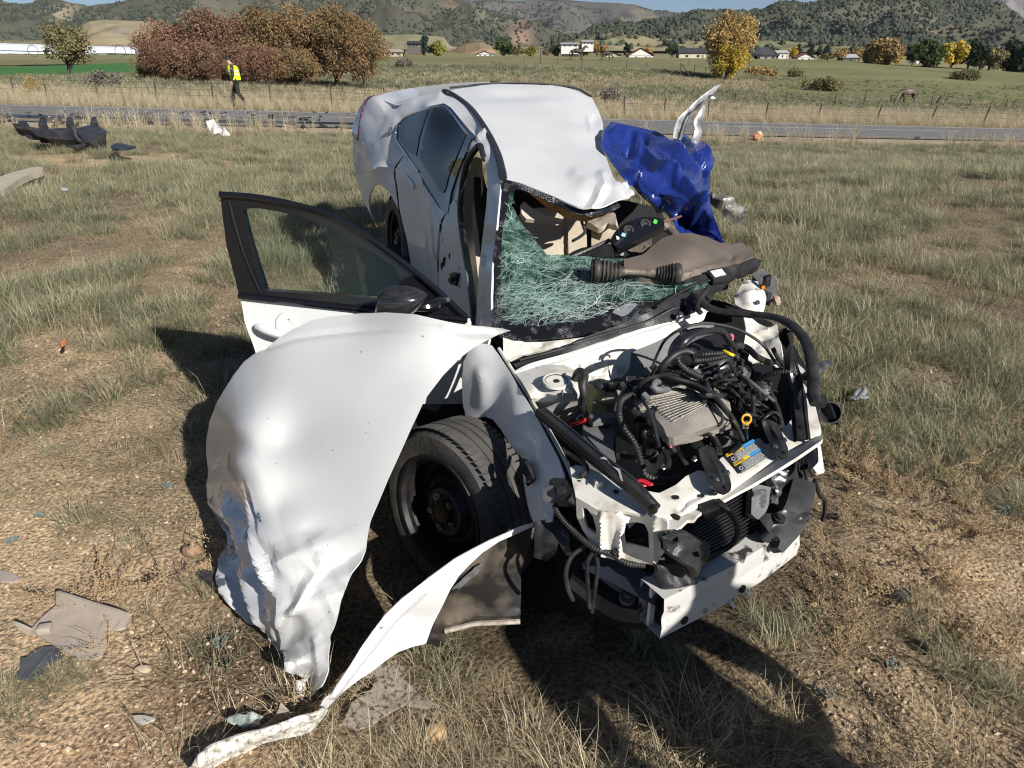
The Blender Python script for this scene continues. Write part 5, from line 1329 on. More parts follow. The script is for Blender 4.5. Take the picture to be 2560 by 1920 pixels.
# the tangle of thin leads, clips and small fittings over the engine
rq = random.Random(5)
ENG = [(1560, 960), (1640, 915), (1740, 870), (1830, 860), (1900, 920), (1950, 1000), (1900, 1060), (1830, 1010), (1700, 945), (1600, 1000)]
def in_eng():
 while True:
  p = (rq.uniform(1540, 1960), rq.uniform(850, 1130))
  if inside(ENG, np.array([p]))[0] or rq.random() < .12 and 1080 < p[1] + (p[0] - 1640) * .45 < 1165:
   return p
for k in range(34):
 a, c = in_eng(), in_eng()
 if math.hypot(a[0] - c[0], a[1] - c[1]) > 150:
  c = (a[0] + (c[0] - a[0]) * .4, a[1] + (c[1] - a[1]) * .4)
 lo = .70 if a[1] > 1000 else .76
 m = ((a[0] + c[0]) / 2 + rq.uniform(-30, 30), (a[1] + c[1]) / 2 + rq.uniform(-25, 10))
 hz('lead', [Z(*a, lo), Z(*m, lo + rq.uniform(.03, .09)), Z(*c, lo)], rq.choice((.004, .005, .006, .009)), rq.choice((RUBBER_HOSE, RUBBER_HOSE, RUBBER_HOSE, BLACK_METAL, GREY_PL)), n=6)
for k in range(40):
 a = in_eng()
 h = (.70 if a[1] > 1000 else .77) + rq.uniform(-.02, .05)
 t, w = rq.uniform(0, 3.1), rq.uniform(.005, .016)
 cx = np.array([math.cos(t), math.sin(t), 0])
 if k % 3:
  build('clip', *box_geo(Z(*a, h), cx * w, np.array([-cx[1], cx[0], .3]) * w * rq.uniform(.5, 1), (0, 0, w * rq.uniform(.5, 1.2)), .002), rq.choice((BLACK_PL, BLACK_METAL, GREY_PL)), car)
 else:
  build('bolt', *lathe_geo(Z(*a, h), (rq.uniform(-.3, .3), -.3, 1), [(0, w * .7), (.003, w * .7), (.004, w * .45), (.012, w * .45), (.012, 0)], 6), rq.choice((STEEL, STEEL, BLACK_METAL)), car, sharp=20)
# ================================================================== loose things round the car
hood_d = Depth([
 (1272, 828, None, .80), (1169, 815, None, .84), (1039, 787, None, .88), (891, 785, 2.42), (728, 825, 2.42), (661, 870, 2.40), (584, 938, 2.42), (522, 1054, 2.50),
 (509, 1133, 2.50), (505, 1258, 2.38), (530, 1395, 2.06), (557, 1532, 1.82), (635, 1597, 1.70), (709, 1636, 1.62), (752, 1700, 1.52), (770, 1745, 1.475),
 (640, 960, 2.27), (576, 1071, 2.135), (596, 1154, 1.97), (634, 1229, 1.86), (661, 1337, 1.73), (696, 1432, 1.62), (700, 1554, 1.54), (718, 1662, 1.48),
 (800, 1100, 1.966), (900, 900, 2.212), (1040, 900, 2.172), (750, 950, 2.206), (800, 1300, 1.724), (740, 1200, 1.858), (760, 1450, 1.58), (830, 1450, 1.58),
 (1208, 855, 2.34), (1154, 892, 2.24), (1062, 996, 2.02), (996, 1138, 1.84), (937, 1258, 1.722), (896, 1400, 1.60), (874, 1463, 1.56), (848, 1545, 1.52), (818, 1641, 1.485), (783, 1723, 1.455),
 (700, 1110, 2.000), (700, 1260, 1.806), (720, 1020, 2.117), (800, 1190, 1.853), (552, 1250, 2.17), (590, 1400, 1.88), (620, 1500, 1.75), (556, 1100, 2.26)], .000002)
hood_poly = [(1276, 827), (1230, 821), (1169, 814), (1113, 803), (1039, 786), (965, 781), (891, 784), (830, 790), (780, 800), (728, 825), (690, 850), (661, 872), (635, 886), (610, 905), (584, 938), (560, 975), (542, 1005), (522, 1054), (512, 1100), (509, 1133), (505, 1200), (505, 1258),
    (508, 1310), (522, 1360), (530, 1395), (545, 1430), (557, 1467), (556, 1500), (558, 1532), (579, 1550), (600, 1575), (635, 1597), (665, 1610), (709, 1636), (718, 1671), (738, 1690), (752, 1708), (756, 1740), (744, 1772), (758, 1752), (774, 1745), (783, 1723),
    (800, 1690), (818, 1641), (832, 1590), (848, 1545), (858, 1500), (874, 1463), (880, 1430), (896, 1400), (909, 1358), (925, 1300), (943, 1259), (970, 1195), (996, 1138), (1028, 1065), (1062, 996), (1108, 938), (1154, 892), (1185, 868), (1208, 856), (1241, 839)]
RIDGE = [(596, 1154), (622, 1200), (634, 1229), (650, 1290), (661, 1337), (680, 1380), (694, 1432), (697, 1490), (700, 1554), (712, 1610), (718, 1662)]
def hood_disp(V, xy):
 rx = np.interp(xy[:, 1], [p[1] for p in RIDGE], [p[0] for p in RIDGE])
 left = sstep(0, 18, rx - xy[:, 0]) * sstep(1150, 1290, xy[:, 1])
 fl = sstep(6, 40, rx - xy[:, 0]) * sstep(1000, 1200, xy[:, 1])
 r = tent(xy, RIDGE, 44, .013)
 q = np.stack([xy[:, 0] - .28 * xy[:, 1], xy[:, 1] * .30], 1)
 r += left * (0.15 * (folds(q, 41, 74, 4, .25) - .5) + .035 * (folds(q, 4, 30, 3, .25) - .5))
 r += fl * (-.010)
 # folded top flange
 r += tent(xy, [(661, 872), (676, 866), (740, 845), (817, 834), (900, 826), (965, 822), (1040, 818), (1113, 818), (1180, 820), (1260, 828)], 12, -.006)
 r += tent(xy, [(1113, 818), (1180, 835), (1225, 832)], 16, .006)
 # broad dents on the face
 r += bump_at(xy, (770, 1090), 170, -.010, 120) + bump_at(xy, (985, 1010), 90, -.007, 100) + bump_at(xy, (800, 960), 120, .008, 80)
 r -= bump_at(xy, (772, 1342), 22, .012, 28) + bump_at(xy, (820, 1320), 80, .007, 26)
 r += tent(xy, [(735, 1530), (760, 1480), (812, 1400)], 24, .010) - bump_at(xy, (715, 1480), 30, .009, 50)
 r += tent(xy, [(880, 1468), (812, 1403), (772, 1340)], 24, .008) + tent(xy, [(880, 1468), (800, 1500), (730, 1530)], 20, .008)
 r += tent(xy, [(655, 1330), (735, 1400), (812, 1403)], 22, .006)
 r += tent(xy, [(700, 1555), (740, 1520), (770, 1470)], 16, .008) - bump_at(xy, (735, 1565), 24, .007, 26)
 r += tent(xy, [(712, 1612), (790, 1590), (840, 1580)], 22, .006) + tent(xy, [(765, 1740), (790, 1660), (800, 1590)], 18, .010)
 r -= fl * sstep(1100, 1200, xy[:, 1]) * .00014 * np.clip(rx - xy[:, 0], 0, 200)
 low = sstep(1270, 1420, xy[:, 1]) * (1 - left) * sstep(0, 25, xy[:, 0] - rx)
 r += low * (.060 * (folds(np.stack([xy[:, 0] + .5 * xy[:, 1], xy[:, 1] * .8 - xy[:, 0] * .3], 1), 12, 150, 3, .12) - .5) + .012 * (folds(xy, 17, 60, 3, .1) - .5))
 r += .002 * fbm(V * 3.2, 2, 3)
 return r
def hood_mat():
 m = mk('bonnet_white_paint', (0.50, 0.505, 0.50), (0.54, 0.54, 0.53), 3, rough=0.5, coat=0.45, spec=0.25, croughn=0.03)
 return spots(m)
HOODM = hood_mat()
SCRAPED = mk('scraped_crumpled_paint', (0.60, 0.60, 0.61), (0.10, 0.11, 0.13), 9, rough=0.20, coat=0.7, lo=.60, hi=.66, detail=8, stretch=(1.6, 1.6, .7))
V, F = plate_geo(hood_poly, hood_d, step=6, thick=.004, disp=hood_disp, lines=[[(600, 1175)] + RIDGE[1:-1] + [(716, 1650)]])
half = len(V) // 2
# the crumpled flank is scraped metal, the face is clean
def px_of(P):
 d = P - np.array([0, 0, EYE])
 zc = d[:, 1] * CP - d[:, 2] * SP
 yc = d[:, 1] * SP + d[:, 2] * CP
 return np.stack([1280 + FPX * d[:, 0] / zc, 960 - FPX * yc / zc], 1)
cen = px_of(np.array([V[list(f)].mean(0) for f in F]))
rx = np.interp(cen[:, 1], [p[1] for p in RIDGE], [p[0] for p in RIDGE])
fm = ((cen[:, 0] < rx) & (cen[:, 1] > 1205)).astype(int)
hood = build('car_bonnet', V, F, None, smooth=True, sharp=13, mats=[HOODM, SCRAPED], fm=fm)
tag(hood, 'large white bonnet torn loose, its left edge crumpled, leaning over the front wheel', 'car bonnet')
foot = MB()
foot.add(*hose([D(752, 1700, 1.515), D(750, 1735, 1.485), D(742, 1772, 1.46), D(722, 1786, 1.455)], .014, n=6, flat=.4))
foot.build('bonnet_hinge', WHITE_SOILED, hood)
# fender skin torn off and lying in front of the wheel
fs_d = Depth([(1334, 1306, None, .47), (1265, 1332, None, .45), (1178, 1372, None, .42), (1091, 1428, None, .37), (1004, 1497, None, .30), (930, 1580, None, .22), (874, 1667, None, .14), (809, 1771, None, .075),
    (1330, 1315, None, .46), (1247, 1350, None, .43), (1169, 1411, None, .37), (1126, 1467, None, .31), (1091, 1549, None, .20), (1065, 1610, None, .12), (996, 1632, None, .10), (935, 1680, None, .07), (865, 1732, None, .05), (818, 1775, None, .04)], .00001)
bent = empty('bent_wing', tuple(Z(1000, 1640, .02)), 'bent white wing panel lying on the ground below the front wheel', 'car panel')
plate('outer_skin', [(1336, 1306), (1300, 1316), (1265, 1331), (1220, 1350), (1178, 1372), (1135, 1396), (1091, 1428), (1048, 1460), (1004, 1497), (962, 1540), (930, 1580), (900, 1625), (874, 1667), (840, 1720), (806, 1775),
  (820, 1777), (865, 1733), (900, 1704), (935, 1680), (965, 1655), (996, 1633), (1030, 1620), (1065, 1611), (1078, 1580), (1091, 1549), (1108, 1508), (1126, 1467), (1146, 1436), (1169, 1411), (1205, 1378), (1247, 1351), (1290, 1333), (1332, 1315)],
  fs_d, WHITE, bent, step=6, thick=.004, disp=lambda V, xy: tent(xy, [(835, 1740), (900, 1650), (960, 1570), (1060, 1470)], 16, .016) + bump_at(xy, (1040, 1560), 60, -.014, 40) + .02 * (folds(np.stack([xy[:, 0] + xy[:, 1], xy[:, 1] * .3], 1), 6, 160, 3, .2) - .5), sharp=10)
bk_d = Depth([(1332, 1316, None, .455), (1304, 1424, None, .30), (1299, 1554, None, .14), (1186, 1560, None, .12), (1113, 1577, None, .10), (1126, 1470, None, .28), (1200, 1400, None, .37), (1220, 1480, None, .25)])
plate('inner_face', [(1334, 1314), (1326, 1360), (1305, 1424), (1304, 1490), (1300, 1553), (1240, 1556), (1186, 1559), (1150, 1568), (1113, 1577), (1112, 1600), (1106, 1624), (1085, 1618), (1066, 1611), (1091, 1549), (1126, 1467), (1169, 1411), (1205, 1379), (1247, 1352), (1290, 1334)],
  bk_d, mk('sooty_inner_face', (.015, .014, .013), (.16, .13, .10), 10, rough=.5, lo=.42, hi=.72, detail=8), bent, step=8, thick=.004, off=-.006, disp=lambda V, xy: tent(xy, [(1113, 1560), (1186, 1540), (1300, 1535)], 10, .012) + .004 * fbm(V * 10, 3, 5))
plate('stone_guard', [(1160, 1440), (1185, 1415), (1205, 1405), (1202, 1420), (1180, 1440), (1150, 1466), (1128, 1470)], bk_d, GREY_PL, bent, step=5, thick=.003, off=.004, disp=lambda V, xy: .008 * ridged(V * 25, 3))
edge = catmull(bk_d.pts([(1112, 1578), (1150, 1569), (1186, 1560), (1240, 1557), (1300, 1554)]), 6)
build('lower_hem', *tube_geo(edge, .008, 6), mk('rusty_hem', (.3, .24, .18), (.5, .46, .4), 50, rough=.8), bent)
rk_d = Depth([(475, 1920, None, .07), (527, 1866, None, .09), (657, 1819, None, .10), (744, 1784, None, .10), (815, 1772, None, .085), (505, 1930, None, .02), (657, 1860, None, .02), (765, 1838, None, .02), (820, 1780, None, .05)])
plate('splattered_end', [(470, 1925), (475, 1912), (500, 1886), (527, 1868), (590, 1842), (657, 1820), (700, 1804), (744, 1786), (780, 1778), (812, 1768), (822, 1776), (800, 1806), (782, 1828), (765, 1838), (700, 1850), (657, 1860), (580, 1900), (520, 1935), (490, 1940)], rk_d, WHITE_SOILED, bent, step=9, thick=.006,
  disp=lambda V, xy: tent(xy, [(480, 1915), (657, 1832), (800, 1780)], 16, .014) + .004 * fbm(V * 12, 2, 4))
# blue tarpaulin over the driver's side
tarp_d = Depth([(1528, 304, 4.15), (1508, 327, 3.95), (1588, 312, 4.20), (1647, 330, 4.15), (1680, 354, 4.05), (1728, 349, 4.1), (1759, 367, 4.0), (1787, 392, 3.85), (1774, 433, 3.65), (1774, 494, 3.22), (1503, 362, 3.75),
    (1518, 387, 3.62), (1556, 443, 3.35), (1560, 400, 3.62), (1620, 440, 3.40), (1700, 400, 3.66), (1695, 450, 3.34), (1640, 380, 3.78), (1640, 462, 3.30), (1700, 470, 3.24), (1756, 492, 3.14),
    (1600, 520, 3.42), (1650, 540, 3.42), (1720, 560, 3.30), (1790, 590, 3.16), (1807, 605, 3.10), (1780, 530, 3.12), (1625, 509, 3.30), (1582, 466, 3.34), (1678, 547, 3.18), (1698, 582, 3.12), (1745, 530, 3.14)], .00001)
tarp_poly = [(1528, 304), (1556, 309), (1600, 319), (1647, 330), (1665, 342), (1680, 354), (1688, 338), (1695, 328), (1704, 336), (1711, 333), (1728, 349), (1745, 358), (1759, 367), (1775, 380), (1787, 392), (1786, 405), (1783, 418), (1776, 428), (1774, 440), (1776, 465), (1774, 494), (1776, 510), (1779, 527), (1788, 550), (1795, 567), (1802, 588), (1810, 612), (1790, 602),
    (1760, 592), (1713, 590), (1698, 588), (1690, 568), (1678, 547), (1660, 530), (1642, 535), (1635, 520), (1625, 509), (1604, 492), (1582, 466), (1570, 462), (1556, 443), (1546, 430), (1538, 418), (1526, 402), (1515, 385), (1506, 372), (1502, 362), (1506, 345), (1509, 326)]
def tarp_disp(V, xy):
 ry = np.interp(xy[:, 0], [1500, 1560, 1640, 1700, 1756, 1790], [400, 440, 460, 455, 492, 500])
 up = 1 - sstep(0, 30, xy[:, 1] - ry)
 q = np.stack([xy[:, 0] * .8 + xy[:, 1] * .5, xy[:, 1] * 1.2 - xy[:, 0] * .5], 1)
 r = (.05 + .05 * up) * (folds(q * np.array([.5, 1]), 23, 120, 3, .25) - .5) + .018 * (folds(q, 5, 48, 4, .4) - .5) + .004 * (folds(q, 8, 16, 4, .4) - .5)
 r += tent(xy, [(1535, 325), (1610, 350), (1690, 395), (1740, 440)], 22, .05)
 r += tent(xy, [(1600, 392), (1640, 425), (1690, 448)], 16, .04)
 r -= bump_at(xy, (1575, 372), 12, .09, 18) + bump_at(xy, (1600, 368), 14, .07, 9)
 r += bump_at(xy, (1590, 395), 12, .05, 12)
 r += tent(xy, [(1556, 443), (1600, 452), (1680, 440), (1720, 465), (1756, 492), (1776, 530)], 18, .035)
 r += tent(xy, [(1582, 466), (1625, 500), (1665, 525), (1698, 582)], 14, .05)
 r -= tent(xy, [(1690, 365), (1720, 395), (1765, 430)], 12, .06)
 r += tent(xy, [(1712, 345), (1740, 368), (1784, 406)], 22, .04)
 r += tent(xy, [(1738, 545), (1756, 495)], 14, .05)
 return r
TARP = mk('blue_tarpaulin', (.010, .024, .155), (.016, .034, .20), 30, rough=.24, coat=.4, bump=.2, bscale=160)
V, F = plate_geo(tarp_poly, tarp_d, step=4.2, thick=.003, disp=tarp_disp, edge=22)
tarp = build('blue_tarpaulin', V, F, TARP, sharp=14)
tag(tarp, 'creased blue plastic tarpaulin draped over the far side of the wrecked car', 'tarpaulin')
# drive shaft lying on the windscreen
axl = empty('drive_shaft', tuple(D(1590, 700, 2.62)), 'dirty drive shaft with two ribbed rubber boots lying on the broken windscreen', 'drive shaft')
pa, pb = D(1482, 676, 2.62), D(1702, 686, 2.60)
dv = (pb - pa) / np.linalg.norm(pb - pa)
L = np.linalg.norm(pb - pa)
def boot(a, sgn, L, r0, r1, nr, name):
 r0, r1 = r0 * .9, r1 * .9
 prof = [(0, r0 * .5), (0.001, r0 * .93), (.006, r0), (.022, r0 * 1.0), (.026, r0 * .94)]
 for k in range(nr):
  f = k / nr
  r = r0 + (r1 - r0) * f
  h = .028 + (L - .03) * f
  w = (L - .03) / nr
  prof += [(h + w * .15, r * .84), (h + w * .35, r * .86), (h + w * .6, r * .99), (h + w * .8, r * .98), (h + w, r * .84)]
 prof += [(L, r1 * .8), (L + .012, r1 * .75), (L + .012, .01)]
 V, F = lathe_geo(a, dv * sgn, prof, 28)
 return build(name, V, F, mk('dusty_rubber_boot', (.012, .011, .010), (.06, .052, .045), 35, rough=.55), axl, sharp=60)
bt1 = boot(pa, 1, .105, .050, .030, 5, 'rubber_boot')
boot(pb, -1, .092, .046, .024, 6, 'rubber_boot')
V, F = lathe_geo(pa - dv * .002, -dv, [(0, .046), (.004, .044), (.006, .036), (-.012, .032), (-.014, .018), (-.004, .014), (-.004, 0)], 24)
build('inner_joint', V, F, mk('greasy_joint', (.01, .01, .01), (.05, .045, .04), 20, rough=.3), bt1)
V, F = lathe_geo(pa, dv, [(.09, .013), (.115, .016), (.13, .012), (.18, .0125), (.20, .0125), (L - .13, .013), (L - .115, .017), (L - .09, .017), (L - .085, .012)], 16)
build('shaft', V, F, mk('rust_brown_steel', (.13, .105, .085), (.24, .20, .16), 60, rough=.65, metal=.3), axl)
# ------------------------------------------------------------------ debris
def debris(name, poly, z, label, cat, mat, step=8, thick=.006, disp=None, group=None, holes=(), rise=None, sharp=35):
 pts = [(x, y, None, z + (rise(x, y) if rise else 0)) for x, y in poly]
 c = np.mean(poly, axis=0)
 pts.append((c[0], c[1], None, z + (rise(c[0], c[1]) if rise else 0)))
 V, F = plate_geo(poly, Depth(pts, .0001), step=step, thick=thick, disp=disp, holes=holes)
 return tag(build(name, V, F, mat, sharp=sharp), label, cat, group)
# moulded plastic panel at lower left
pan = empty('moulded_trim', tuple(Z(180, 1565, .02)), 'warm grey moulded plastic panel with upturned edges lying on bare gravel', 'plastic panel')
PLP = mk('warm_grey_plastic', (.36, .30, .25), (.42, .36, .30), 8, rough=.45, bump=.15, bscale=90)
pd_ = Depth([(141, 1500, None, .03), (315, 1552, None, .03), (70, 1570, None, .03), (215, 1645, None, .02), (180, 1575, None, .025), (313, 1565, None, .03)])
plate('panel_floor', [(140, 1514), (165, 1522), (250, 1548), (315, 1566), (298, 1572), (265, 1572), (256, 1584), (268, 1604), (252, 1640), (219, 1645), (188, 1642), (150, 1620), (110, 1596), (74, 1574), (108, 1540), (130, 1522)], pd_, PLP, pan, step=9, thick=.008, disp=lambda V, xy: .004 * fbm(V * 10, 2, 4))
up1 = Depth([(140, 1480, None, .085), (325, 1540, None, .075), (140, 1514, None, .03), (315, 1566, None, .03), (220, 1530, None, .045)])
plate('upturned_edge', [(139, 1480), (160, 1485), (230, 1508), (290, 1526), (326, 1540), (318, 1558), (315, 1567), (250, 1549), (165, 1523), (140, 1516)], up1, PLP, pan, step=8, thick=.008)
up2 = Depth([(33, 1558, None, .05), (72, 1572, None, .035), (190, 1644, None, .05), (180, 1640, None, .02), (60, 1580, None, .02)])
plate('upturned_edge', [(33, 1556), (45, 1560), (72, 1572), (125, 1602), (140, 1622), (170, 1640), (190, 1646), (160, 1640), (120, 1620), (70, 1590), (45, 1572)], up2, PLP, pan, step=7, thick=.006)
build('moulded_boss', *box_geo(Z(112, 1572, .045), (.018, .004, 0), (-.003, .014, 0), (0, 0, .012), .005), PLP, pan)
debris('plastic_shield', [(108, 1617), (132, 1615), (158, 1632), (148, 1645), (130, 1654), (112, 1664), (98, 1684), (78, 1696), (52, 1695), (32, 1692), (48, 1678), (50, 1660), (48, 1645), (68, 1642), (80, 1630)], .025,
  'flat charcoal plastic shield beside the warm grey panel', 'plastic shield', mk('charcoal_plastic', (.07, .075, .085), (.10, .105, .115), 15, rough=.35), disp=lambda V, xy: tent(xy, [(100, 1660), (115, 1650), (118, 1630)], 8, .008) + .003 * fbm(V * 12, 2, 2), thick=.008)
debris('plastic_piece', [(-6, 1425), (20, 1427), (46, 1440), (48, 1448), (38, 1454), (4, 1453), (-6, 1448)], .02, 'pale plastic fragment at the left edge above the moulded panel', 'plastic fragment', PLP)
debris('plastic_chip', [(332, 1789), (350, 1787), (376, 1790), (390, 1796), (372, 1804), (356, 1808), (338, 1802)], .02, 'small pale grey plastic chip on reddish bare dirt', 'plastic fragment', mk('pale_plastic_chip', (.45, .42, .37), (.5, .47, .42), 30, rough=.5))
debris('plastic_wedge', [(657, 1818), (680, 1800), (695, 1778), (700, 1760), (716, 1775), (730, 1790), (700, 1800)], .03, 'tan plastic wedge behind the splattered wing end', 'plastic fragment', PLP, rise=lambda x, y: max(0, (1800 - y)) * .0016)
debris('glass_lamp_shard', [(570, 1812), (578, 1800), (600, 1798), (640, 1792), (658, 1802), (650, 1815), (630, 1826), (615, 1828), (590, 1822)], .035, 'clear broken lamp lens shard lying by the bonnet tip', 'lamp shard', mk('lamp_lens', (.20, .25, .22), (.45, .5, .47), 30, rough=.12, coat=.6), step=5, disp=lambda V, xy: .035 * folds(xy, 3, 24), sharp=20)
debris('plastic_sheet', [(880, 1680), (930, 1655), (975, 1650), (1010, 1665), (1005, 1690), (1060, 1745), (1100, 1765), (1060, 1770), (1010, 1760), (960, 1790), (930, 1815), (890, 1825), (855, 1810), (870, 1780), (880, 1755), (930, 1720), (940, 1690), (910, 1690)], .02, 'mud speckled taupe plastic sheet lying below the bent wing', 'plastic sheet', mk('speckled_taupe', (.33, .28, .23), (.10, .08, .06), 70, rough=.7, lo=.5, hi=.62), disp=lambda V, xy: .012 * fbm(V * 6, 3, 5))
debris('wood_chunk', [(500, 1430), (515, 1424), (540, 1430), (540, 1450), (520, 1448), (498, 1440)], .03, 'charred dark bar end lying at the left side of the bonnet', 'debris', mk('charred', (.02, .02, .02), (.07, .07, .07), 60, rough=.7), thick=.03)
debris('silver_scrap', [(2120, 1000), (2135, 990), (2150, 984), (2158, 976), (2168, 978), (2166, 990), (2168, 998), (2155, 1006), (2138, 1008), (2124, 1006)], .13, 'crumpled silver plastic scrap on the grass right of the engine', 'scrap', mk('silver_foil', (.65, .66, .68), (.3, .31, .33), 60, rough=.25, metal=.6), step=4, thick=.012, disp=lambda V, xy: .05 * folds(xy, 3, 14), sharp=20)
debris('bumper_strip', [(-8, 444), (40, 428), (80, 418), (106, 416), (108, 424), (80, 432), (50, 446), (20, 466), (6, 476), (-8, 474)], .34, 'long tan bumper strip at the left edge of the grass', 'bumper strip', mk('tan_foam', (.42, .36, .27), (.5, .44, .35), 12, rough=.6), thick=.08, step=6)
debris('orange_reflector', [(151, 860), (158, 848), (163, 846), (163, 856), (155, 864)], .24, 'small orange reflector piece in the dry grass on the left', 'reflector', mk('orange_reflector', (.75, .22, .04), rough=.3), step=4, thick=.01)
debris('plastic_scrap', [(150, 470), (160, 468), (172, 471), (168, 476), (154, 475)], .27, 'tiny white plastic scrap on the grass left of the open door', 'scrap', WHITE, step=4, thick=.01)
debris('black_scrap', [(276, 365), (290, 358), (306, 358), (318, 362), (340, 366), (318, 372), (296, 373), (280, 372)], .28, 'flat black scrap in the grass right of the broken bumper cover', 'scrap', BLACK_PL, step=5, thick=.03)
debris('black_scrap', [(2218, 1475), (2240, 1466), (2262, 1470), (2280, 1484), (2262, 1494), (2236, 1490), (2220, 1486)], .03, 'flat black scrap on the dirt lower right of the bumper', 'scrap', BLACK_PL, step=5, thick=.01)
debris('black_scrap', [(2310, 1598), (2326, 1596), (2326, 1612), (2318, 1622), (2308, 1612)], .03, 'small black block on lit dirt near the lower right', 'scrap', BLACK_PL, step=4, thick=.03)
# cubes of shattered side glass, in small heaps
GCUBE = mk('green_glass_crumbs', (.09, .125, .115), (.19, .235, .215), 30, rough=.15, coat=.6)
ci = 0
where = ['left edge by the upper gravel', 'bare gravel left of the moulded panel', 'gravel just left of the bonnet crease', 'gravel below the bonnet flank', 'shaded grass in front of the bumper', 'dirt right of the shadow edge', 'dirt below the hanging cable', 'bare dirt at the right edge', 'second patch at the right edge']
for (x, y, r), wh in zip(((100, 1290, .018), (30, 1352, .018), (418, 1215, .022), (548, 1606, .022), (2060, 1744, .035), (2236, 1664, .022), (2106, 1294, .022), (2518, 1278, .03), (2480, 1284, .02)), where):
 mb = MB()
 c = Z(x, y, .015)
 for k in range(22):
  a, q = random.uniform(0, 6.28), r * math.sqrt(random.random())
  cc = c + np.array([q * math.cos(a), q * math.sin(a), random.uniform(0, .012)])
  s = random.uniform(.002, .004)
  t = random.uniform(0, 3)
  mb.add(*box_geo(cc, (s * math.cos(t), s * math.sin(t), 0), (-s * math.sin(t), s * math.cos(t), s * .4), (0, 0, s)))
 o = mb.build('glass_crumbs', GCUBE, smooth=False)
 o['kind'] = 'stuff'
 o['label'] = 'green crumbs of safety glass, ' + wh
# shadow side bits near the road
bc = empty('bumper_cover', tuple(D(150, 345, 15.2)), 'broken black bumper cover with three upright tabs lying near the road', 'bumper cover')
BC = mk('dusty_black_cover', (.02, .02, .022), (.05, .048, .045), 5, rough=.4)
bd = Depth([(60, 318, 15.6), (60, 345, 15.2), (190, 330, 15.4), (195, 362, 14.8), (262, 330, 15.2), (265, 318, 15.8), (130, 350, 15.0)])
plate('cover_shell', [(30, 308), (70, 308), (76, 318), (120, 322), (150, 320), (190, 320), (225, 312), (250, 316), (270, 330), (262, 338), (240, 345), (225, 356), (205, 360), (185, 350), (150, 349), (110, 345), (92, 340), (78, 326), (40, 320)], bd, BC, bc, step=5, thick=.25, disp=lambda V, xy: .05 * folds(xy, 3, 60) + tent(xy, [(90, 335), (190, 340)], 8, .08), edge=5)
for poly in ([(97, 318), (102, 296), (112, 295), (120, 316)], [(166, 318), (168, 296), (182, 296), (188, 318)], [(226, 312), (230, 296), (240, 296), (247, 314)], [(46, 318), (50, 306), (68, 306), (70, 318)]):
 plate('upright_tab', poly, bd, BC, bc, step=5, thick=.15, off=.04)
plate('corner_strut', [(185, 330), (194, 329), (208, 358), (198, 360)], bd, mk('grey_strut', (.07, .07, .07), rough=.4), bc, step=5, thick=.08, off=.12)
plate('lower_flap', [(172, 364), (198, 360), (215, 358), (205, 364), (190, 370)], bd, BC, bc, step=5, thick=.03)
# ================================================================== terrain
ROWS = [(60, [200, 197, 232, 240, 247, 265, 280]), (80, [184, 172, 196, 206, 222, 245, 258]), (110, [172, 163, 170, 182, 200, 216, 226]),
  (150, [163, 158, 150, 153, 166, 182, 198]), (220, [150, 146, 143, 144, 148, 154, 180]), (350, [141, 137, 137, 139, 143, 146, 162]),
  (600, [131, 122, 128, 132, 137, 140, 148]), (1000, [116, 108, 120, 124, 127, 130, 138]), (1600, [100, 95, 110, 115, 118, 118, 125]), (6000, [90, 90, 100, 105, 108, 108, 110])]
COLS = np.array([0, 400, 900, 1300, 1700, 2100, 2560], float)
COLA = (COLS - 1280) / FPX / (CP + .4507 * SP)
def tan_el(py):
 yu = (960 - np.asarray(py, float)) / FPX
 return (-SP + yu * CP) / (CP + yu * SP)
def near_h(X, Y):
 X, Y = np.asarray(X, float), np.asarray(Y, float)
 z0 = .20 * sstep(2.3, 4.6, Y)
 zp = -.035 * (np.clip(X, -60, 60) + 15)
 s = sstep(7, 24, Y)
 p = np.stack([X, Y], -1).reshape(-1, 2)
 n = (fbm(p * .7, 3, 2).reshape(X.shape) * .05 * sstep(3, 7, Y) + fbm(p * 4, 3, 6).reshape(X.shape) * .012)
 n = n * (1 - sstep(20, 24, Y) * (1 - sstep(40, 44, Y)))
 return (1 - s) * z0 + s * zp + n
LOGD = np.log([45] + [r[0] for r in ROWS])
TAB = np.array([EYE + r[0] * tan_el(r[1]) for r in ROWS])
TAB = np.concatenate([[-.035 * (np.clip(COLA * 45, -60, 60) + 15)], TAB])
def height(X, Y):
 X, Y = np.atleast_1d(np.asarray(X, float)), np.atleast_1d(np.asarray(Y, float))
 zn = near_h(X, np.minimum(Y, 45))
 a = X / np.maximum(Y, 1)
 l = np.log(np.maximum(Y, 45))
 vals = np.stack([np.interp(a, COLA, TAB[k]) for k in range(len(TAB))], -1)
 k = np.clip(np.searchsorted(LOGD, l) - 1, 0, len(LOGD) - 2)
 f = np.clip((l - LOGD[k]) / (LOGD[k + 1] - LOGD[k]), 0, 1)
 i = np.arange(len(k))
 zf = vals[i, k] * (1 - f) + vals[i, k + 1] * f
 zf = zf + fbm(np.stack([X, Y], -1) * .045, 4, 77) * np.clip((Y - 45) * .012, 0, .5) * (1 - sstep(300, 500, Y))
 return np.where(Y < 45, zn, zf)
def ground_at(px, py, fall=240.0):
 """where the ray through a photo pixel meets the terrain"""
 r = ray(px, py)
 d = np.exp(np.linspace(math.log(1.2), math.log(900), 900))
 z = EYE + r[2] / r[1] * d
 g = height(r[0] / r[1] * d, d)
 k = np.where(z <= g)[0]
 y = d[k[0]] if len(k) else fall
 x = r[0] / r[1] * y
 return np.array([x, y, float(height(x, y)[0])])
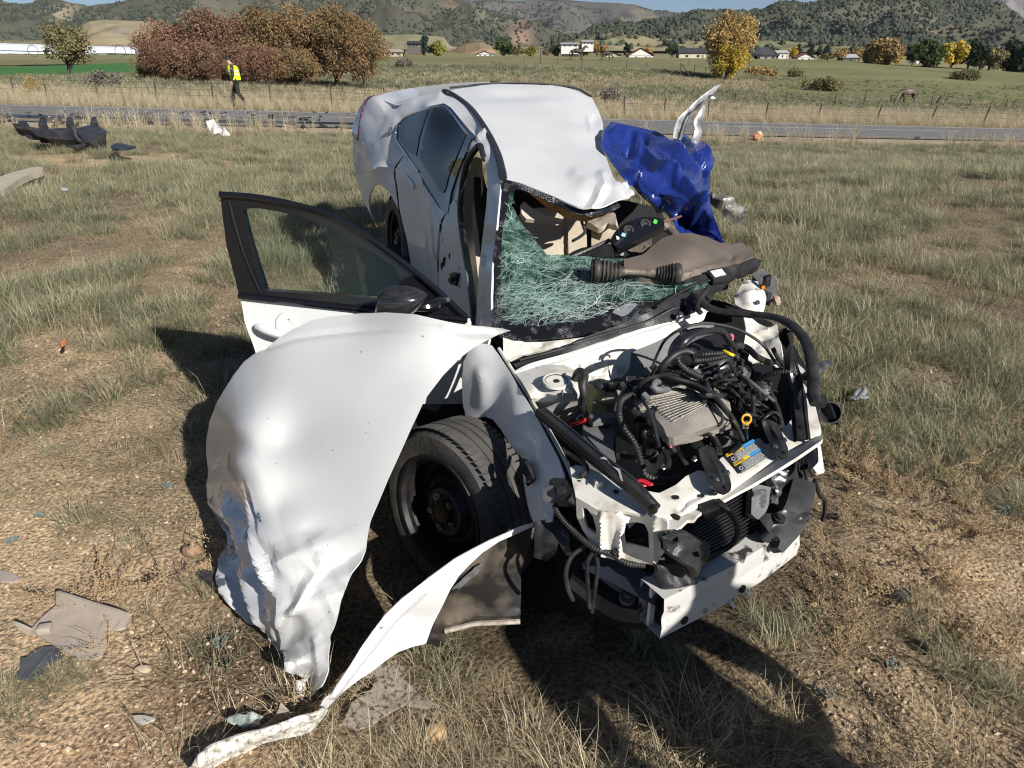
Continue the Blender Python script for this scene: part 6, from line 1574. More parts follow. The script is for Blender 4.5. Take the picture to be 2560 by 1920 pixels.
def to_px(X, Y, Zz):
 zc = Y * CP - (Zz - EYE) * SP
 yc = Y * SP + (Zz - EYE) * CP
 return 1280 + FPX * X / np.maximum(zc, .01), 960 - FPX * yc / np.maximum(zc, .01)
# road: edges as straight lines y = c + .2 x
RS = .2
def road_u(X, Y):
 return (Y - RS * X - 27.0) / (33.4 - 27.0)       # 0 at the near yellow line, 1 at the far white line
def ell(X, Y, cx, cy, rx, ry):
 return np.exp(-(((X - cx) / rx) ** 2 + ((Y - cy) / ry) ** 2))
def bare(X, Y):
 """1 where the soil is bare"""
 p = np.stack([X, Y], -1).reshape(-1, 2)
 n = fbm(p * .9, 4, 50).reshape(np.shape(X))
 b = 1.35 * ell(X, Y, -1.85, 1.85, 1.15, .95) + 1.0 * ell(X, Y, -1.2, 1.2, .8, .45)
 b = b + 1.1 * ell(X, Y, 1.75, 1.8, .75, .5) + .9 * ell(X, Y, 1.2, 1.55, .7, .3) + .5 * ell(X, Y, -2.4, 4.4, 1.2, 1.5) + .95 * ell(X, Y, -7.5, 13.6, 2.8, 1.7) + .3 * ell(X, Y, -3.2, 7.0, 1.5, 1.4)
 b = b + .7 * sstep(-.55, -.2, road_u(X, Y)) * (1 - sstep(1.05, 1.15, road_u(X, Y)))
 return np.clip(b + (.7 - .35 * sstep(2.5, 4, Y)) * n + .02, 0, 1)
def ground_col(X, Y, Zz):
 p = np.stack([X, Y], -1)
 n1, n2, n3 = fbm(p * .35, 4, 3), fbm(p * 2.5, 4, 8), fbm(p * .06, 4, 9)
 soil = np.array([.45, .328, .20])
 dark = np.array([.165, .130, .085])
 red = np.array([.38, .22, .13])
 straw = np.array([.42, .345, .21])
 c = dark[None] * (1 + .3 * n2[:, None])
 b = bare(X, Y)[:, None]
 c = c * (1 - b) + soil * (1 + .18 * n2[:, None]) * b
 rd_ = np.clip(ell(X, Y, -1.05, 1.45, .35, .2) + .8 * ell(X, Y, -1.25, 2.0, .3, .12) + ell(X, Y, -.9, 1.25, .5, .15) + .7 * ell(X, Y, -7.2, 13.2, 1.2, .8), 0, 1)[:, None] * sstep(-.3, .3, n2)[:, None]
 rd_ = rd_ * .5
 c = c * (1 - rd_) + red * rd_
 wet_shade = np.clip(1.1 * ell(X, Y, -.78, 1.62, .26, .28) + .9 * ell(X, Y, 1.05, 1.55, .40, .22) + 1.0 * ell(X, Y, .15, 1.70, .95, .5) + .8 * ell(X, Y, 1.0, 1.9, .3, .4), 0, 1) * sstep(-.25, .2, n2 + .3)  # oil-wet stains, plus shade under the car front painted into the soil colour
 c = c * (1 - .66 * wet_shade[:, None])
 # road shoulder and verge
 u = road_u(X, Y)
 sh = (sstep(-.42, -.2, u + .1 * n2) * (1 - sstep(1.0, 1.1, u)))[:, None]
 c = c * (1 - sh) + np.array([.34, .285, .21]) * (1 + .25 * n2[:, None]) * sh
 vg = sstep(1.05, 1.12, u)[:, None]
 c = c * (1 - vg) + straw * .62 * (1 + .3 * n2[:, None]) * vg
 # meadow, pasture, crops
 a = X / np.maximum(Y, 1)
 olive = np.array([.20, .175, .095])
 green = np.array([.14, .16, .065])
 past = np.array([.165, .172, .078])
 m = sstep(44, 56, Y + 6 * n1)[:, None]
 gm = np.clip(.5 + 1.6 * n3 + .7 * sstep(-.05, -.35, a) + .3 * n1, 0, 1)[:, None]
 c = c * (1 - m) + (olive * (1 - .7 * gm) + green * .7 * gm) * (1 + .25 * n2[:, None]) * m
 pa = (sstep(.30, .36, a + .02 * n1 + .0006 * (150 - Y) * (Y < 150)) * sstep(70, 82, Y))[:, None]
 c = c * (1 - pa) + past * (1 + .3 * n3[:, None] + .15 * n2[:, None]) * pa
 cr = (sstep(-.47, -.50, a) * sstep(70, 74, Y) * (1 - sstep(135, 140, Y)))[:, None]
 c = c * (1 - cr) + np.array([.055, .155, .045]) * cr
 fr = sstep(200, 260, Y)[:, None]
 band = (.5 + .5 * np.sin(Y * .05 + 5 * n3))[:, None]
 c = c * (1 - fr) + (np.array([.19, .185, .085]) * band + np.array([.28, .235, .13]) * (1 - band)) * fr
 return np.clip(c, .005, .9)
GM = bpy.data.materials.new('soil_and_turf')
GM.use_nodes = True
_nt = GM.node_tree
_b = _nt.nodes['Principled BSDF']
_b.inputs['Roughness'].default_value = .95
_b.inputs['Specular IOR Level'].default_value = .15
_a = _nt.nodes.new('ShaderNodeVertexColor')
_a.layer_name = 'ground'
_tc = _nt.nodes.new('ShaderNodeTexCoord')
def _noise(sc, det, lo, hi, a, b):
 n = _nt.nodes.new('ShaderNodeTexNoise')
 n.inputs['Scale'].default_value = sc
 n.inputs['Detail'].default_value = det
 _nt.links.new(_tc.outputs['Object'], n.inputs['Vector'])
 r = _nt.nodes.new('ShaderNodeMapRange')
 r.inputs['From Min'].default_value, r.inputs['From Max'].default_value = lo, hi
 r.inputs['To Min'].default_value, r.inputs['To Max'].default_value = a, b
 _nt.links.new(n.outputs[0], r.inputs['Value'])
 return n, r
n1_, r1_ = _noise(70, 8, .3, .7, .35, 1.7)
n2_, r2_ = _noise(7, 6, .3, .7, .75, 1.25)
_m = _nt.nodes.new('ShaderNodeMath')
_m.operation = 'MULTIPLY'
_nt.links.new(r1_.outputs[0], _m.inputs[0])
_nt.links.new(r2_.outputs[0], _m.inputs[1])
_v = _nt.nodes.new('ShaderNodeVectorMath')
_v.operation = 'SCALE'
_nt.links.new(_a.outputs['Color'], _v.inputs[0])
_nt.links.new(_m.outputs[0], _v.inputs['Scale'])
_nt.links.new(_v.outputs[0], _b.inputs['Base Color'])
_bp = _nt.nodes.new('ShaderNodeBump')
_bp.inputs['Strength'].default_value = .9
_bp.inputs['Distance'].default_value = .012
_nt.links.new(n1_.outputs[0], _bp.inputs['Height'])
_nt.links.new(_bp.outputs[0], _b.inputs['Normal'])
def colour(o, C, name='ground'):
 at_ = o.data.color_attributes.new(name, 'FLOAT_COLOR', 'POINT')
 at_.data.foreach_set('color', np.concatenate([C, np.ones((len(C), 1))], 1).astype(np.float32).ravel())
def grid_faces(nr, nc, base=0):
 i = np.arange(nr - 1)[:, None] * nc + np.arange(nc - 1)[None]
 i = i.ravel() + base
 return np.stack([i, i + 1, i + nc + 1, i + nc], 1)
def spaced(lo, hi, fine_lo, fine_hi, fs, grow=1.12):
 v = list(np.arange(fine_lo, fine_hi, fs))
 s, x = fs, v[-1]
 while x < hi:
  s *= grow
  x += s
  v.append(x)
 s, x = fs, v[0]
 while x > lo:
  s *= grow
  x -= s
  v.insert(0, x)
 return np.array(v)
xs = spaced(-140, 140, -3.2, 3.2, .035, 1.06)
ys = spaced(-30, 44, 1.0, 4.2, .035, 1.05)
ys = ys[ys < 44]
ys = np.append(ys, 44.2)
XX, YY = np.meshgrid(xs, ys)
gv = np.stack([XX.ravel(), YY.ravel(), height(XX.ravel(), YY.ravel())], 1)
gf = grid_faces(len(ys), len(xs))
aa = np.concatenate([np.linspace(-3, -.75, 12)[:-1], np.linspace(-.75, .75, 150), np.linspace(.75, 3, 12)[1:]])
dd = np.exp(np.linspace(math.log(44), math.log(6500), 130))
AA, DDg = np.meshgrid(aa, dd)
fx, fy = (AA * DDg).ravel(), DDg.ravel()
fz = height(fx, fy)
fz[fy < 44.1] -= .04
V = np.concatenate([gv, np.stack([fx, fy, fz], 1)])
Fq = np.concatenate([gf, grid_faces(len(dd), len(aa), len(gv))])
ground = build('ground', V, Fq, GM, sharp=0)
ground['kind'] = 'structure'
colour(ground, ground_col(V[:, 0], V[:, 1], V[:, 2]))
# ------------------------------------------------------------------ road
ASPH = mk('worn_asphalt', (.155, .152, .147), (.20, .196, .188), 3, rough=.95, bump=.3, bscale=60, spec=.15)
def strip(name, u0, u1, x0, x1, lift, mat, n=160, nu=2):
 X = np.linspace(x0, x1, n)
 V = []
 for u in np.linspace(u0, u1, nu):
  Y = 27.0 + RS * X + u * 6.4
  V.append(np.stack([X, Y, -.035 * (np.clip(X, -60, 60) + 15) + lift], 1))
 o = build(name, np.concatenate(V), grid_faces(nu, n), mat, sharp=0)
 o['kind'] = 'structure'
 return o
strip('road', -.10, 1.07, -140, 140, .035, ASPH)
WLINE = mk('white_road_paint', (.62, .62, .60), (.45, .45, .43), 8, rough=.7)
YLINE = mk('yellow_road_paint', (.50, .30, .10), (.30, .22, .12), 6, rough=.7)
strip('road_line', .985, 1.01, -140, 140, .040, WLINE)
strip('road_line', -.01, .018, -140, 140, .040, YLINE)
for x0, x1 in ((-14, -3.5), (8.5, 21), (31, 43), (-38, -27)):
 strip('road_line', .60, .622, x0, x1, .040, WLINE, 20)
STAIN = mk('fresh_oil_stain', (.012, .012, .014), (.03, .03, .03), 4, rough=.35)
def blot(name, cx, cu, rx, ru, seed):
 t = np.linspace(0, 2 * math.pi, 60, endpoint=False)
 r = 1 + .35 * fbm(np.stack([np.cos(t) * 2, np.sin(t) * 2], 1), 4, seed)
 X, U = cx + rx * r * np.cos(t), cu + ru * r * np.sin(t)
 V = np.stack([X, 27 + RS * X + U * 6.4, -.035 * (X + 15) + .043], 1)
 o = build(name, V, [tuple(range(60))], STAIN, sharp=0)
 o['kind'] = 'structure'
blot('oil_stain', -10.5, .14, 5.5, .09, 4)
blot('oil_stain', -16.5, .20, 4.0, .10, 7)
blot('oil_stain', -5.5, .16, 2.2, .07, 9)
# ------------------------------------------------------------------ hills
def hill(name, crest, base, dbase, dcrest, mat_cols, rough_amp, seed, dback=1.35, ncol=260, nrow=60, pw=1.15, patches=()):
 px0, px1 = crest[0][0], crest[-1][0]
 P = np.linspace(px0, px1, ncol)
 pc = np.interp(P, [c[0] for c in crest], [c[1] for c in crest])
 pb = np.interp(P, [c[0] for c in base], [c[1] for c in base])
 A = (P - 1280) / FPX / (CP + .47 * SP)
 V, W = [], []
 for v in np.concatenate([np.linspace(0, 1, nrow), np.linspace(1.02, 1.3, 10)]):
  d = dbase + (dcrest - dbase) * min(v, 1) + (dcrest * (dback - 1)) * max(0, v - 1) / .3
  f = v ** pw if v <= 1 else 1 - (v - 1) * 1.5
  py = pb + (pc - pb) * f
  X = A * d
  q = np.stack([X, np.full_like(X, d)], 1) / (dcrest * .10)
  env = np.clip(v * 3, 0, 1) * (np.clip((1.0 - v) * 4, .12, 1) if v <= 1 else .12)
  z = EYE + d * tan_el(py) + rough_amp * env * (ridged(q, seed, 4) - .5)
  V.append(np.stack([X, np.full_like(X, d), z], 1))
  W.append(np.stack([P, py], 1))
 nr = len(V)
 V = np.concatenate(V)
 W = np.concatenate(W)
 o = build(name, V, grid_faces(nr, ncol), GM2, sharp=0)
 o['kind'] = 'structure'
 n1, n2 = fbm(V[:, :2] / dcrest * 30, 4, seed + 3), fbm(V[:, :2] / dcrest * 9, 4, seed + 9)
 c = np.array(mat_cols[0])[None] * (1 - sstep(-.2, .3, n2)[:, None]) + np.array(mat_cols[1])[None] * sstep(-.2, .3, n2)[:, None]
 c = c * (1 + .35 * n1[:, None])
 for (x, y, rx, ry, col) in patches:
  w = (np.exp(-((W[:, 0] - x) / rx) ** 2 - ((W[:, 1] - y) / ry) ** 2) * sstep(-.35, .25, n1 + .15))[:, None]
  w = np.clip(w * 1.6, 0, 1)
  c = c * (1 - w) + np.array(col) * w
 colour(o, np.clip(c, .005, .8))
 return o, V, W, nr, ncol
GM2 = mk('hill_soil', (.1, .1, .1), rough=1.0, spec=.1)
_n2 = GM2.node_tree
_a2 = _n2.nodes.new('ShaderNodeVertexColor')
_a2.layer_name = 'ground'
_n2.links.new(_a2.outputs['Color'], _n2.nodes['Principled BSDF'].inputs['Base Color'])
TERRA = (.28, .185, .135)
PALE = (.34, .28, .19)
h_far = hill('mountain', [(850, 40), (1000, 2), (1150, -6), (1343, 0), (1400, -4), (1440, 0), (1480, 3), (1533, 6), (1578, 10), (1623, 25), (1668, 29), (1690, 32), (1760, 48), (1850, 70)], [(850, 118), (1850, 112)], 2300, 3400,
    [(.105, .097, .088), (.145, .13, .115)], 90, 5, patches=[(1430, 12, 16, 5, TERRA), (1590, 40, 40, 20, (.17, .15, .11))])
h_gray = hill('mountain', [(2050, 30), (2200, 0), (2330, -12), (2450, -40), (2560, -50), (2750, -60), (3000, -20), (3400, 10)], [(2050, 118), (3400, 118)], 3600, 5200, [(.17, .155, .15), (.21, .19, .18)], 220, 15)
h_left = hill('hill', [(-700, 30), (-300, -20), (0, -4), (60, 5), (85, 6), (110, 1), (145, -8), (181, 0), (205, 8), (235, 14), (300, 40), (380, 70), (460, 100)], [(-700, 118), (0, 118), (200, 114), (460, 120)], 1300, 2000,
    [(.09, .092, .063), (.135, .128, .09)], 50, 25, patches=[(175, 20, 40, 9, PALE), (150, 46, 26, 6, TERRA)])
h_mid = hill('hill', [(120, 92), (190, 46), (235, 16), (271, 7), (312, 0), (400, -14), (520, -26), (700, -40), (900, -30), (1050, -22), (1180, 8), (1290, 44), (1400, 78), (1480, 96), (1560, 112)], [(120, 118), (500, 116), (900, 128), (1300, 129), (1560, 126)], 1000, 1900,
    [(.085, .087, .060), (.13, .122, .085)], 60, 35, patches=[(1138, 14, 18, 12, TERRA), (1312, 88, 30, 9, TERRA), (1198, 98, 14, 10, TERRA), (700, 20, 60, 10, (.15, .13, .08)), (1000, 40, 100, 20, (.10, .085, .07))])
h_right = hill('hill', [(1380, 112), (1480, 84), (1560, 66), (1640, 48), (1690, 38), (1727, 25), (1773, 29), (1849, 24), (1900, 20), (1925, 10), (1945, 3), (1965, 1), (2000, 3), (2040, -4), (2100, -26), (2200, -40), (2300, -44), (2380, -28), (2440, -8), (2500, 24), (2560, 48), (2700, 80), (2900, 70), (3200, 60), (3500, 100)], [(1380, 124), (1700, 122), (2100, 122), (2560, 128), (2900, 130), (3500, 130)], 800, 1350,
    [(.078, .080, .056), (.115, .108, .075)], 45, 45, patches=[(1904, 62, 8, 7, TERRA), (2100, 90, 14, 3, TERRA), (2330, 70, 60, 6, (.16, .13, .085)), (2290, 92, 50, 5, (.16, .13, .085))])
h_grass = hill('hill', [(120, 118), (181, 86), (240, 52), (280, 47), (340, 50), (390, 54), (440, 84), (520, 116)], [(120, 122), (300, 118), (520, 124)], 480, 640, [(.26, .225, .14), (.30, .25, .16)], 6, 55, patches=[(255, 112, 26, 5, (.36, .22, .13)), (310, 80, 20, 6, (.24, .21, .16))])
h_tan = hill('hill', [(1080, 140), (1140, 120), (1165, 108), (1200, 104), (1225, 112), (1245, 138)], [(1080, 142), (1245, 142)], 420, 500, [(.22, .165, .10), (.28, .19, .12)], 5, 65)
h_low = hill('hill', [(900, 104), (960, 88), (1040, 84), (1110, 90), (1125, 112), (1160, 124)], [(900, 122), (1160, 128)], 620, 800, [(.24, .22, .13), (.29, .25, .155)], 6, 66)
h_gr2 = hill('hill', [(1380, 122), (1440, 92), (1520, 80), (1560, 80), (1640, 96), (1760, 104), (1900, 100), (2000, 108), (2120, 112), (2300, 124)], [(1380, 126), (2300, 132)], 640, 800, [(.20, .195, .105), (.27, .235, .14)], 8, 67)
# ------------------------------------------------------------------ scattering helper (geometry nodes, for things nobody could count)
def scatter(name, P, rot, scl, idx, protos, label):
 cc_ = bpy.data.collections.new(name + '_kinds')
 for k, p in enumerate(protos):
  p.name = '%s_kind_%02d' % (name, k)
  cc_.objects.link(p)
 me = bpy.data.meshes.new(name)
 me.from_pydata(np.asarray(P, float).tolist(), [], [])
 a = me.attributes.new('rot', 'FLOAT_VECTOR', 'POINT')
 a.data.foreach_set('vector', np.asarray(rot, np.float32).ravel())
 a = me.attributes.new('scl', 'FLOAT_VECTOR', 'POINT')
 a.data.foreach_set('vector', np.asarray(scl, np.float32).ravel())
 a = me.attributes.new('idx', 'INT', 'POINT')
 a.data.foreach_set('value', np.asarray(idx, np.int32))
 o = bpy.data.objects.new(name, me)
 COL.objects.link(o)
 o['kind'] = 'stuff'
 o['label'] = label
 ng = bpy.data.node_groups.new(name, 'GeometryNodeTree')
 ng.interface.new_socket('Geometry', in_out='INPUT', socket_type='NodeSocketGeometry')
 ng.interface.new_socket('Geometry', in_out='OUTPUT', socket_type='NodeSocketGeometry')
 N = ng.nodes
 gi, go = N.new('NodeGroupInput'), N.new('NodeGroupOutput')
 ip_ = N.new('GeometryNodeInstanceOnPoints')
 ci_ = N.new('GeometryNodeCollectionInfo')
 ci_.inputs['Collection'].default_value = cc_
 ci_.inputs['Separate Children'].default_value = True
 ci_.inputs['Reset Children'].default_value = True
 ip_.inputs['Pick Instance'].default_value = True
 ng.links.new(gi.outputs[0], ip_.inputs['Points'])
 ng.links.new(ci_.outputs[0], ip_.inputs['Instance'])
 for nm, ty, so in (('rot', 'FLOAT_VECTOR', 'Rotation'), ('scl', 'FLOAT_VECTOR', 'Scale'), ('idx', 'INT', 'Instance Index')):
  na = N.new('GeometryNodeInputNamedAttribute')
  na.data_type = ty
  na.inputs['Name'].default_value = nm
  ng.links.new(na.outputs[0], ip_.inputs[so])
 ng.links.new(ip_.outputs[0], go.inputs[0])
 md = o.modifiers.new('scatter', 'NODES')
 md.node_group = ng
 return o
def proto(V, F, mats, fm=None, tone=None, smooth=True):
 me = bpy.data.meshes.new('kind')
 me.from_pydata(np.asarray(V, float).tolist(), [], [tuple(int(i) for i in f) for f in F])
 for m in mats:
  me.materials.append(m)
 if fm is not None:
  me.polygons.foreach_set('material_index', np.asarray(fm, np.int32))
 if smooth:
  me.polygons.foreach_set('use_smooth', np.ones(len(me.polygons), bool))
 if tone is not None:
  t = me.attributes.new('tone', 'FLOAT', 'POINT')
  t.data.foreach_set('value', np.asarray(tone, np.float32))
 return bpy.data.objects.new('kind', me)
def ico(sub=1):
 bm = bmesh.new()
 bmesh.ops.create_icosphere(bm, subdivisions=sub, radius=1)
 V = np.array([v.co[:] for v in bm.verts])
 F = [tuple(v.index for v in f.verts) for f in bm.faces]
 bm.free()
 return V, F
JUN = mk('juniper_green', (.050, .060, .042), (.082, .088, .060), 1.2, rough=1.0, spec=.1, rnd=.35)
jp = []
for k in range(4):
 V, F = ico(2)
 V = V * (1 + .45 * fbm(V * 1.8, 3, k * 7)[:, None])
 V[:, 2] = V[:, 2] * .95 + .55
 jp.append(proto(V, F, [JUN], smooth=False))
def woods(name, H, n, size, dens, seed, label):
 o, V, W, nr, nc = H
 rg = np.random.default_rng(seed)
 Vg = V.reshape(nr, nc, 3)
 Wg = W.reshape(nr, nc, 2)
 r, c = rg.uniform(0, nr - 12, n), rg.uniform(0, nc - 1.01, n)
 r = (nr - 12) * (r / (nr - 12)) ** .8
 i, j = r.astype(int), c.astype(int)
 f, g = (r - i)[:, None], (c - j)[:, None]
 lerp = lambda A: A[i, j] * (1 - f) * (1 - g) + A[i + 1, j] * f * (1 - g) + A[i, j + 1] * (1 - f) * g + A[i + 1, j + 1] * f * g
 P, Q = lerp(Vg), lerp(Wg)
 k = (rg.random(n) < np.clip(dens(Q, P, fbm(P[:, :2] / 90, 4, seed)), 0, 1)) & (Q[:, 0] > -120) & (Q[:, 0] < 2680) & (Q[:, 1] > -70)
 P = P[k]
 m = len(P)
 s = size * rg.uniform(.5, 1.25, m)
 scatter(name, P - np.array([0, 0, .2]), np.stack([np.zeros(m), np.zeros(m), rg.uniform(0, 6.28, m)], 1), np.stack([s, s, s * rg.uniform(.8, 1.3, m)], 1), rg.integers(0, 4, m), [bpy.data.objects.new('kind', p.data) for p in jp], label)
woods('juniper_wood', h_right, 36000, 2.3, lambda Q, P, n: 1.05 + 1.3 * n - .5 * np.exp(-((Q[:, 1] - (118 - .13 * (Q[:, 0] - 2200))) / 8) ** 2), 1, 'dense dark juniper wood on the near right hill')
woods('juniper_wood', h_mid, 26000, 2.5, lambda Q, P, n: .72 + 1.7 * n - .45 * sstep(900, 1250, Q[:, 0]) * sstep(60, 0, Q[:, 1]), 2, 'patchy juniper wood on the long middle hill')
woods('juniper_wood', h_left, 11000, 2.8, lambda Q, P, n: .6 + 1.8 * n, 3, 'patchy juniper wood on the hill at the left')
woods('juniper_wood', h_far, 9000, 3.6, lambda Q, P, n: .22 + 1.6 * n + .4 * sstep(60, 100, Q[:, 1]), 4, 'sparse junipers on the brown mountain')
woods('juniper_wood', h_gr2, 500, 2.6, lambda Q, P, n: .25 + 1.6 * n, 5, 'scattered junipers on the grassy foothill')
# ------------------------------------------------------------------ trees
def leafcard_mat(name, c1, c2, tr=.25):
 m = mk(name, c1, c2, .9, rough=.8, spec=.2, rnd=.08, detail=6, lo=.38, hi=.62)
 nt = m.node_tree
 b = nt.nodes['Principled BSDF']
 geo = nt.nodes.new('ShaderNodeAttribute')
 geo.attribute_name = 'tone'
 src = b.inputs['Base Color'].links[0].from_socket
 hs = nt.nodes.new('ShaderNodeHueSaturation')
 mr = nt.nodes.new('ShaderNodeMapRange')
 mr.inputs['To Min'].default_value = .55
 mr.inputs['To Max'].default_value = 1.45
 nt.links.new(geo.outputs['Fac'], mr.inputs['Value'])
 nt.links.new(mr.outputs[0], hs.inputs['Value'])
 nt.links.new(src, hs.inputs['Color'])
 t = nt.nodes.new('ShaderNodeBsdfTranslucent')
 nt.links.new(hs.outputs[0], b.inputs['Base Color'])
 nt.links.new(hs.outputs[0], t.inputs[0])
 mx = nt.nodes.new('ShaderNodeMixShader')
 mx.inputs[0].default_value = tr
 out = nt.nodes['Material Output']
 nt.links.new(b.outputs[0], mx.inputs[1])
 nt.links.new(t.outputs[0], mx.inputs[2])
 nt.links.new(mx.outputs[0], out.inputs[0])
 return m
BARK = mk('grey_brown_bark', (.085, .070, .055), (.05, .042, .034), 10, rough=.95)
def tree_meshes(seed, h, w, nleaf, lsize, trunk=.25, clumps=26, shape='round', bare_low=.0, nlimb=9, low=.18):
 """crown: leaf-sized faces in clumps spread through the crown volume; trunk: tapered stem with limbs"""
 rg = np.random.default_rng(seed)
 C, R = [], []
 for k in range(clumps):
  for _ in range(50):
   p = rg.uniform(-1, 1, 3)
   if (p ** 2).sum() < 1:
    break
  zf = (p[2] + 1) / 2
  if shape == 'cone':
   sc = 1.05 - .85 * zf
  elif shape == 'wide':
   sc = .75 + .45 * math.sin(math.pi * min(1, zf * .8 + .12))
  else:
   sc = .55 + .60 * math.sin(math.pi * (zf * .72 + .16))
  C.append([p[0] * w / 2 * sc * .82, p[1] * w / 2 * sc * .82, h * (low + (1 - low) * (.06 + .86 * zf))])
  R.append(w * rg.uniform(.10, .20))
 C, R = np.array(C), np.array(R)
 k = rg.integers(0, clumps, nleaf)
 dirs = rg.normal(size=(nleaf, 3))
 dirs /= np.linalg.norm(dirs, axis=1)[:, None]
 pos = C[k] + dirs * (R[k] * rg.uniform(.25, 1.15, nleaf) ** .6)[:, None]
 u = rg.normal(size=(nleaf, 3))
 u /= np.linalg.norm(u, axis=1)[:, None]
 v = np.cross(u, rg.normal(size=(nleaf, 3)))
 v /= np.linalg.norm(v, axis=1)[:, None] + 1e-9
 s = (lsize * rg.uniform(.6, 1.4, nleaf))[:, None]
 V = np.stack([pos - u * s, pos + v * s * .7, pos + u * s, pos - v * s * .7], 1).reshape(-1, 3)
 F = (np.arange(nleaf)[:, None] * 4 + np.arange(4)[None])
 ct = rg.uniform(.25, .75, clumps)
 tone = np.repeat(np.clip(ct[k] + rg.normal(0, .2, nleaf), 0, 1), 4)
 mb = MB()
 top = h * (low + .45 * (1 - low))
 mb.add(*tube_geo(catmull([(0, 0, -.2), (w * .01, 0, h * .12), (-w * .015, w * .01, h * .3), (0, 0, top)], 4), np.linspace(trunk, trunk * .35, 13)[:len(catmull([(0, 0, 0), (0, 0, 1), (0, 0, 2), (0, 0, 3)], 4))], 7))
 for i in rg.permutation(clumps)[:nlimb]:
  z0 = h * rg.uniform(.06, .3)
  a = np.array([0, 0, z0])
  m_ = a * .5 + C[i] * .5 + np.array([0, 0, -.04 * h])
  n_ = 9
  mb.add(*tube_geo(catmull([a, m_, C[i]], 4), np.linspace(trunk * .45, trunk * .1, n_), 5))
 return (V, F, tone), (np.concatenate(mb.V), mb.F)
def mesh_of(name, V, F, mat, tone=None, smooth=False):
 me = bpy.data.meshes.new(name)
 me.from_pydata(np.asarray(V, float).tolist(), [], [tuple(int(i) for i in f) for f in F])
 me.materials.append(mat)
 if tone is not None:
  t = me.attributes.new('tone', 'FLOAT', 'POINT')
  t.data.foreach_set('value', np.asarray(tone, np.float32))
 if smooth:
  me.polygons.foreach_set('use_smooth', np.ones(len(me.polygons), bool))
 return me
_tree_cache = {}
def tree(name, px, base, top, wpx, kind, label, group=None, fall=240.0, cat='tree', d=None):
 """a tree standing where the photo shows its foot, with the height and width it has there"""
 key, mat, nleaf, clumps, shape, low, ls, seed, trunk = kind
 if d is None:
  p = ground_at(px, base, fall)
 else:
  r = ray(px, base)
  p = np.array([r[0] / r[1] * d, d, 0])
  p[2] = float(height(p[0], p[1])[0])
 t = p[1] * CP - (p[2] - EYE) * SP
 ztop = EYE + p[1] * tan_el(top)
 h = max(1.0, ztop - p[2])
 w = wpx / FPX * t
 ck = (key, seed)
 if ck not in _tree_cache:
  asp = w / h
  cr, tr = tree_meshes(seed, 1.0, asp, nleaf, ls * asp, trunk * asp, clumps, shape, low=low)
  _tree_cache[ck] = (mesh_of('crown', cr[0], cr[1], mat, cr[2]), mesh_of('trunk', tr[0], tr[1], BARK, None, True), asp)
 mc_, mt_, asp = _tree_cache[ck]
 e = empty(name, tuple(p), label, cat, group)
 e.rotation_euler = (0, 0, random.uniform(0, 6.28))
 e.scale = (w / asp, w / asp, h)
 for nm, me in (('crown', mc_), ('trunk', mt_)):
  o = bpy.data.objects.new(nm, me)
  COL.objects.link(o)
  o.parent = e
 return e
L_RUS = leafcard_mat('russet_leaves', (.27, .148, .100), (.21, .140, .085))
L_BRN = leafcard_mat('brown_olive_leaves', (0.290, 0.184, 0.092), (0.204, 0.155, 0.077))
L_OLV = leafcard_mat('olive_leaves', (0.253, 0.214, 0.106), (0.165, 0.165, 0.077))
L_YEL = leafcard_mat('yellow_leaves', (.56, .41, .06), (.38, .29, .06))
L_OCH = leafcard_mat('ochre_leaves', (0.426, 0.300, 0.116), (0.330, 0.222, 0.106))
L_GRN = leafcard_mat('green_leaves', (0.093, 0.132, 0.040), (0.054, 0.085, 0.031))
L_DGR = leafcard_mat('dark_green_leaves', (0.043, 0.070, 0.031), (0.028, 0.046, 0.025))
L_YGR = leafcard_mat('yellow_green_leaves', (0.310, 0.295, 0.054), (0.186, 0.202, 0.046))
L_BLU = leafcard_mat('blue_green_needles', (0.054, 0.078, 0.065), (0.034, 0.053, 0.043))
L_GRY = leafcard_mat('grey_brush', (0.248, 0.217, 0.178), (0.155, 0.139, 0.116))
KR = lambda s: ('r%d' % s, L_RUS, 16000, 60, 'wide', .07, .0155, s, .035)
KB = lambda s: ('b%d' % s, L_BRN, 16000, 60, 'wide', .14, .0150, s, .035)
gr = 'russet trees behind the officer'
for px, base, top, w, k, lab in (
  (438, 176, 44, 150, KR(1), 'leftmost big russet tree of the thicket beyond the road'),
  (520, 172, 24, 165, KR(2), 'russet tree second from left in the thicket'),
  (600, 166, 26, 150, KR(3), 'reddish brown tree in the middle of the thicket, above the officer'),
  (672, 162, 18, 150, KB(4), 'brown tree right of the middle of the thicket'),
  (752, 158, 12, 160, KB(5), 'tall olive brown tree third from the right end of the thicket'),
  (836, 154, 6, 165, KB(6), 'tallest brown tree near the right end of the thicket'),
  (905, 150, 34, 120, KB(7), 'rightmost brown tree of the thicket, beside the car roof')):
 tree('russet_tree', px, base, top, w, k, lab, gr, d=62)
for px, base, top, w, k, lab in ((415, 180, 96, 110, KR(8), 'low russet bush at the left foot of the thicket'), (500, 184, 104, 140, KR(9), 'low russet bush in front of the thicket, left of the officer'),
         (592, 174, 110, 110, KR(8), 'low russet bush in front of the thicket, behind the officer'), (660, 172, 112, 110, KR(9), 'low russet bush under the middle of the thicket, right of the officer'),
         (735, 166, 118, 120, KB(10), 'low brown bush under the right half of the thicket'), (545, 186, 140, 110, KR(8), 'lowest russet bush at the very front of the thicket')):
 tree('russet_bush', px, base, top, w, k, lab, 'russet bushes in front of the thicket', d=57, cat='bush')
tree('lone_tree', 166, 152, 54, 125, ('lone', L_OLV, 5000, 34, 'wide', .2, .022, 21, .03), 'lone sparse olive tree beside the long white cover', d=66)
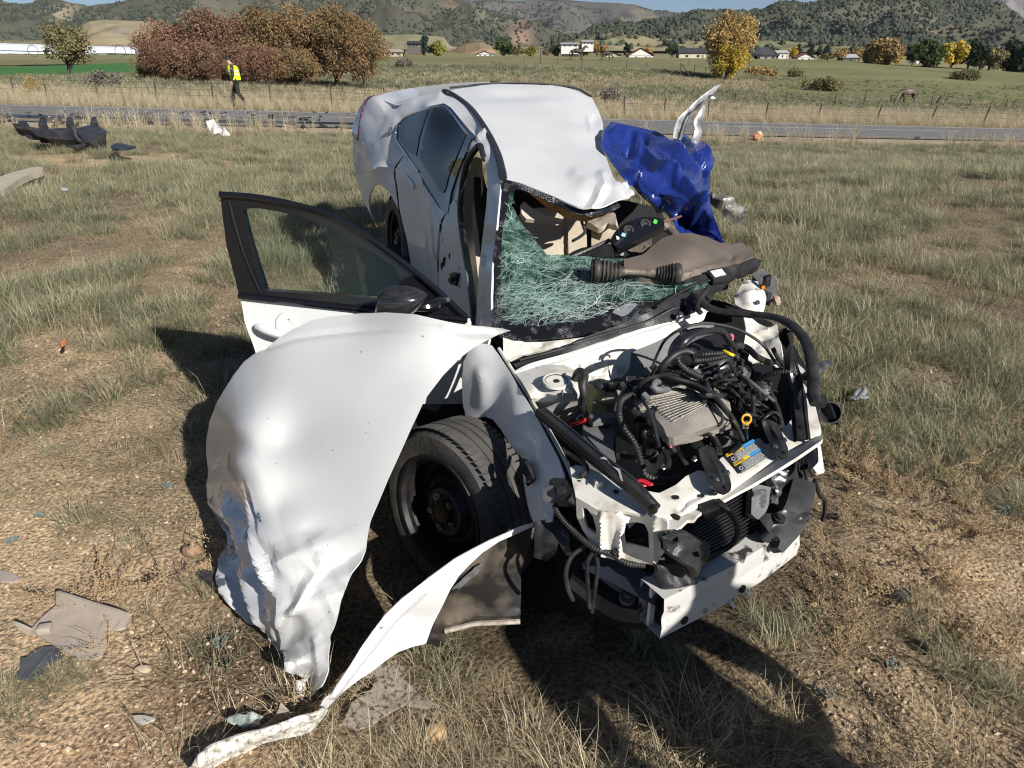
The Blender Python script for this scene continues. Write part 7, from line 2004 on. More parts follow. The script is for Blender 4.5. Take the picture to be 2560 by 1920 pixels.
tree('cottonwood_tree', 1815, 178, 88, 105, ('cotl', L_YEL, 7000, 36, 'round', .04, .022, 31, .03), 'bright yellow lower growth of the tall cottonwood', d=112)
tree('cottonwood_tree', 1822, 172, 28, 140, ('cotu', L_OCH, 9000, 40, 'wide', .34, .018, 32, .03), 'tall half bare ochre cottonwood rising above yellow growth', d=114)
T = lambda key, m, n, sh='round', seed=40: (key, m, n, 22, sh, .12, .05, seed, .05)
for nm, px, base, top, w, k, lab in (
  ('cypress_tree', 1063, 140, 86, 44, T('cy', L_BLU, 1400, 'cone', 41), 'blue grey conifer left of a rounded green tree, behind the car roof'),
  ('green_tree', 1096, 141, 104, 48, T('g1', L_YGR, 1400, 'round', 42), 'low olive green tree beside the blue grey conifer'),
  ('green_tree', 1259, 143, 87, 52, T('g2', L_GRN, 1800, 'round', 43), 'tall rounded green tree right of the small white gabled house'),
  ('tan_tree', 1294, 142, 108, 34, T('o1', L_OLV, 1000, 'round', 44), 'thin olive tree beside the tall rounded green tree'),
  ('yellow_tree', 1327, 143, 116, 38, T('y1', L_YGR, 1000, 'round', 45), 'small yellow green tree left of the weathered post'),
  ('green_tree', 1366, 142, 120, 24, T('g3', L_OLV, 800, 'round', 46), 'small olive tree just right of the weathered post'),
  ('green_tree', 1386, 138, 112, 26, T('d1', L_DGR, 900, 'round', 47), 'small dark tree behind a yellow green one'),
  ('yellow_tree', 1391, 145, 120, 24, T('y1', L_YGR, 1000, 'round', 45), 'small yellow green tree in front of a small dark tree'),
  ('yellow_tree', 1458, 141, 116, 32, T('y2', L_YEL, 1000, 'round', 48), 'small bright yellow tree left of an ochre tree'),
  ('ochre_tree', 1493, 142, 98, 44, T('oc1', L_OCH, 1300, 'round', 49), 'ochre tree between the yellow tree and the dark conifer'),
  ('conifer_tree', 1565, 146, 102, 28, T('co', L_DGR, 1200, 'cone', 50), 'dark conifer left of the red roofed house'),
  ('ochre_tree', 1617, 142, 108, 28, T('oc2', L_OCH, 900, 'round', 51), 'small ochre tree behind the red roofed house'),
  ('green_tree', 1680, 143, 104, 32, T('g4', L_GRN, 1200, 'round', 52), 'dark green tree left of the cream garage'),
  ('conifer_tree', 1921, 126, 106, 24, T('co2', L_DGR, 800, 'round', 53), 'dark tree top behind the grey hip roof'),
  ('yellow_tree', 1981, 146, 117, 26, T('y2', L_YEL, 1000, 'round', 48), 'bright yellow tree right of the white shed'),
  ('conifer_tree', 1994, 138, 106, 24, T('co', L_DGR, 1200, 'cone', 50), 'dark conifer just right of the bright yellow tree'),
  ('conifer_tree', 2027, 138, 98, 26, T('co3', L_BLU, 1200, 'cone', 54), 'tall blue green conifer, left one of the close group of three'),
  ('conifer_tree', 2048, 138, 104, 24, T('co3', L_BLU, 1200, 'cone', 54), 'blue green conifer in the middle of the group of three'),
  ('conifer_tree', 2066, 140, 100, 26, T('co3', L_BLU, 1200, 'cone', 54), 'blue green conifer on the right of the group of three'),
  ('tan_tree', 2068, 153, 130, 36, T('o1', L_OLV, 1000, 'round', 44), 'low olive shrub in front of the three conifers'),
  ('tan_tree', 2098, 151, 116, 40, T('oc2', L_OCH, 900, 'round', 51), 'tan tree left of the dark open barn'),
  ('tan_tree', 2146, 148, 114, 36, T('oc1', L_OCH, 1300, 'round', 49), 'brown tree behind the right end of the dark open barn'),
  ('ochre_tree', 2194, 170, 100, 104, T('oc5', L_OCH, 3600, 'wide', 55), 'wide ochre brown tree at the pasture edge'),
  ('yellow_tree', 2242, 152, 120, 24, T('y2', L_YEL, 1000, 'round', 48), 'small yellow tree at the right side of the wide ochre tree'),
  ('green_tree', 2280, 161, 99, 44, T('g5', L_GRN, 2000, 'round', 56), 'tall green tree, left one of the row at the right'),
  ('green_tree', 2324, 162, 95, 74, T('g6', L_GRN, 3000, 'round', 57), 'big full green tree left of the bright yellow one'),
  ('yellow_tree', 2378, 164, 92, 58, T('y5', L_YEL, 2400, 'round', 58), 'tall bright yellow tree between two big green trees'),
  ('green_tree', 2420, 167, 97, 70, T('d5', L_DGR, 3000, 'round', 59), 'big dark green tree right of the bright yellow one'),
  ('tan_tree', 2472, 169, 117, 64, T('o5', L_OLV, 2400, 'round', 60), 'tan tree between dark green trees near the right edge'),
  ('green_tree', 2540, 182, 104, 96, T('d6', L_DGR, 3600, 'wide', 61), 'large dark green tree at the right edge')):
 tree(nm, px, base, top, w, k, lab, 'trees around the far farm houses', d=260 if base < 150 else 215)
GB = lambda s: ('gb%d' % s, L_GRY, 2600, 30, 'wide', .02, .028, s, .02)
for px, base, top, w, m, lab in ((262, 226, 190, 84, GB(71), 'round grey brush in the dry verge left of the officer'), (88, 244, 204, 56, ('tb', L_OCH, 2200, 26, 'wide', .02, .02, 72, .02), 'straw coloured bush at the left end of the verge'),
         (798, 168, 136, 58, GB(73), 'grey brush below the right end of the thicket'), (818, 182, 158, 44, GB(71), 'small grey brush below the thicket, nearer the car'), (1010, 172, 146, 44, GB(73), 'grey brush above the trunk of the car'),
         (1898, 192, 170, 76, ('tb2', L_OCH, 2200, 26, 'wide', .02, .03, 74, .02), 'tan brush pile right of the cottonwood'), (2045, 226, 196, 74, ('ob', L_OLV, 2400, 26, 'wide', .02, .03, 75, .02), 'olive shrub mound at the foot of the pasture fence'),
         (2086, 228, 200, 36, ('ob', L_OLV, 2400, 26, 'wide', .02, .03, 75, .02), 'small olive shrub right of the olive mound'), (2412, 200, 178, 70, ('ob3', L_OLV, 2000, 26, 'wide', .02, .03, 76, .02), 'low olive brush on the pasture slope'), (1985, 192, 176, 40, ('ob3', L_OLV, 2000, 26, 'wide', .02, .03, 76, .02), 'small tan brush between the cottonwood and the pasture'),
         (1525, 262, 238, 50, GB(71), 'grey brush beyond the road right of the car roof'), (352, 170, 148, 40, ('ob', L_OLV, 2400, 26, 'wide', .02, .03, 75, .02), 'low green brush at the left foot of the thicket'), (380, 195, 168, 60, ('yb', L_YGR, 1800, 24, 'wide', .02, .03, 77, .02), 'yellow green bush left of the thicket')):
 tree('brush', px, base, top, w, m, lab, 'brush in the meadow', cat='bush')
# ------------------------------------------------------------------ far houses
def house(name, x0, x1, base, eave, ridge, wallc, roofc, label, cat='house', kind='side', d=255.0, wins=3, depth=None):
 """walls, pitched roof, windows; long side or gable towards the road"""
 A0, A1 = ray(x0, base), ray(x1, base)
 X0, X1 = A0[0] / A0[1] * d, A1[0] / A1[1] * d
 z0 = EYE + d * tan_el(base)
 he, hr = d * (tan_el(eave) - tan_el(base)), d * (tan_el(ridge) - tan_el(base))
 w = X1 - X0
 dp = depth or max(5.0, w * .6)
 e = empty(name, ((X0 + X1) / 2, d, z0), label, cat, 'far farm buildings')
 WM = mk('house_wall', wallc, rough=.8)
 RM = mk('house_roof', roofc, rough=.7)
 xc = (X0 + X1) / 2
 mb = MB().add(*box_geo((xc, d + dp / 2, z0 + he / 2 - 1), (w / 2, 0, 0), (0, dp / 2, 0), (0, 0, he / 2 + 1)))
 o_ = .06 * w
 if kind == 'side':
  rf = [(X0 - o_, d - .4, z0 + he - .05), (X1 + o_, d - .4, z0 + he - .05), (X1 + o_, d + dp + .4, z0 + he - .05), (X0 - o_, d + dp + .4, z0 + he - .05), (X0 - o_ * .3, d + dp / 2, z0 + hr), (X1 + o_ * .3, d + dp / 2, z0 + hr)]
  ff = [(0, 1, 5, 4), (2, 3, 4, 5), (1, 2, 5), (3, 0, 4), (0, 3, 2, 1)]
 elif kind == 'hip':
  rf = [(X0 - o_, d - .4, z0 + he - .05), (X1 + o_, d - .4, z0 + he - .05), (X1 + o_, d + dp + .4, z0 + he - .05), (X0 - o_, d + dp + .4, z0 + he - .05), (xc - w * .12, d + dp / 2, z0 + hr), (xc + w * .12, d + dp / 2, z0 + hr)]
  ff = [(0, 1, 5, 4), (2, 3, 4, 5), (1, 2, 5), (3, 0, 4), (0, 3, 2, 1)]
 else:
  rf = [(X0 - o_, d - .4, z0 + he - .05), (xc, d - .4, z0 + hr), (X1 + o_, d - .4, z0 + he - .05), (X0 - o_, d + dp + .4, z0 + he - .05), (xc, d + dp + .4, z0 + hr), (X1 + o_, d + dp + .4, z0 + he - .05)]
  ff = [(0, 1, 4, 3), (1, 2, 5, 4)]
  gv_ = [(X0, d, z0 + he - .1), (X1, d, z0 + he - .1), (xc, d, z0 + he + (hr - he) * .97)]
  mb.add(gv_ + [(x, d + .2, z) for x, y, z in gv_], [(0, 1, 2), (5, 4, 3), (0, 2, 5, 3), (1, 4, 5, 2)])
 mb.build('wall', WM, e, smooth=False)
 Vr = np.array(rf)
 build('roof', np.concatenate([Vr, Vr + np.array([0, 0, .18])]), ff + [tuple(i + len(rf) for i in f) for f in ff], RM, e, smooth=False)
 GW = bpy.data.materials.get('far_window') or mk('far_window', (.03, .035, .04), rough=.2)
 for k in range(wins):
  xw = X0 + w * (k + .7) / (wins + .4)
  build('window', *box_geo((xw, d - .03, z0 + he * .55), (w * .05, 0, 0), (0, .06, 0), (0, 0, he * .17)), GW, e, smooth=False)
 build('door', *box_geo((X0 + w * .88, d - .03, z0 + he * .36), (w * .035, 0, 0), (0, .05, 0), (0, 0, he * .36)), mk('far_door', (.2, .17, .13), rough=.7), e, smooth=False)
CREAM, WHT, DKR, TANW = (.50, .46, .36), (.60, .59, .56), (.045, .045, .05), (.42, .35, .26)
house('house', 1018, 1050, 119, 110, 103, (.12, .10, .09), DKR, 'dark small house on the green rise, behind the car roof')
house('shed', 958, 1006, 141, 131, 124, TANW, (.35, .30, .24), 'low tan shed left of the dark small house', 'shed')
house('house', 1192, 1234, 143, 136, 128, WHT, (.25, .24, .23), 'small white gabled house left of the tall rounded green tree', kind='gable')
house('house', 1403, 1446, 118, 112, 107, WHT, (.30, .30, .30), 'long low white house up on the slope')
house('house', 1455, 1484, 112, 106, 101, WHT, (.33, .33, .34), 'small white house high on the slope, right of the long one')
house('shed', 1408, 1446, 145, 139, 135, (.45, .44, .42), (.20, .19, .18), 'low grey shed behind the fence right of the yellow green trees', 'shed')
house('house', 1515, 1552, 146, 139, 132, (.50, .47, .42), (.22, .20, .18), 'pale house with a brown roof left of the dark conifer', kind='gable')
house('farmhouse', 1572, 1632, 148, 139, 121, WHT, (.38, .08, .06), 'white farmhouse with a red roof', kind='gable', wins=2)
house('garage', 1697, 1764, 149, 133, 121, CREAM, DKR, 'cream garage with a dark roof left of the cottonwood', 'garage', wins=2)
house('shed', 1866, 1900, 147, 137, 124, (.14, .13, .13), DKR, 'dark shed seen right behind the cottonwood', 'shed')
house('house', 1884, 1944, 150, 139, 119, (.26, .25, .22), DKR, 'house with a wide grey hip roof right of the cottonwood', kind='hip')
house('shed', 1940, 1970, 150, 133, 127, (.58, .56, .50), (.42, .42, .40), 'pale metal shed joined to the grey hip roofed house', 'shed', wins=1)
house('house', 1994, 2034, 152, 144, 134, WHT, (.30, .14, .12), 'white house with a dull red roof in front of the conifers', kind='gable', wins=2)
house('barn', 2107, 2144, 155, 145, 136, (.10, .08, .07), (.36, .37, .39), 'dark barn with a pale metal roof left of the wide ochre tree', 'barn', wins=1)
house('house', 2290, 2310, 160, 150, 144, WHT, (.5, .5, .5), 'white gable seen between the green trees', kind='gable', wins=1)
# long white crop cover
wc = empty('row_cover', (-60, 112, 1.5), 'long low white plastic crop cover behind the green field at the left', 'crop cover')
mb = MB()
for px0, px1, py0, py1 in ((-120, 368, 134, 106),):
 X0, X1 = ray(px0, 130)[0] / ray(px0, 130)[1] * 140, ray(px1, 130)[0] / ray(px1, 130)[1] * 140
 n = 40
 Vc = []
 for x in np.linspace(X0, X1, n):
  f = (x - X0) / (X1 - X0)
  zb, zt = EYE + 140 * tan_el(133 + 3 * f), EYE + 146 * tan_el(106 + 14 * f)
  for t in np.linspace(0, math.pi, 9):
   Vc.append((x, 143 - 4 * math.cos(t), zb + (zt - zb) * math.sin(t) ** .7 + .03 * math.sin(x * 2.1)))
 mb.add(Vc, [(i * 9 + k, i * 9 + k + 1, (i + 1) * 9 + k + 1, (i + 1) * 9 + k) for i in range(n - 1) for k in range(8)])
mb.build('plastic_cover', mk('white_crop_plastic', (.74, .76, .80), (.66, .68, .72), .2, rough=.5), wc)
Zp = EYE + 128 * tan_el(126)
X0, X1 = -105, ray(368, 130)[0] / ray(368, 130)[1] * 128
build('irrigation_pipe', *tube_geo(np.array([(X0, 128, Zp), ((X0 + X1) / 2, 128, Zp - .05), (X1, 128, Zp - .6)]), .09, 6), mk('dull_pipe', (.10, .10, .11), rough=.5), wc)
for px in (82, 300, 340):
 c = np.array([ray(px, 126)[0] / ray(px, 126)[1] * 128, 128, Zp - .1])
 t = np.linspace(0, 2 * math.pi, 25)
 build('irrigation_wheel', *tube_geo(np.stack([c[0] + .85 * np.cos(t), np.full(25, 128.), c[2] + .85 * np.sin(t)], 1), .05, 5), bpy.data.materials['dull_pipe'], wc)
house('row_tunnel', 826, 858, 142, 130, 122, (.74, .75, .78), (.74, .75, .78), 'short white tunnel seen under the brown trees', 'crop cover', kind='gable', d=140, wins=0)
# ------------------------------------------------------------------ fences
POSTM = mk('weathered_steel_post', (.050, .040, .034), (.085, .065, .05), 20, rough=.9)
WOODP = mk('weathered_wood_post', (.17, .145, .12), (.10, .085, .07), 14, rough=.95)
WIRE = mk('fence_wire', (.12, .11, .10), rough=.6, metal=.5)
def fence(name, posts, label, r=.035, group='wire fences', wires=3, mat=POSTM, maxgap=9.0):
 """posts: (foot x, foot y, top y[, lean in px])"""
 e = None
 feet, tops = [], []
 for q in posts:
  p = ground_at(q[0], q[1])
  h = p[1] * (tan_el(q[2]) - tan_el(q[1]))
  lean = (q[3] if len(q) > 3 else random.uniform(-2, 2)) / FPX * p[1]
  feet.append(p)
  tops.append(p + np.array([lean, 0, max(.4, h)]))
 e = empty(name, tuple(feet[len(feet) // 2]), label, 'fence', group)
 for a, b in zip(feet, tops):
  V, F = tube_geo(np.array([a - np.array([0, 0, .3]), (a + b) / 2, b]), r * random.uniform(.85, 1.2), 5)
  build('post', V, F, mat, e)
 for k in range(wires):
  f = .95 - .28 * k
  for i in range(len(feet) - 1):
   a, b = feet[i] * (1 - f) + tops[i] * f, feet[i + 1] * (1 - f) + tops[i + 1] * f
   m = (a + b) / 2 - np.array([0, 0, .03])
   build('wire', *tube_geo(np.array([a, m, b]), .006, 4), WIRE, e)
fence('wire_fence', [(-60, 240, 190), (37, 240, 192), (118, 244, 196), (247, 249, 199), (393, 252, 203), (535, 262, 206), (678, 266, 205), (831, 273, 208), (1000, 280, 215), (1200, 286, 222), (1400, 290, 234), (1560, 294, 240), (1660, 294, 245), (1770, 298, 251), (1912, 303, 256, 3), (2044, 301, 258, 4), (2189, 306, 261, 8), (2324, 308, 263, 10), (2455, 312, 266, 10), (2600, 318, 272, 8)],
  'wire fence of thin leaning posts along the far verge of the road')
fence('wire_fence', [(1835, 262, 232), (1963, 256, 230, 2), (2085, 266, 234), (2157, 266, 234), (2226, 258, 236), (2233, 266, 246), (2256, 262, 240, 4), (2327, 270, 242), (2357, 264, 240, 6), (2423, 270, 246), (2474, 266, 249, 5), (2513, 268, 248), (2527, 270, 249, 8), (2600, 274, 252)], 'second wire fence below the pasture, beside the grazing horse', .045)
fence('wire_fence', [(190, 214, 192), (355, 216, 200), (520, 222, 200), (714, 228, 204), (857, 240, 213), (960, 244, 220)], 'wire fence in the meadow left of the car roof', .04)
fence('wire_fence', [(1310, 166, 142), (1395, 168, 146), (1454, 171, 145), (1501, 170, 148), (1565, 175, 150), (1617, 178, 154), (1701, 194, 158)], 'wire fence along the brown crest, left of the braced corner post', .05)
fence('wire_fence', [(1701, 194, 158), (1735, 192, 162), (1762, 193, 170), (1784, 193, 170), (1802, 190, 168), (1825, 190, 168), (1843, 184, 160), (1862, 180, 158)], 'wire fence under the cottonwood, right of the braced corner post', .05)
fence('wire_fence', [(2025, 212, 196), (2013, 204, 188), (2006, 196, 178), (2000, 188, 172, 3), (1993, 182, 166), (1985, 172, 158), (1976, 166, 154), (1960, 162, 150)], 'line of posts climbing the left edge of the pasture', .06, wires=2)
br = empty('fence_brace', tuple(ground_at(1698, 190)), 'braced corner post with two slanting poles on the brown crest', 'fence brace')
pc0 = ground_at(1701, 194)
hh_ = pc0[1] * (tan_el(160) - tan_el(194))
for px, py in ((1668, 189), (1728, 195)):
 q = ground_at(px, py)
 q[1] = pc0[1]
 q[0] = ray(px, py)[0] / ray(px, py)[1] * pc0[1]
 q[2] = float(height(q[0], q[1])[0])
 build('slanting_pole', *tube_geo(np.array([q, (q + pc0 + np.array([0, 0, hh_])) / 2, pc0 + np.array([0, 0, hh_])]), .07, 6), WOODP if px < 1700 else POSTM, br)
def post(px, base, top, r, label, mat=WOODP, lean=0):
 p = ground_at(px, base)
 h = p[1] * (tan_el(top) - tan_el(base))
 V, F = tube_geo(np.array([p - np.array([0, 0, .2]), p + np.array([0, 0, h * .5]), p + np.array([lean, 0, h * .93]), p + np.array([lean, .02, h])]), np.array([r, r * .95, r * .9, r * .6]), 8)
 tag(build('wooden_post', V, F, mat), label, 'post', 'old posts in the meadow')
post(1352, 160, 124, .17, 'thick weathered post standing alone above the car roof')
post(1015, 146, 108, .10, 'tall thin post by the dark small house')
post(1723, 165, 145, .12, 'short pale post behind the braced corner post')
post(700, 222, 197, .14, 'thick dark post in the meadow right of the officer', POSTM)
post(2342, 264, 240, .13, 'thick leaning dark post right of the grazing horse', POSTM, .25)
# ------------------------------------------------------------------ people and horses
def skin_mesh(nodes, edges, sub=2):
 """one continuous body grown on a skeleton: nodes name -> (x, y, z, radius)"""
 names = list(nodes)
 me = bpy.data.meshes.new('skeleton')
 me.from_pydata([nodes[n][:3] for n in names], [(names.index(a), names.index(b)) for a, b in edges], [])
 ob = bpy.data.objects.new('skeleton', me)
 COL.objects.link(ob)
 ob.modifiers.new('s', 'SKIN')
 for i, n in enumerate(names):
  r = nodes[n][3]
  rr = r if isinstance(r, tuple) else (r, r)
  me.skin_vertices[0].data[i].radius = rr
  me.skin_vertices[0].data[i].use_root = (i == 0)
 m2 = ob.modifiers.new('u', 'SUBSURF')
 m2.levels = sub
 m2.render_levels = sub
 dg = bpy.context.evaluated_depsgraph_get()
 dg.update()
 nm = bpy.data.meshes.new_from_object(ob.evaluated_get(dg))
 V = np.array([v.co[:] for v in nm.vertices])
 F = [tuple(p.vertices) for p in nm.polygons]
 bpy.data.objects.remove(ob)
 bpy.data.meshes.remove(me)
 bpy.data.meshes.remove(nm)
 return V, F
def chain(E, *n):
 E += list(zip(n[:-1], n[1:]))
def person(loc, heading, joints, label, cloth, trousers, skin_c=(.42, .26, .19), scale=1.0, vest=None, hat=None, hair=(.06, .04, .03)):
 e = empty('person', tuple(loc), label, 'person')
 N = {'pelvis': (*joints['pelvis'], (.17, .14)), 'waist': (*joints['waist'], (.165, .14)), 'chest': (*joints['chest'], (.19, .15)), 'neck': (*joints['neck'], .058), 'skull': (*joints['head'], (.078, .092)), 'crown': (*joints['crown'], (.066, .076))}
 E = []
 chain(E, 'pelvis', 'waist', 'chest', 'neck', 'skull', 'crown')
 for s in 'lr':
  for j, r in (('shoulder', .080), ('elbow', .058), ('wrist', .040), ('palm', (.040, .020)), ('hip', .118), ('knee', .082), ('ankle', .060), ('heel', .046), ('toe', .036)):
   N[s + j] = (*joints[s + j], r)
  chain(E, 'chest', s + 'shoulder', s + 'elbow', s + 'wrist', s + 'palm')
  chain(E, 'pelvis', s + 'hip', s + 'knee', s + 'ankle', s + 'heel')
  E.append((s + 'ankle', s + 'toe'))
  pw, pp = np.array(joints[s + 'wrist']), np.array(joints[s + 'palm'])
  d = (pp - pw) / np.linalg.norm(pp - pw)
  side = np.array([1.0, 0, 0])
  for k in range(4):
   b = pp + d * .035 + side * (.028 - .019 * k)
   L = (.030, .036, .034, .026)[k]
   N[s + 'f%da' % k], N[s + 'f%db' % k] = (*b, .0095), (*(b + d * L + np.array([.006, 0, 0])), .008)
   N[s + 'f%dc' % k] = (*(b + d * L * 1.7 + np.array([.016, 0, .004])), .007)
   chain(E, s + 'palm', s + 'f%da' % k, s + 'f%db' % k, s + 'f%dc' % k)
  b = pp + side * .035
  N[s + 'ta'], N[s + 'tb'] = (*b, .011), (*(b + d * .035 + side * .016), .009)
  chain(E, s + 'palm', s + 'ta', s + 'tb')
 V, F = skin_mesh(N, E)
 cen = np.array([V[list(f)].mean(0) for f in F])
 jn = {k: np.array(v[:3]) for k, v in N.items()}
 fm = np.zeros(len(F), int)
 for i, c in enumerate(cen):
  if c[2] > jn['neck'][2] - .01:
   fm[i] = 2
  elif min(np.linalg.norm(c - jn['lpalm']), np.linalg.norm(c - jn['rpalm'])) < .10:
   fm[i] = 2
  elif c[2] < jn['pelvis'][2] + .06 and abs(c[1]) < .3:
   fm[i] = 3 if min(np.linalg.norm(c - jn['lheel']), np.linalg.norm(c - jn['rheel']), np.linalg.norm(c - jn['ltoe']), np.linalg.norm(c - jn['rtoe'])) < .10 else 1
 R = Matrix.Rotation(heading, 3, 'Z')
 Rn = np.array(R)
 tf = lambda P: (np.asarray(P, float) * scale) @ Rn.T + np.asarray(loc)
 build('body', tf(V), F, None, e, mats=[mk('uniform_shirt', cloth, rough=.9), mk('uniform_trousers', trousers, rough=.9), mk('skin', skin_c, rough=.55), mk('boots', (.012, .011, .010), rough=.4)], fm=fm, sharp=0)
 hd_, cr_ = jn['skull'], jn['crown']
 fwd = np.array([math.cos(joints['look']), 0, math.sin(joints['look'])])
 up_ = np.array([-fwd[2], 0, fwd[0]])
 SK = bpy.data.materials['skin']
 mb = MB()
 mb.add(*tube_geo(np.array([hd_ + fwd * .086 + up_ * .045, hd_ + fwd * .108 + up_ * .012, hd_ + fwd * .088 + up_ * .004]), np.array([.010, .017, .012]), 8))
 mb.build_ = None
 build('nose', tf(np.concatenate(mb.V)), mb.F, SK, e)
 for s in (-1, 1):
  V, F = ico(2)
  build('eye', tf(V * .012 + hd_ + fwd * .082 + up_ * .045 + np.array([0, s * .032, 0])), F, mk('eye', (.04, .03, .03), rough=.2), e)
  build('ear', tf(V * np.array([.022, .010, .032]) + hd_ + up_ * .035 + np.array([0, s * .086, 0])), F, SK, e)
 build('mouth', tf(np.array([[0, -.024, -.004], [.008, 0, -.006], [0, .024, -.004], [.004, .02, .004], [.012, 0, .004], [.004, -.02, .004]]) + hd_ + fwd * .084 - up_ * .03), [(0, 1, 4, 5), (1, 2, 3, 4)], mk('lips', (.30, .13, .11), rough=.5), e)
 V, F = ico(3)
 k = V[:, 2] > -.25
 hv = V * np.array([.103, .094, .10])
 ff = [f for f in F if all(k[i] for i in f)]
 build('hair', tf(hv + hd_ * .35 + cr_ * .65 - fwd * .015), ff, mk('short_hair', hair, rough=.8), e)
 if hat:
  V, F = ico(3)
  kk = V[:, 2] > .0
  H = build('cap', tf((V * np.array([.118, .106, .105])) + cr_ * .75 + hd_ * .25 + up_ * .025), [f for f in F if all(kk[i] for i in f)], mk('dark_cap', hat, rough=.8), e)
  t = np.linspace(-1.25, 1.25, 14)
  o1 = np.stack([.100 * np.cos(t), .092 * np.sin(t), 0 * t], 1)
  o2 = np.stack([.108 + .085 * np.cos(t), .088 * np.sin(t), -.015 + 0 * t], 1)
  base = cr_ * .75 + hd_ * .25 + up_ * .035
  Vb = np.concatenate([o1, o2, o1 - [0, 0, .006], o2 - [0, 0, .006]]) + base
  n = 14
  build('visor', tf(Vb), [(i, i + 1, n + i + 1, n + i) for i in range(n - 1)] + [(2 * n + i, 3 * n + i, 3 * n + i + 1, 2 * n + i + 1) for i in range(n - 1)] + [(n + i, n + i + 1, 3 * n + i + 1, 3 * n + i) for i in range(n - 1)], bpy.data.materials['dark_cap'], H)
 if vest:
  Vv, Fv, ring_n = [], [], 24
  pz = jn['pelvis'], jn['waist'], jn['chest'], jn['neck']
  prof = [(pz[0] + [0, 0, .02], .20, .19), (pz[1] + [0, 0, .02], .195, .19), (pz[2] * .5 + pz[1] * .5, .205, .20), (pz[2], .215, .205), (pz[2] + [0, 0, .09], .195, .18), (pz[3] * .5 + pz[2] * .5 + [0, 0, .05], .13, .11), (pz[3] + [0, 0, -.005], .075, .075)]
  for c, ry, rx_ in prof:
   for q in range(ring_n):
    a = 2 * math.pi * q / ring_n
    Vv.append(c + np.array([rx_ * math.cos(a), ry * math.sin(a), 0]))
  for i in range(len(prof) - 1):
   for q in range(ring_n):
    Fv.append((i * ring_n + q, i * ring_n + (q + 1) % ring_n, (i + 1) * ring_n + (q + 1) % ring_n, (i + 1) * ring_n + q))
  vo = build('vest', tf(Vv), Fv, mk('fluorescent_vest', vest, rough=.7), e)
  for z_, lab in ((.35, 'band'), (.75, 'band')):
   c = pz[1] * (1 - z_) + pz[2] * z_
   Vb, Fb = [], []
   for dz in (-.022, .022):
    for q in range(ring_n):
     a = 2 * math.pi * q / ring_n
     Vb.append(c + np.array([(.206 - .3 * abs(z_ - .6) * .03) * math.cos(a), .216 * math.sin(a), dz]))
   Fb = [(q, (q + 1) % ring_n, ring_n + (q + 1) % ring_n, ring_n + q) for q in range(ring_n)]
   build('reflective_band', tf(Vb), Fb, mk('reflective_band', (.62, .64, .60), rough=.3), vo)
  sh = jn['lshoulder'] * .75 + jn['lelbow'] * .25
  build('shoulder_patch', tf(np.array([[-.03, .058, -.035], [.03, .058, -.035], [.035, .06, .02], [0, .06, .04], [-.035, .06, .02]]) + sh), [(0, 1, 2, 3, 4)], mk('orange_patch', (.62, .25, .04), rough=.7), e)
  c = jn['pelvis'] + np.array([0, 0, .05])
  Vb = [c + np.array([.16 * math.cos(a), .19 * math.sin(a), dz]) for dz in (-.03, .03) for a in np.linspace(0, 2 * math.pi, 24, endpoint=False)]
  build('duty_belt', tf(Vb), [(q, (q + 1) % 24, 24 + (q + 1) % 24, 24 + q) for q in range(24)], mk('black_belt', (.01, .01, .01), rough=.4), e)
  build('holster', tf(box_geo(c + np.array([-.03, .19, -.08]), (.035, 0, 0), (0, .025, 0), (0, 0, .09), .01)[0]), box_geo(c, (.035, 0, 0), (0, .025, 0), (0, 0, .09), .01)[1], bpy.data.materials['black_belt'], e)
 return e
# x is forward, y is the person's left
J = dict(pelvis=(0, 0, .96), waist=(.01, 0, 1.10), chest=(.06, 0, 1.36), neck=(.12, 0, 1.55), head=(.19, 0, 1.62), crown=(.20, 0, 1.72), look=-.55,
   lshoulder=(.06, .19, 1.44), lelbow=(.03, .25, 1.16), lwrist=(.13, .25, .93), lpalm=(.16, .24, .86), rshoulder=(.06, -.19, 1.44), relbow=(-.02, -.25, 1.17), rwrist=(.02, -.26, .93), rpalm=(.04, -.25, .86),
   lhip=(0, .10, .90), lknee=(-.04, .11, .50), lankle=(-.30, .11, .15), lheel=(-.34, .11, .09), ltoe=(-.18, .12, .035), rhip=(0, -.10, .90), rknee=(.20, -.10, .50), rankle=(.26, -.10, .09), rheel=(.22, -.10, .045), rtoe=(.40, -.11, .035))
pp_ = ground_at(600, 268)
tt = pp_[1] * CP - (pp_[2] - EYE) * SP
person(pp_, math.pi + .12, J, 'officer in a yellow vest and dark cap walking along the road, head bowed', (.035, .026, .020), (.022, .018, .015), scale=tt * 114 / FPX / 1.80, vest=(.55, .85, .02), hat=(.015, .013, .012))
J2 = dict(pelvis=(0, 0, .96), waist=(0, 0, 1.10), chest=(0, 0, 1.36), neck=(0, 0, 1.55), head=(.03, 0, 1.64), crown=(.03, 0, 1.75), look=-.1,
   lshoulder=(0, .20, 1.44), lelbow=(-.03, .30, 1.17), lwrist=(.10, .22, .98), lpalm=(.15, .17, .95), rshoulder=(0, -.20, 1.44), relbow=(-.03, -.30, 1.17), rwrist=(.10, -.22, .98), rpalm=(.15, -.17, .95),
   lhip=(0, .11, .90), lknee=(.02, .14, .50), lankle=(-.02, .16, .09), lheel=(-.05, .16, .045), ltoe=(.12, .19, .035), rhip=(0, -.11, .90), rknee=(.02, -.14, .50), rankle=(-.02, -.16, .09), rheel=(-.05, -.16, .045), rtoe=(.12, -.19, .035))
bp_ = np.array([1.78, -.13, 0.0])
bp_[2] = float(height(bp_[0], bp_[1])[0])
person(bp_, math.atan2(2.0, -1.4), J2, 'bystander in a dark jacket facing the wreck', (.03, .035, .05), (.03, .03, .035))
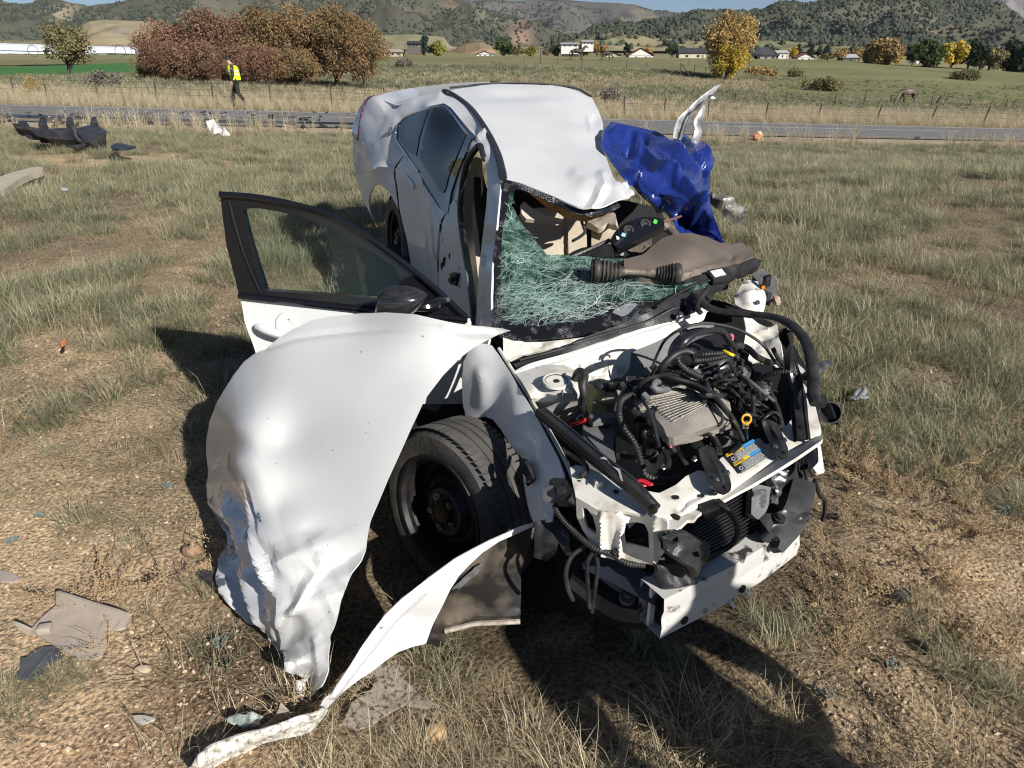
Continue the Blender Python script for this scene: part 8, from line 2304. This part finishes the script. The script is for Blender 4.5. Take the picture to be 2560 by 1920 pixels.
def horse(px, base, wpx, head_down, mat, label, flip=1):
 p = ground_at(px, base)
 t = p[1] * CP - (p[2] - EYE) * SP
 s = wpx / FPX * t / 2.3
 N = {'barrel': (0, 0, 1.22, (.30, .33)), 'loin': (-.45, 0, 1.28, (.26, .30)), 'croup': (-.80, 0, 1.26, (.27, .29)), 'chest': (.50, 0, 1.20, (.27, .32)), 'withers': (.62, 0, 1.30, (.16, .26))}
 E = []
 chain(E, 'barrel', 'loin', 'croup')
 chain(E, 'barrel', 'chest', 'withers')
 if head_down:
  hn = [('n1', (.90, 0, 1.10, (.11, .18))), ('n2', (1.15, 0, .75, (.09, .13))), ('poll', (1.26, 0, .52, (.085, .11))), ('h1', (1.30, 0, .32, (.08, .10))), ('muz', (1.27, 0, .10, (.055, .06)))]
 else:
  hn = [('n1', (.90, 0, 1.48, (.11, .18))), ('n2', (1.10, 0, 1.72, (.09, .13))), ('poll', (1.22, 0, 1.86, (.085, .11))), ('h1', (1.38, 0, 1.76, (.08, .10))), ('muz', (1.58, 0, 1.58, (.055, .06)))]
 for n, v in hn:
  N[n] = v
 chain(E, 'withers', *[n for n, _ in hn])
 for sd in (-1, 1):
  k = 'l' if sd > 0 else 'r'
  o_ = .10 * sd
  N.update({k + 'sh': (.55, .14 * sd, .98, (.12, .13)), k + 'el': (.50, .15 * sd, .80, .085), k + 'kn': (.56 + o_, .15 * sd, .46, .052), k + 'fet': (.55 + o_, .15 * sd, .14, .04), k + 'hf': (.59 + o_, .15 * sd, .03, .05),
     k + 'th': (-.78, .15 * sd, 1.0, (.15, .18)), k + 'st': (-.66, .16 * sd, .80, .10), k + 'hk': (-.98 - o_, .15 * sd, .52, .05), k + 'hft': (-.92 - o_, .15 * sd, .14, .04), k + 'hhf': (-.88 - o_, .15 * sd, .03, .05)})
  chain(E, 'chest', k + 'sh', k + 'el', k + 'kn', k + 'fet', k + 'hf')
  chain(E, 'croup', k + 'th', k + 'st', k + 'hk', k + 'hft', k + 'hhf')
  N[k + 'ear'] = (*(np.array(hn[2][1][:3]) + np.array([-.06, .06 * sd, .13])), .02)
  E.append(('poll', k + 'ear'))
 N['tail1'] = (-1.06, 0, 1.22, .05)
 N['tail2'] = (-1.16, 0, .90, .07)
 N['tail3'] = (-1.14, 0, .50, .03)
 chain(E, 'croup', 'tail1', 'tail2', 'tail3')
 V, F = skin_mesh(N, E)
 V = V * s
 V[:, 0] *= flip
 e = empty('horse', tuple(p), label, 'horse', 'horses in the fields')
 a = .18
 R = np.array(Matrix.Rotation(a, 3, 'Z'))
 build('body', V @ R.T + p, F if flip > 0 else [f[::-1] for f in F], mat, e, sharp=0)
 mv_ = np.array([[x * flip * s, y * s, z * s] for x, y, z in [(.70, 0, 1.52), (1.0, .03, 1.16), (1.24, .03, .74), (.85, .05, 1.0), (1.1, .05, .72)]]) if head_down else np.array([[x * flip * s, y * s, z * s] for x, y, z in [(.60, 0, 1.54), (.95, .03, 1.80), (1.2, .03, 1.98), (.75, .10, 1.40), (1.05, .10, 1.66)]])
 mm = np.concatenate([mv_ + [0, .08 * s, 0], mv_ - [0, .08 * s, 0]]) @ R.T + p
 build('mane', mm, [(0, 1, 4, 3), (1, 2, 4), (5, 8, 9, 6), (6, 9, 7), (0, 5, 6, 1), (1, 6, 7, 2)], mk('dark_mane', (.02, .015, .012), rough=.8), e)
horse(2264, 261, 54, True, mk('brown_roan_coat', (.075, .045, .035), (.17, .125, .11), 1.6, rough=.6, lo=.45, hi=.62), 'brown roan horse grazing with its head down in the pasture', -1)
horse(1443, 151, 40, False, mk('dark_bay_coat', (.025, .017, .014), rough=.6), 'dark bay horse standing by the crest fence below the yellow tree')
horse(1516, 151, 30, True, bpy.data.materials['dark_bay_coat'], 'dark bay horse feeding right of the standing one')
# ------------------------------------------------------------------ debris on and by the road
def lump(px, py, w, h, mat, label, cat='debris', name='car_fragment', seed=1, lift=.03, dp=.5, group=None):
 p = ground_at(px, py)
 t = p[1] * CP - (p[2] - EYE) * SP
 m = t / FPX
 V, F = ico(3)
 q = V.copy()
 V = V * (1 + .5 * folds(np.stack([q[:, 0] * 50 + q[:, 2] * 30, q[:, 1] * 50 - q[:, 2] * 20], 1), seed, 40, 4)[:, None])
 V = V * np.array([w * m * .42, max(w * dp, h) * m * .4, h * m * .42]) + p + np.array([0, 0, h * m * .40 + lift])
 tag(build(name, V, F, mat, sharp=25), label, cat, group)
GR = 'car fragments on the far road'
for i, (px, py, w, h, m, lab) in enumerate(((684, 300, 26, 10, BLACK_PL, 'black spiky car fragment on the road above the grass, middle one'), (760, 305, 24, 8, BLACK_PL, 'black car fragment on the road nearest the car'), (628, 318, 22, 9, BLACK_PL, 'black car fragment at the road edge right of the white shard'),
           (730, 316, 30, 6, BLACK_PL, 'low black fragment on the yellow line left of the car'), (540, 318, 10, 8, BLACK_PL, 'small black lump left of the dry tuft'), (720, 296, 46, 4, GREY_PL, 'thin grey strip lying on the road'), (120, 306, 30, 9, BLACK_PL, 'black fragment just behind the bumper cover'), (300, 307, 40, 4, BLACK_PL, 'thin black strip left of the loose rubber boot'), (802, 296, 8, 4, BLACK_PL, 'tiny black fragment on the road beside the trunk'), (1855, 348, 0, 0, BLACK_PL, ''))):
 if w:
  lump(px, py, w, h, m, lab, seed=i + 2, lift=.05, group=GR)
for i, (poly, lab) in enumerate(((((513, 318), (524, 309), (540, 308), (552, 318), (556, 328), (562, 336), (548, 332), (535, 336), (522, 334)), 'large white broken shard beside the dry tuft'), (((548, 334), (562, 330), (577, 334), (574, 340), (558, 341)), 'small white shard right of the large one'), (((118, 297), (130, 296), (138, 303), (126, 305)), 'white scrap behind the bumper cover'))):
 g_ = ground_at(poly[0][0], max(p[1] for p in poly))
 dd_ = [(x, y, g_[1] + .02 * (max(p[1] for p in poly) - y)) for x, y in poly]
 V, F = plate_geo(poly, Depth(dd_, .001), step=4, thick=.05, disp=lambda V, xy: .25 * folds(xy, 5 + i, 16), edge=3)
 tag(build('white_shard', V, F, WHITE, sharp=20), lab, 'white shard', 'white shards near the road')
rb_ = random.Random(9)
mb = MB()
for i in range(90):
 px, py = rb_.uniform(-20, 900), rb_.uniform(284, 322)
 p = ground_at(px, py)
 w = rb_.uniform(.03, .14)
 t_ = rb_.uniform(0, 3)
 mb.add(*box_geo(p + np.array([0, 0, .05]), (w * math.cos(t_), w * math.sin(t_), w * .2), (-w * .4 * math.sin(t_), w * .4 * math.cos(t_), 0), (0, 0, w * .25)))
o = mb.build('road_litter', BLACK_PL, smooth=False)
o['kind'] = 'stuff'
o['label'] = 'crumbs of black plastic strewn over the road at the left'
CL, TS, OS = mk('brown_clod', (.24, .15, .09), (.34, .23, .14), 20, rough=.95, bump=.5), mk('tan_stone', (.36, .27, .18), (.46, .37, .27), 20, rough=.9, bump=.4), mk('ochre_stone', (.36, .23, .11), (.48, .35, .20), 20, rough=.9, bump=.4)
for px, py, w, h, m, lab, nm in ((484, 1388, 50, 34, CL, 'upper brown clod of dirt beside the bonnet edge', 'dirt_clod'), (512, 1424, 38, 28, CL, 'lower brown clod of dirt beside the bonnet edge', 'dirt_clod'), (358, 1682, 40, 22, TS, 'flat tan stone among dry weeds at lower left', 'flat_stone'),
         (1090, 1850, 54, 46, OS, 'ochre stone in the dry grass at bottom centre', 'flat_stone'), (2031, 1516, 22, 14, OS, 'small ochre stone on oily dirt right of the bumper', 'flat_stone')):
 lump(px, py, w, h, m, lab, nm.replace('_', ' ').split()[-1], nm, seed=int(px), lift=-.006, dp=.7)
lump(2293, 349, 14, 5, BLACK_PL, 'small dark scrap on the road at the right', seed=31, lift=.04)
p = ground_at(368, 312)
rb = [(-.22, .10), (-.21, .16), (-.15, .17), (-.14, .13), (-.11, .18), (-.07, .14), (-.03, .18), (.01, .14), (.05, .18), (.09, .14), (.13, .18), (.17, .15), (.22, .17), (.25, .12), (.25, .0)]
tag(build('rubber_boot', *lathe_geo(p + np.array([0, 0, .2]), (1, .2, .0), rb, 20), RUBBER), 'loose ribbed black rubber boot at the road edge', 'rubber boot')
op = ground_at(1898, 350)
tag(build('orange_fragment', *plate_geo([(1884, 338), (1895, 331), (1903, 332), (1908, 348), (1900, 352), (1888, 350)], Depth([(1884, 338, op[1]), (1908, 348, op[1] - .3), (1895, 331, op[1] + .3)]), step=3, thick=.2, disp=lambda V, xy: .1 * folds(xy, 3, 12)), mk('orange_plastic', (.62, .20, .05), (.75, .6, .45), 4, rough=.5, lo=.5, hi=.55), sharp=25), 'orange and white lamp fragment in the grass at the road edge', 'lamp fragment')
if HAZE:
 hb = build('haze', *box_geo((0, 3500, 640), (7500, 0, 0), (0, 3700, 0), (0, 0, 760)), None, smooth=False)
 hb.data.materials.clear()
 hm_ = bpy.data.materials.new('haze_air')
 hm_.use_nodes = True
 hn = hm_.node_tree
 hn.nodes.remove(hn.nodes['Principled BSDF'])
 pv = hn.nodes.new('ShaderNodeVolumePrincipled')
 pv.inputs['Color'].default_value = (.80, .88, 1, 1)
 pv.inputs['Density'].default_value = HAZE
 pv.inputs['Anisotropy'].default_value = .2
 hn.links.new(pv.outputs[0], hn.nodes['Material Output'].inputs['Volume'])
 hb.data.materials.append(hm_)
 hb['kind'] = 'stuff'
 hb['label'] = 'thin blue haze in the air of the valley'
# ================================================================== grass, weeds, gravel
def blade_mat(name, cols, tr=.30, rnd=.18):
 m = bpy.data.materials.new(name)
 m.use_nodes = True
 nt = m.node_tree
 b = nt.nodes['Principled BSDF']
 b.inputs['Roughness'].default_value = .6
 b.inputs['Specular IOR Level'].default_value = .25
 a = nt.nodes.new('ShaderNodeAttribute')
 a.attribute_name = 'tone'
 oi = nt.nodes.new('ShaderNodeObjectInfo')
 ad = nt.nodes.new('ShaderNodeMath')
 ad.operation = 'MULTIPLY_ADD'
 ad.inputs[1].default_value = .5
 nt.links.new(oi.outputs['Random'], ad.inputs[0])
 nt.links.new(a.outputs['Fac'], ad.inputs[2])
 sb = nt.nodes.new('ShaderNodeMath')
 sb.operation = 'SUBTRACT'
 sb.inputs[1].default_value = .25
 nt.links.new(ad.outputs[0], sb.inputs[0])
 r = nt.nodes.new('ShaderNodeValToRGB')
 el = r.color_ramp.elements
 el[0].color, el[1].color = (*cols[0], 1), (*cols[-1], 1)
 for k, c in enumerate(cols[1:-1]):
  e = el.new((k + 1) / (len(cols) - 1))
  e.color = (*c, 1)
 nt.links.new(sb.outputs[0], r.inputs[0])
 t = nt.nodes.new('ShaderNodeBsdfTranslucent')
 nt.links.new(r.outputs[0], b.inputs['Base Color'])
 nt.links.new(r.outputs[0], t.inputs[0])
 mx = nt.nodes.new('ShaderNodeMixShader')
 mx.inputs[0].default_value = tr
 nt.links.new(b.outputs[0], mx.inputs[1])
 nt.links.new(t.outputs[0], mx.inputs[2])
 nt.links.new(mx.outputs[0], nt.nodes['Material Output'].inputs[0])
 return m
G_OLIVE = blade_mat('olive_grass', [(.074, .092, .044), (.180, .190, .110), (.34, .325, .20), (.51, .46, .31)])
G_STRAW = blade_mat('straw_grass', [(.22, .185, .11), (.44, .37, .235), (.64, .55, .38)])
G_WEED = blade_mat('seedy_weed', [(.26, .185, .10), (.50, .365, .215), (.66, .52, .33)])
def tuft(seed, n, h, spread, lean, wd, mat, tone=(.2, .8), droop=.35, heads=0):
 rg = np.random.default_rng(seed)
 V, F, tn = [], [], []
 for i in range(n):
  a, q = rg.uniform(0, 6.283), spread * math.sqrt(rg.random())
  base = np.array([q * math.cos(a), q * math.sin(a), -.02])
  az = a + rg.normal(0, .9)
  L = h * rg.uniform(.45, 1.1)
  ln = lean * rg.uniform(.15, 1.2)
  dr = droop * rg.uniform(.2, 1.3)
  out = np.array([math.cos(az), math.sin(az), 0])
  sd = np.array([-math.sin(az), math.cos(az), 0]) * wd * rg.uniform(.6, 1.3)
  p, pts = base, [base]
  ang = ln * .5
  for s_ in range(3):
   p = p + (out * math.sin(ang) + np.array([0, 0, 1]) * math.cos(ang)) * L / 3
   ang += ln * .5 + dr * (s_ + 1) * .45
   pts.append(p)
  k = len(V)
  t0 = rg.uniform(*tone)
  for j, pt in enumerate(pts[:-1]):
   w = (1, .85, .55)[j]
   V += [pt - sd * w, pt + sd * w]
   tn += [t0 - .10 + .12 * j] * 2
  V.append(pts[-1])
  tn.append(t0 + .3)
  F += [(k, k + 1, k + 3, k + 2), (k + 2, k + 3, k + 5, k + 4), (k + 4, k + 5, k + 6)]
  if i < heads:
   c, d = pts[-1], pts[-1] - pts[-2]
   d /= np.linalg.norm(d)
   k = len(V)
   V += [c - d * .03, c + sd * 2.2, c + d * .05, c - sd * 2.2]
   tn += [.9] * 4
   F.append((k, k + 1, k + 2, k + 3))
 return proto(V, F, [mat], tone=np.clip(tn, 0, 1), smooth=False)
def weed(seed, h, n):
 rg = np.random.default_rng(seed)
 V, F, tn = [], [], []
 def stick(a, b, r):
  d = b - a
  s_ = np.cross(d, rg.normal(size=3))
  s_ = s_ / (np.linalg.norm(s_) + 1e-9) * r
  k = len(V)
  V.extend([a - s_, a + s_, b + s_ * .6, b - s_ * .6])
  tn.extend([.25] * 4)
  F.append((k, k + 1, k + 2, k + 3))
 def seed_(c, r):
  k = len(V)
  V.extend([c + np.array(o) * r for o in ((1, 0, 0), (0, 1, 0), (-1, 0, 0), (0, -1, 0), (0, 0, 1.1), (0, 0, -1.1))])
  tn.extend([rg.uniform(.4, 1)] * 6)
  F.extend([(k + i, k + (i + 1) % 4, k + 4) for i in range(4)] + [(k + (i + 1) % 4, k + i, k + 5) for i in range(4)])
 for i in range(n):
  az, L = rg.uniform(0, 6.283), h * rg.uniform(.5, 1.1)
  ln = rg.uniform(.2, 1.1)
  p = np.array([rg.normal(0, .02), rg.normal(0, .02), -.01])
  st = 7
  for j in range(st):
   ang = ln + .08 * j * rg.normal(1, .8)
   q = p + np.array([math.cos(az) * math.sin(ang), math.sin(az) * math.sin(ang), max(.15, math.cos(ang))]) * L / st
   stick(p, q, .0016)
   if j > 1:
    for _ in range(5):
     c = p + (q - p) * rg.random() + rg.normal(size=3) * .006
     seed_(c, rg.uniform(.0014, .0028))
    if rg.random() < .6:
     az2 = az + rg.normal(0, 1.2)
     e2 = q + np.array([math.cos(az2) * .5, math.sin(az2) * .5, .7]) * L * .16
     stick(q, e2, .0012)
     for _ in range(6):
      seed_(q + (e2 - q) * rg.random() + rg.normal(size=3) * .004, rg.uniform(.0013, .0026))
   p = q
   az += rg.normal(0, .2)
 return proto(V, F, [G_WEED], tone=np.clip(tn, 0, 1), smooth=False)
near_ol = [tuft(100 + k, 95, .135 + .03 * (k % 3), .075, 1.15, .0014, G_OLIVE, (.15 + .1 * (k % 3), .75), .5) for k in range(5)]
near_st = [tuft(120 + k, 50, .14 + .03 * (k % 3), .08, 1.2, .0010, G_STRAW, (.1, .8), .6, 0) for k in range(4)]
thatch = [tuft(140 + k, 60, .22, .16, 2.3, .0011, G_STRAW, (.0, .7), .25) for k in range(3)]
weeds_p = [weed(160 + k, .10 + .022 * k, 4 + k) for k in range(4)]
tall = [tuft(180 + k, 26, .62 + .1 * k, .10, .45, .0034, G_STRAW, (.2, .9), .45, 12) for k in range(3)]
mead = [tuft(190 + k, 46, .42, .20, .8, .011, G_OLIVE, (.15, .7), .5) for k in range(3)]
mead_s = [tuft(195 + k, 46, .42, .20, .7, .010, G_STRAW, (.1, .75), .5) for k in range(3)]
stones = []
STONE = mk('gravel_stone', (.28, .205, .135), (.50, .39, .265), 40, rough=.9, rnd=.6)
for k in range(4):
 V, F = ico(1)
 stones.append(proto(V * np.array([1, .8, .55]) * (1 + .3 * vnoise(V * 2 + k * 5, k)[:, None]), F, [STONE], smooth=False))
def proj_ok(X, Y, m=260):
 px, py = to_px(X, Y, height(X, Y))
 return (px > -m) & (px < 2560 + m) & (py < 1920 + m * 1.2)
CARP = np.array([(-.32, 1.55), (.25, 1.28), (.95, 1.65), (1.25, 2.6), (1.15, 4.2), (.75, 5.9), (-.95, 5.7), (-.95, 4.0), (-.35, 2.6)])
HOODP = np.array([(-.62, 1.45), (-.45, 1.6), (-.25, 2.0), (-.2, 2.5), (-.9, 2.5), (-1.02, 2.2), (-.95, 1.85)])
PANELP = np.array([Z(x, y, .0)[:2] for x, y in ((60, 1570), (140, 1490), (310, 1545), (270, 1610), (200, 1640), (60, 1690), (30, 1650))])
def not_car(X, Y):
 p = np.stack([X, Y], 1)
 return ~(inside(CARP, p) | inside(HOODP, p) | inside(PANELP, p))
def sample(n, x0, x1, y0, y1, seed, p=1.0):
 rg = np.random.default_rng(seed)
 Y = y0 + (y1 - y0) * rg.random(n) ** p
 hw = np.minimum(np.maximum(1.6, Y * .92 + 1.0), x1)
 X = (rg.random(n) * 2 - 1) * hw
 k = proj_ok(X, Y) & not_car(X, Y)
 return X[k], Y[k], rg
def place(name, X, Y, rg, s, protos, label, tilt=.12, fl=1.0):
 n = len(X)
 P = np.stack([X, Y, height(X, Y)], 1)
 sc = s * rg.uniform(.65, 1.35, n)
 scatter(name, P, np.stack([rg.normal(0, tilt, n), rg.normal(0, tilt, n), rg.uniform(0, 6.283, n)], 1), np.stack([sc, sc, sc * fl], 1), rg.integers(0, len(protos), n), protos, label)
def field(X, Y, f, seed):
 return fbm(np.stack([X, Y], 1) * f, 4, seed)
inside_road = lambda X, Y: road_u(X, Y)
# olive tufts of the roadside field
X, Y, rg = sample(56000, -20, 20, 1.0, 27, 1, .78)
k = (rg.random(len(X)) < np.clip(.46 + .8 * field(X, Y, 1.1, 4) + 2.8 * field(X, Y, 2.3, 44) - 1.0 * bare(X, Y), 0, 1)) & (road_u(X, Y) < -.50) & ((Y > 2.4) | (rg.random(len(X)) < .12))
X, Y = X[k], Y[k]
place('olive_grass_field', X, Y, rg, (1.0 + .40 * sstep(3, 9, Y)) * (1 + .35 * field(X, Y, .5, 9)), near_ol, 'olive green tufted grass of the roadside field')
X, Y, rg = sample(30000, -20, 20, .9, 27, 2, .8)
k = (rg.random(len(X)) < np.clip(.14 + .9 * field(X, Y, .7, 14) - .5 * bare(X, Y), 0, 1)) & (road_u(X, Y) < -.48)
place('straw_grass_field', X[k], Y[k], rg, (1.0 + .3 * sstep(3, 9, Y[k])) * (.75 + .25 * sstep(1.6, 3, Y[k])), near_st, 'dry straw coloured grass between the green tufts')
X, Y, rg = sample(26000, -20, 20, .9, 24, 3, .75)
k = (rg.random(len(X)) < np.clip(.62 - .5 * bare(X, Y) + .4 * field(X, Y, 1.1, 5), 0, 1)) & (road_u(X, Y) < -.3)
place('dead_thatch', X[k], Y[k], rg, .9, thatch, 'flattened dead grass lying on the soil', .1, .35)
# foreground weeds and tufts
X, Y, rg = sample(2600, -20, 20, .8, 3.2, 4)
k = rg.random(len(X)) < np.clip(.04 + 1.0 * field(X, Y, 1.6, 31) + .18 * (X > .9) + .25 * ell(X, Y, -.1, 1.15, .6, .25) - .30 * ell(X, Y, -1.7, 2.0, .5, .35), 0, 1)
place('dry_weeds', X[k], Y[k], rg, 1.0, weeds_p, 'dry seedy tan weeds in the foreground', .1)
X, Y, rg = sample(900, -20, 20, .8, 1.75, 5)
k = (rg.random(len(X)) < np.clip(.10 + .9 * ell(X, Y, .15, 1.15, .75, .3) + .4 * field(X, Y, 2, 8) - .5 * ell(X, Y, -1.3, 1.3, .4, .5), 0, 1))
place('pale_grass_foreground', X[k], Y[k], rg, 1.0, near_st, 'pale dry grass along the bottom of the picture', .12)
for i, (px, py, s, kind) in enumerate(((2010, 1560, .8, near_ol), (1660, 1650, .8, near_ol), (1880, 1540, .9, near_ol), (2480, 1720, 1.1, near_ol), (2320, 1520, .6, near_ol), (1110, 1680, .8, near_ol), (90, 1700, .6, near_ol), (170, 1720, .6, near_ol))):
 rg = np.random.default_rng(900 + i)
 c = Z(px, py, 0)
 n = 5
 place('grass_tussock', c[0] + rg.normal(0, .05, n), c[1] + rg.normal(0, .05, n), rg, s * .8, [bpy.data.objects.new('kind', q.data) for q in kind], 'small green tussock in the bare dirt', .15)
# tall straw stalks by the near road edge and the verge beyond
X, Y, rg = sample(2600, -24, 30, 19, 28, 6)
k = (road_u(X, Y) < -.16) & (road_u(X, Y) > -.75) & (rg.random(len(X)) < np.clip(.03 + 1.1 * np.clip(field(X, Y, .35, 3), 0, 1) + .35 * (X > 6) * (field(X, Y, .5, 5) > 0), 0, 1))
place('tall_straw', X[k], Y[k], rg, .95, tall, 'tall pale straw stalks at the road edge', .15)
rg = np.random.default_rng(77)
X = rg.uniform(-36, 46, 17000)
Y = 27 + RS * X + 6.4 * (1.09 + rg.random(17000) * 2.0)
k = (X > -Y * .72) & (X < Y * .72) & (rg.random(len(X)) < .85 - .3 * (road_u(X, Y) - 1.1))
X, Y = X[k], Y[k]
place('verge_straw', X, Y, rg, .62 + .10 * np.clip(road_u(X, Y) - 1, 0, 1.5), [bpy.data.objects.new('kind', q.data) for q in tall], 'long dry straw on the far verge along the fence', .12)
X, Y, rg = sample(42000, -90, 90, 40, 125, 8, 1.1)
k = (road_u(X, Y) > 2.4) & ~((X / Y < -.48) & (Y > 68)) & (rg.random(len(X)) < np.clip(.75 + .8 * field(X, Y, .12, 12) - .5 * sstep(.31, .36, X / Y) * sstep(68, 80, Y), 0, 1))
X, Y = X[k], Y[k]
g = field(X, Y, .06, 9) + .5 * sstep(-.1, -.35, X / Y) + .35 * sstep(.31, .36, X / Y) + .2 * rg.normal(size=len(X))
for nm, sel, pr, lab in (('meadow_grass', g > .0, mead, 'olive green meadow grass beyond the fence'), ('meadow_straw', g <= .0, mead_s, 'brownish dry meadow grass on the slope')):
 place(nm, X[sel], Y[sel], rg, (.75 + .006 * Y[sel]) * (1 - .45 * sstep(.31, .36, X[sel] / Y[sel])), pr, lab, .1)
# gravel
X, Y, rg = sample(90000, -8, 8, .8, 5.5, 9, 1.3)
k = rg.random(len(X)) < np.clip(.12 + 1.0 * bare(X, Y), 0, 1)
n = k.sum()
P = np.stack([X[k], Y[k], height(X[k], Y[k])], 1)
sc = .0024 * np.exp(rg.exponential(.40, n))
sc = np.minimum(sc, .011)
scatter('gravel', P, rg.uniform(0, 6.28, (n, 3)), np.stack([sc] * 3, 1), rg.integers(0, 4, n), stones, 'tan and reddish gravel on the bare soil')
X, Y, rg = sample(9000, -24, 24, 20, 27, 10)
k = (road_u(X, Y) > -.5) & (road_u(X, Y) < -.06)
n = k.sum()
sc = rg.uniform(.01, .035, n)
scatter('shoulder_gravel', np.stack([X[k], Y[k], height(X[k], Y[k])], 1), rg.uniform(0, 6.28, (n, 3)), np.stack([sc] * 3, 1), rg.integers(0, 4, n), [bpy.data.objects.new('kind', q.data) for q in stones], 'gravel of the near road shoulder')
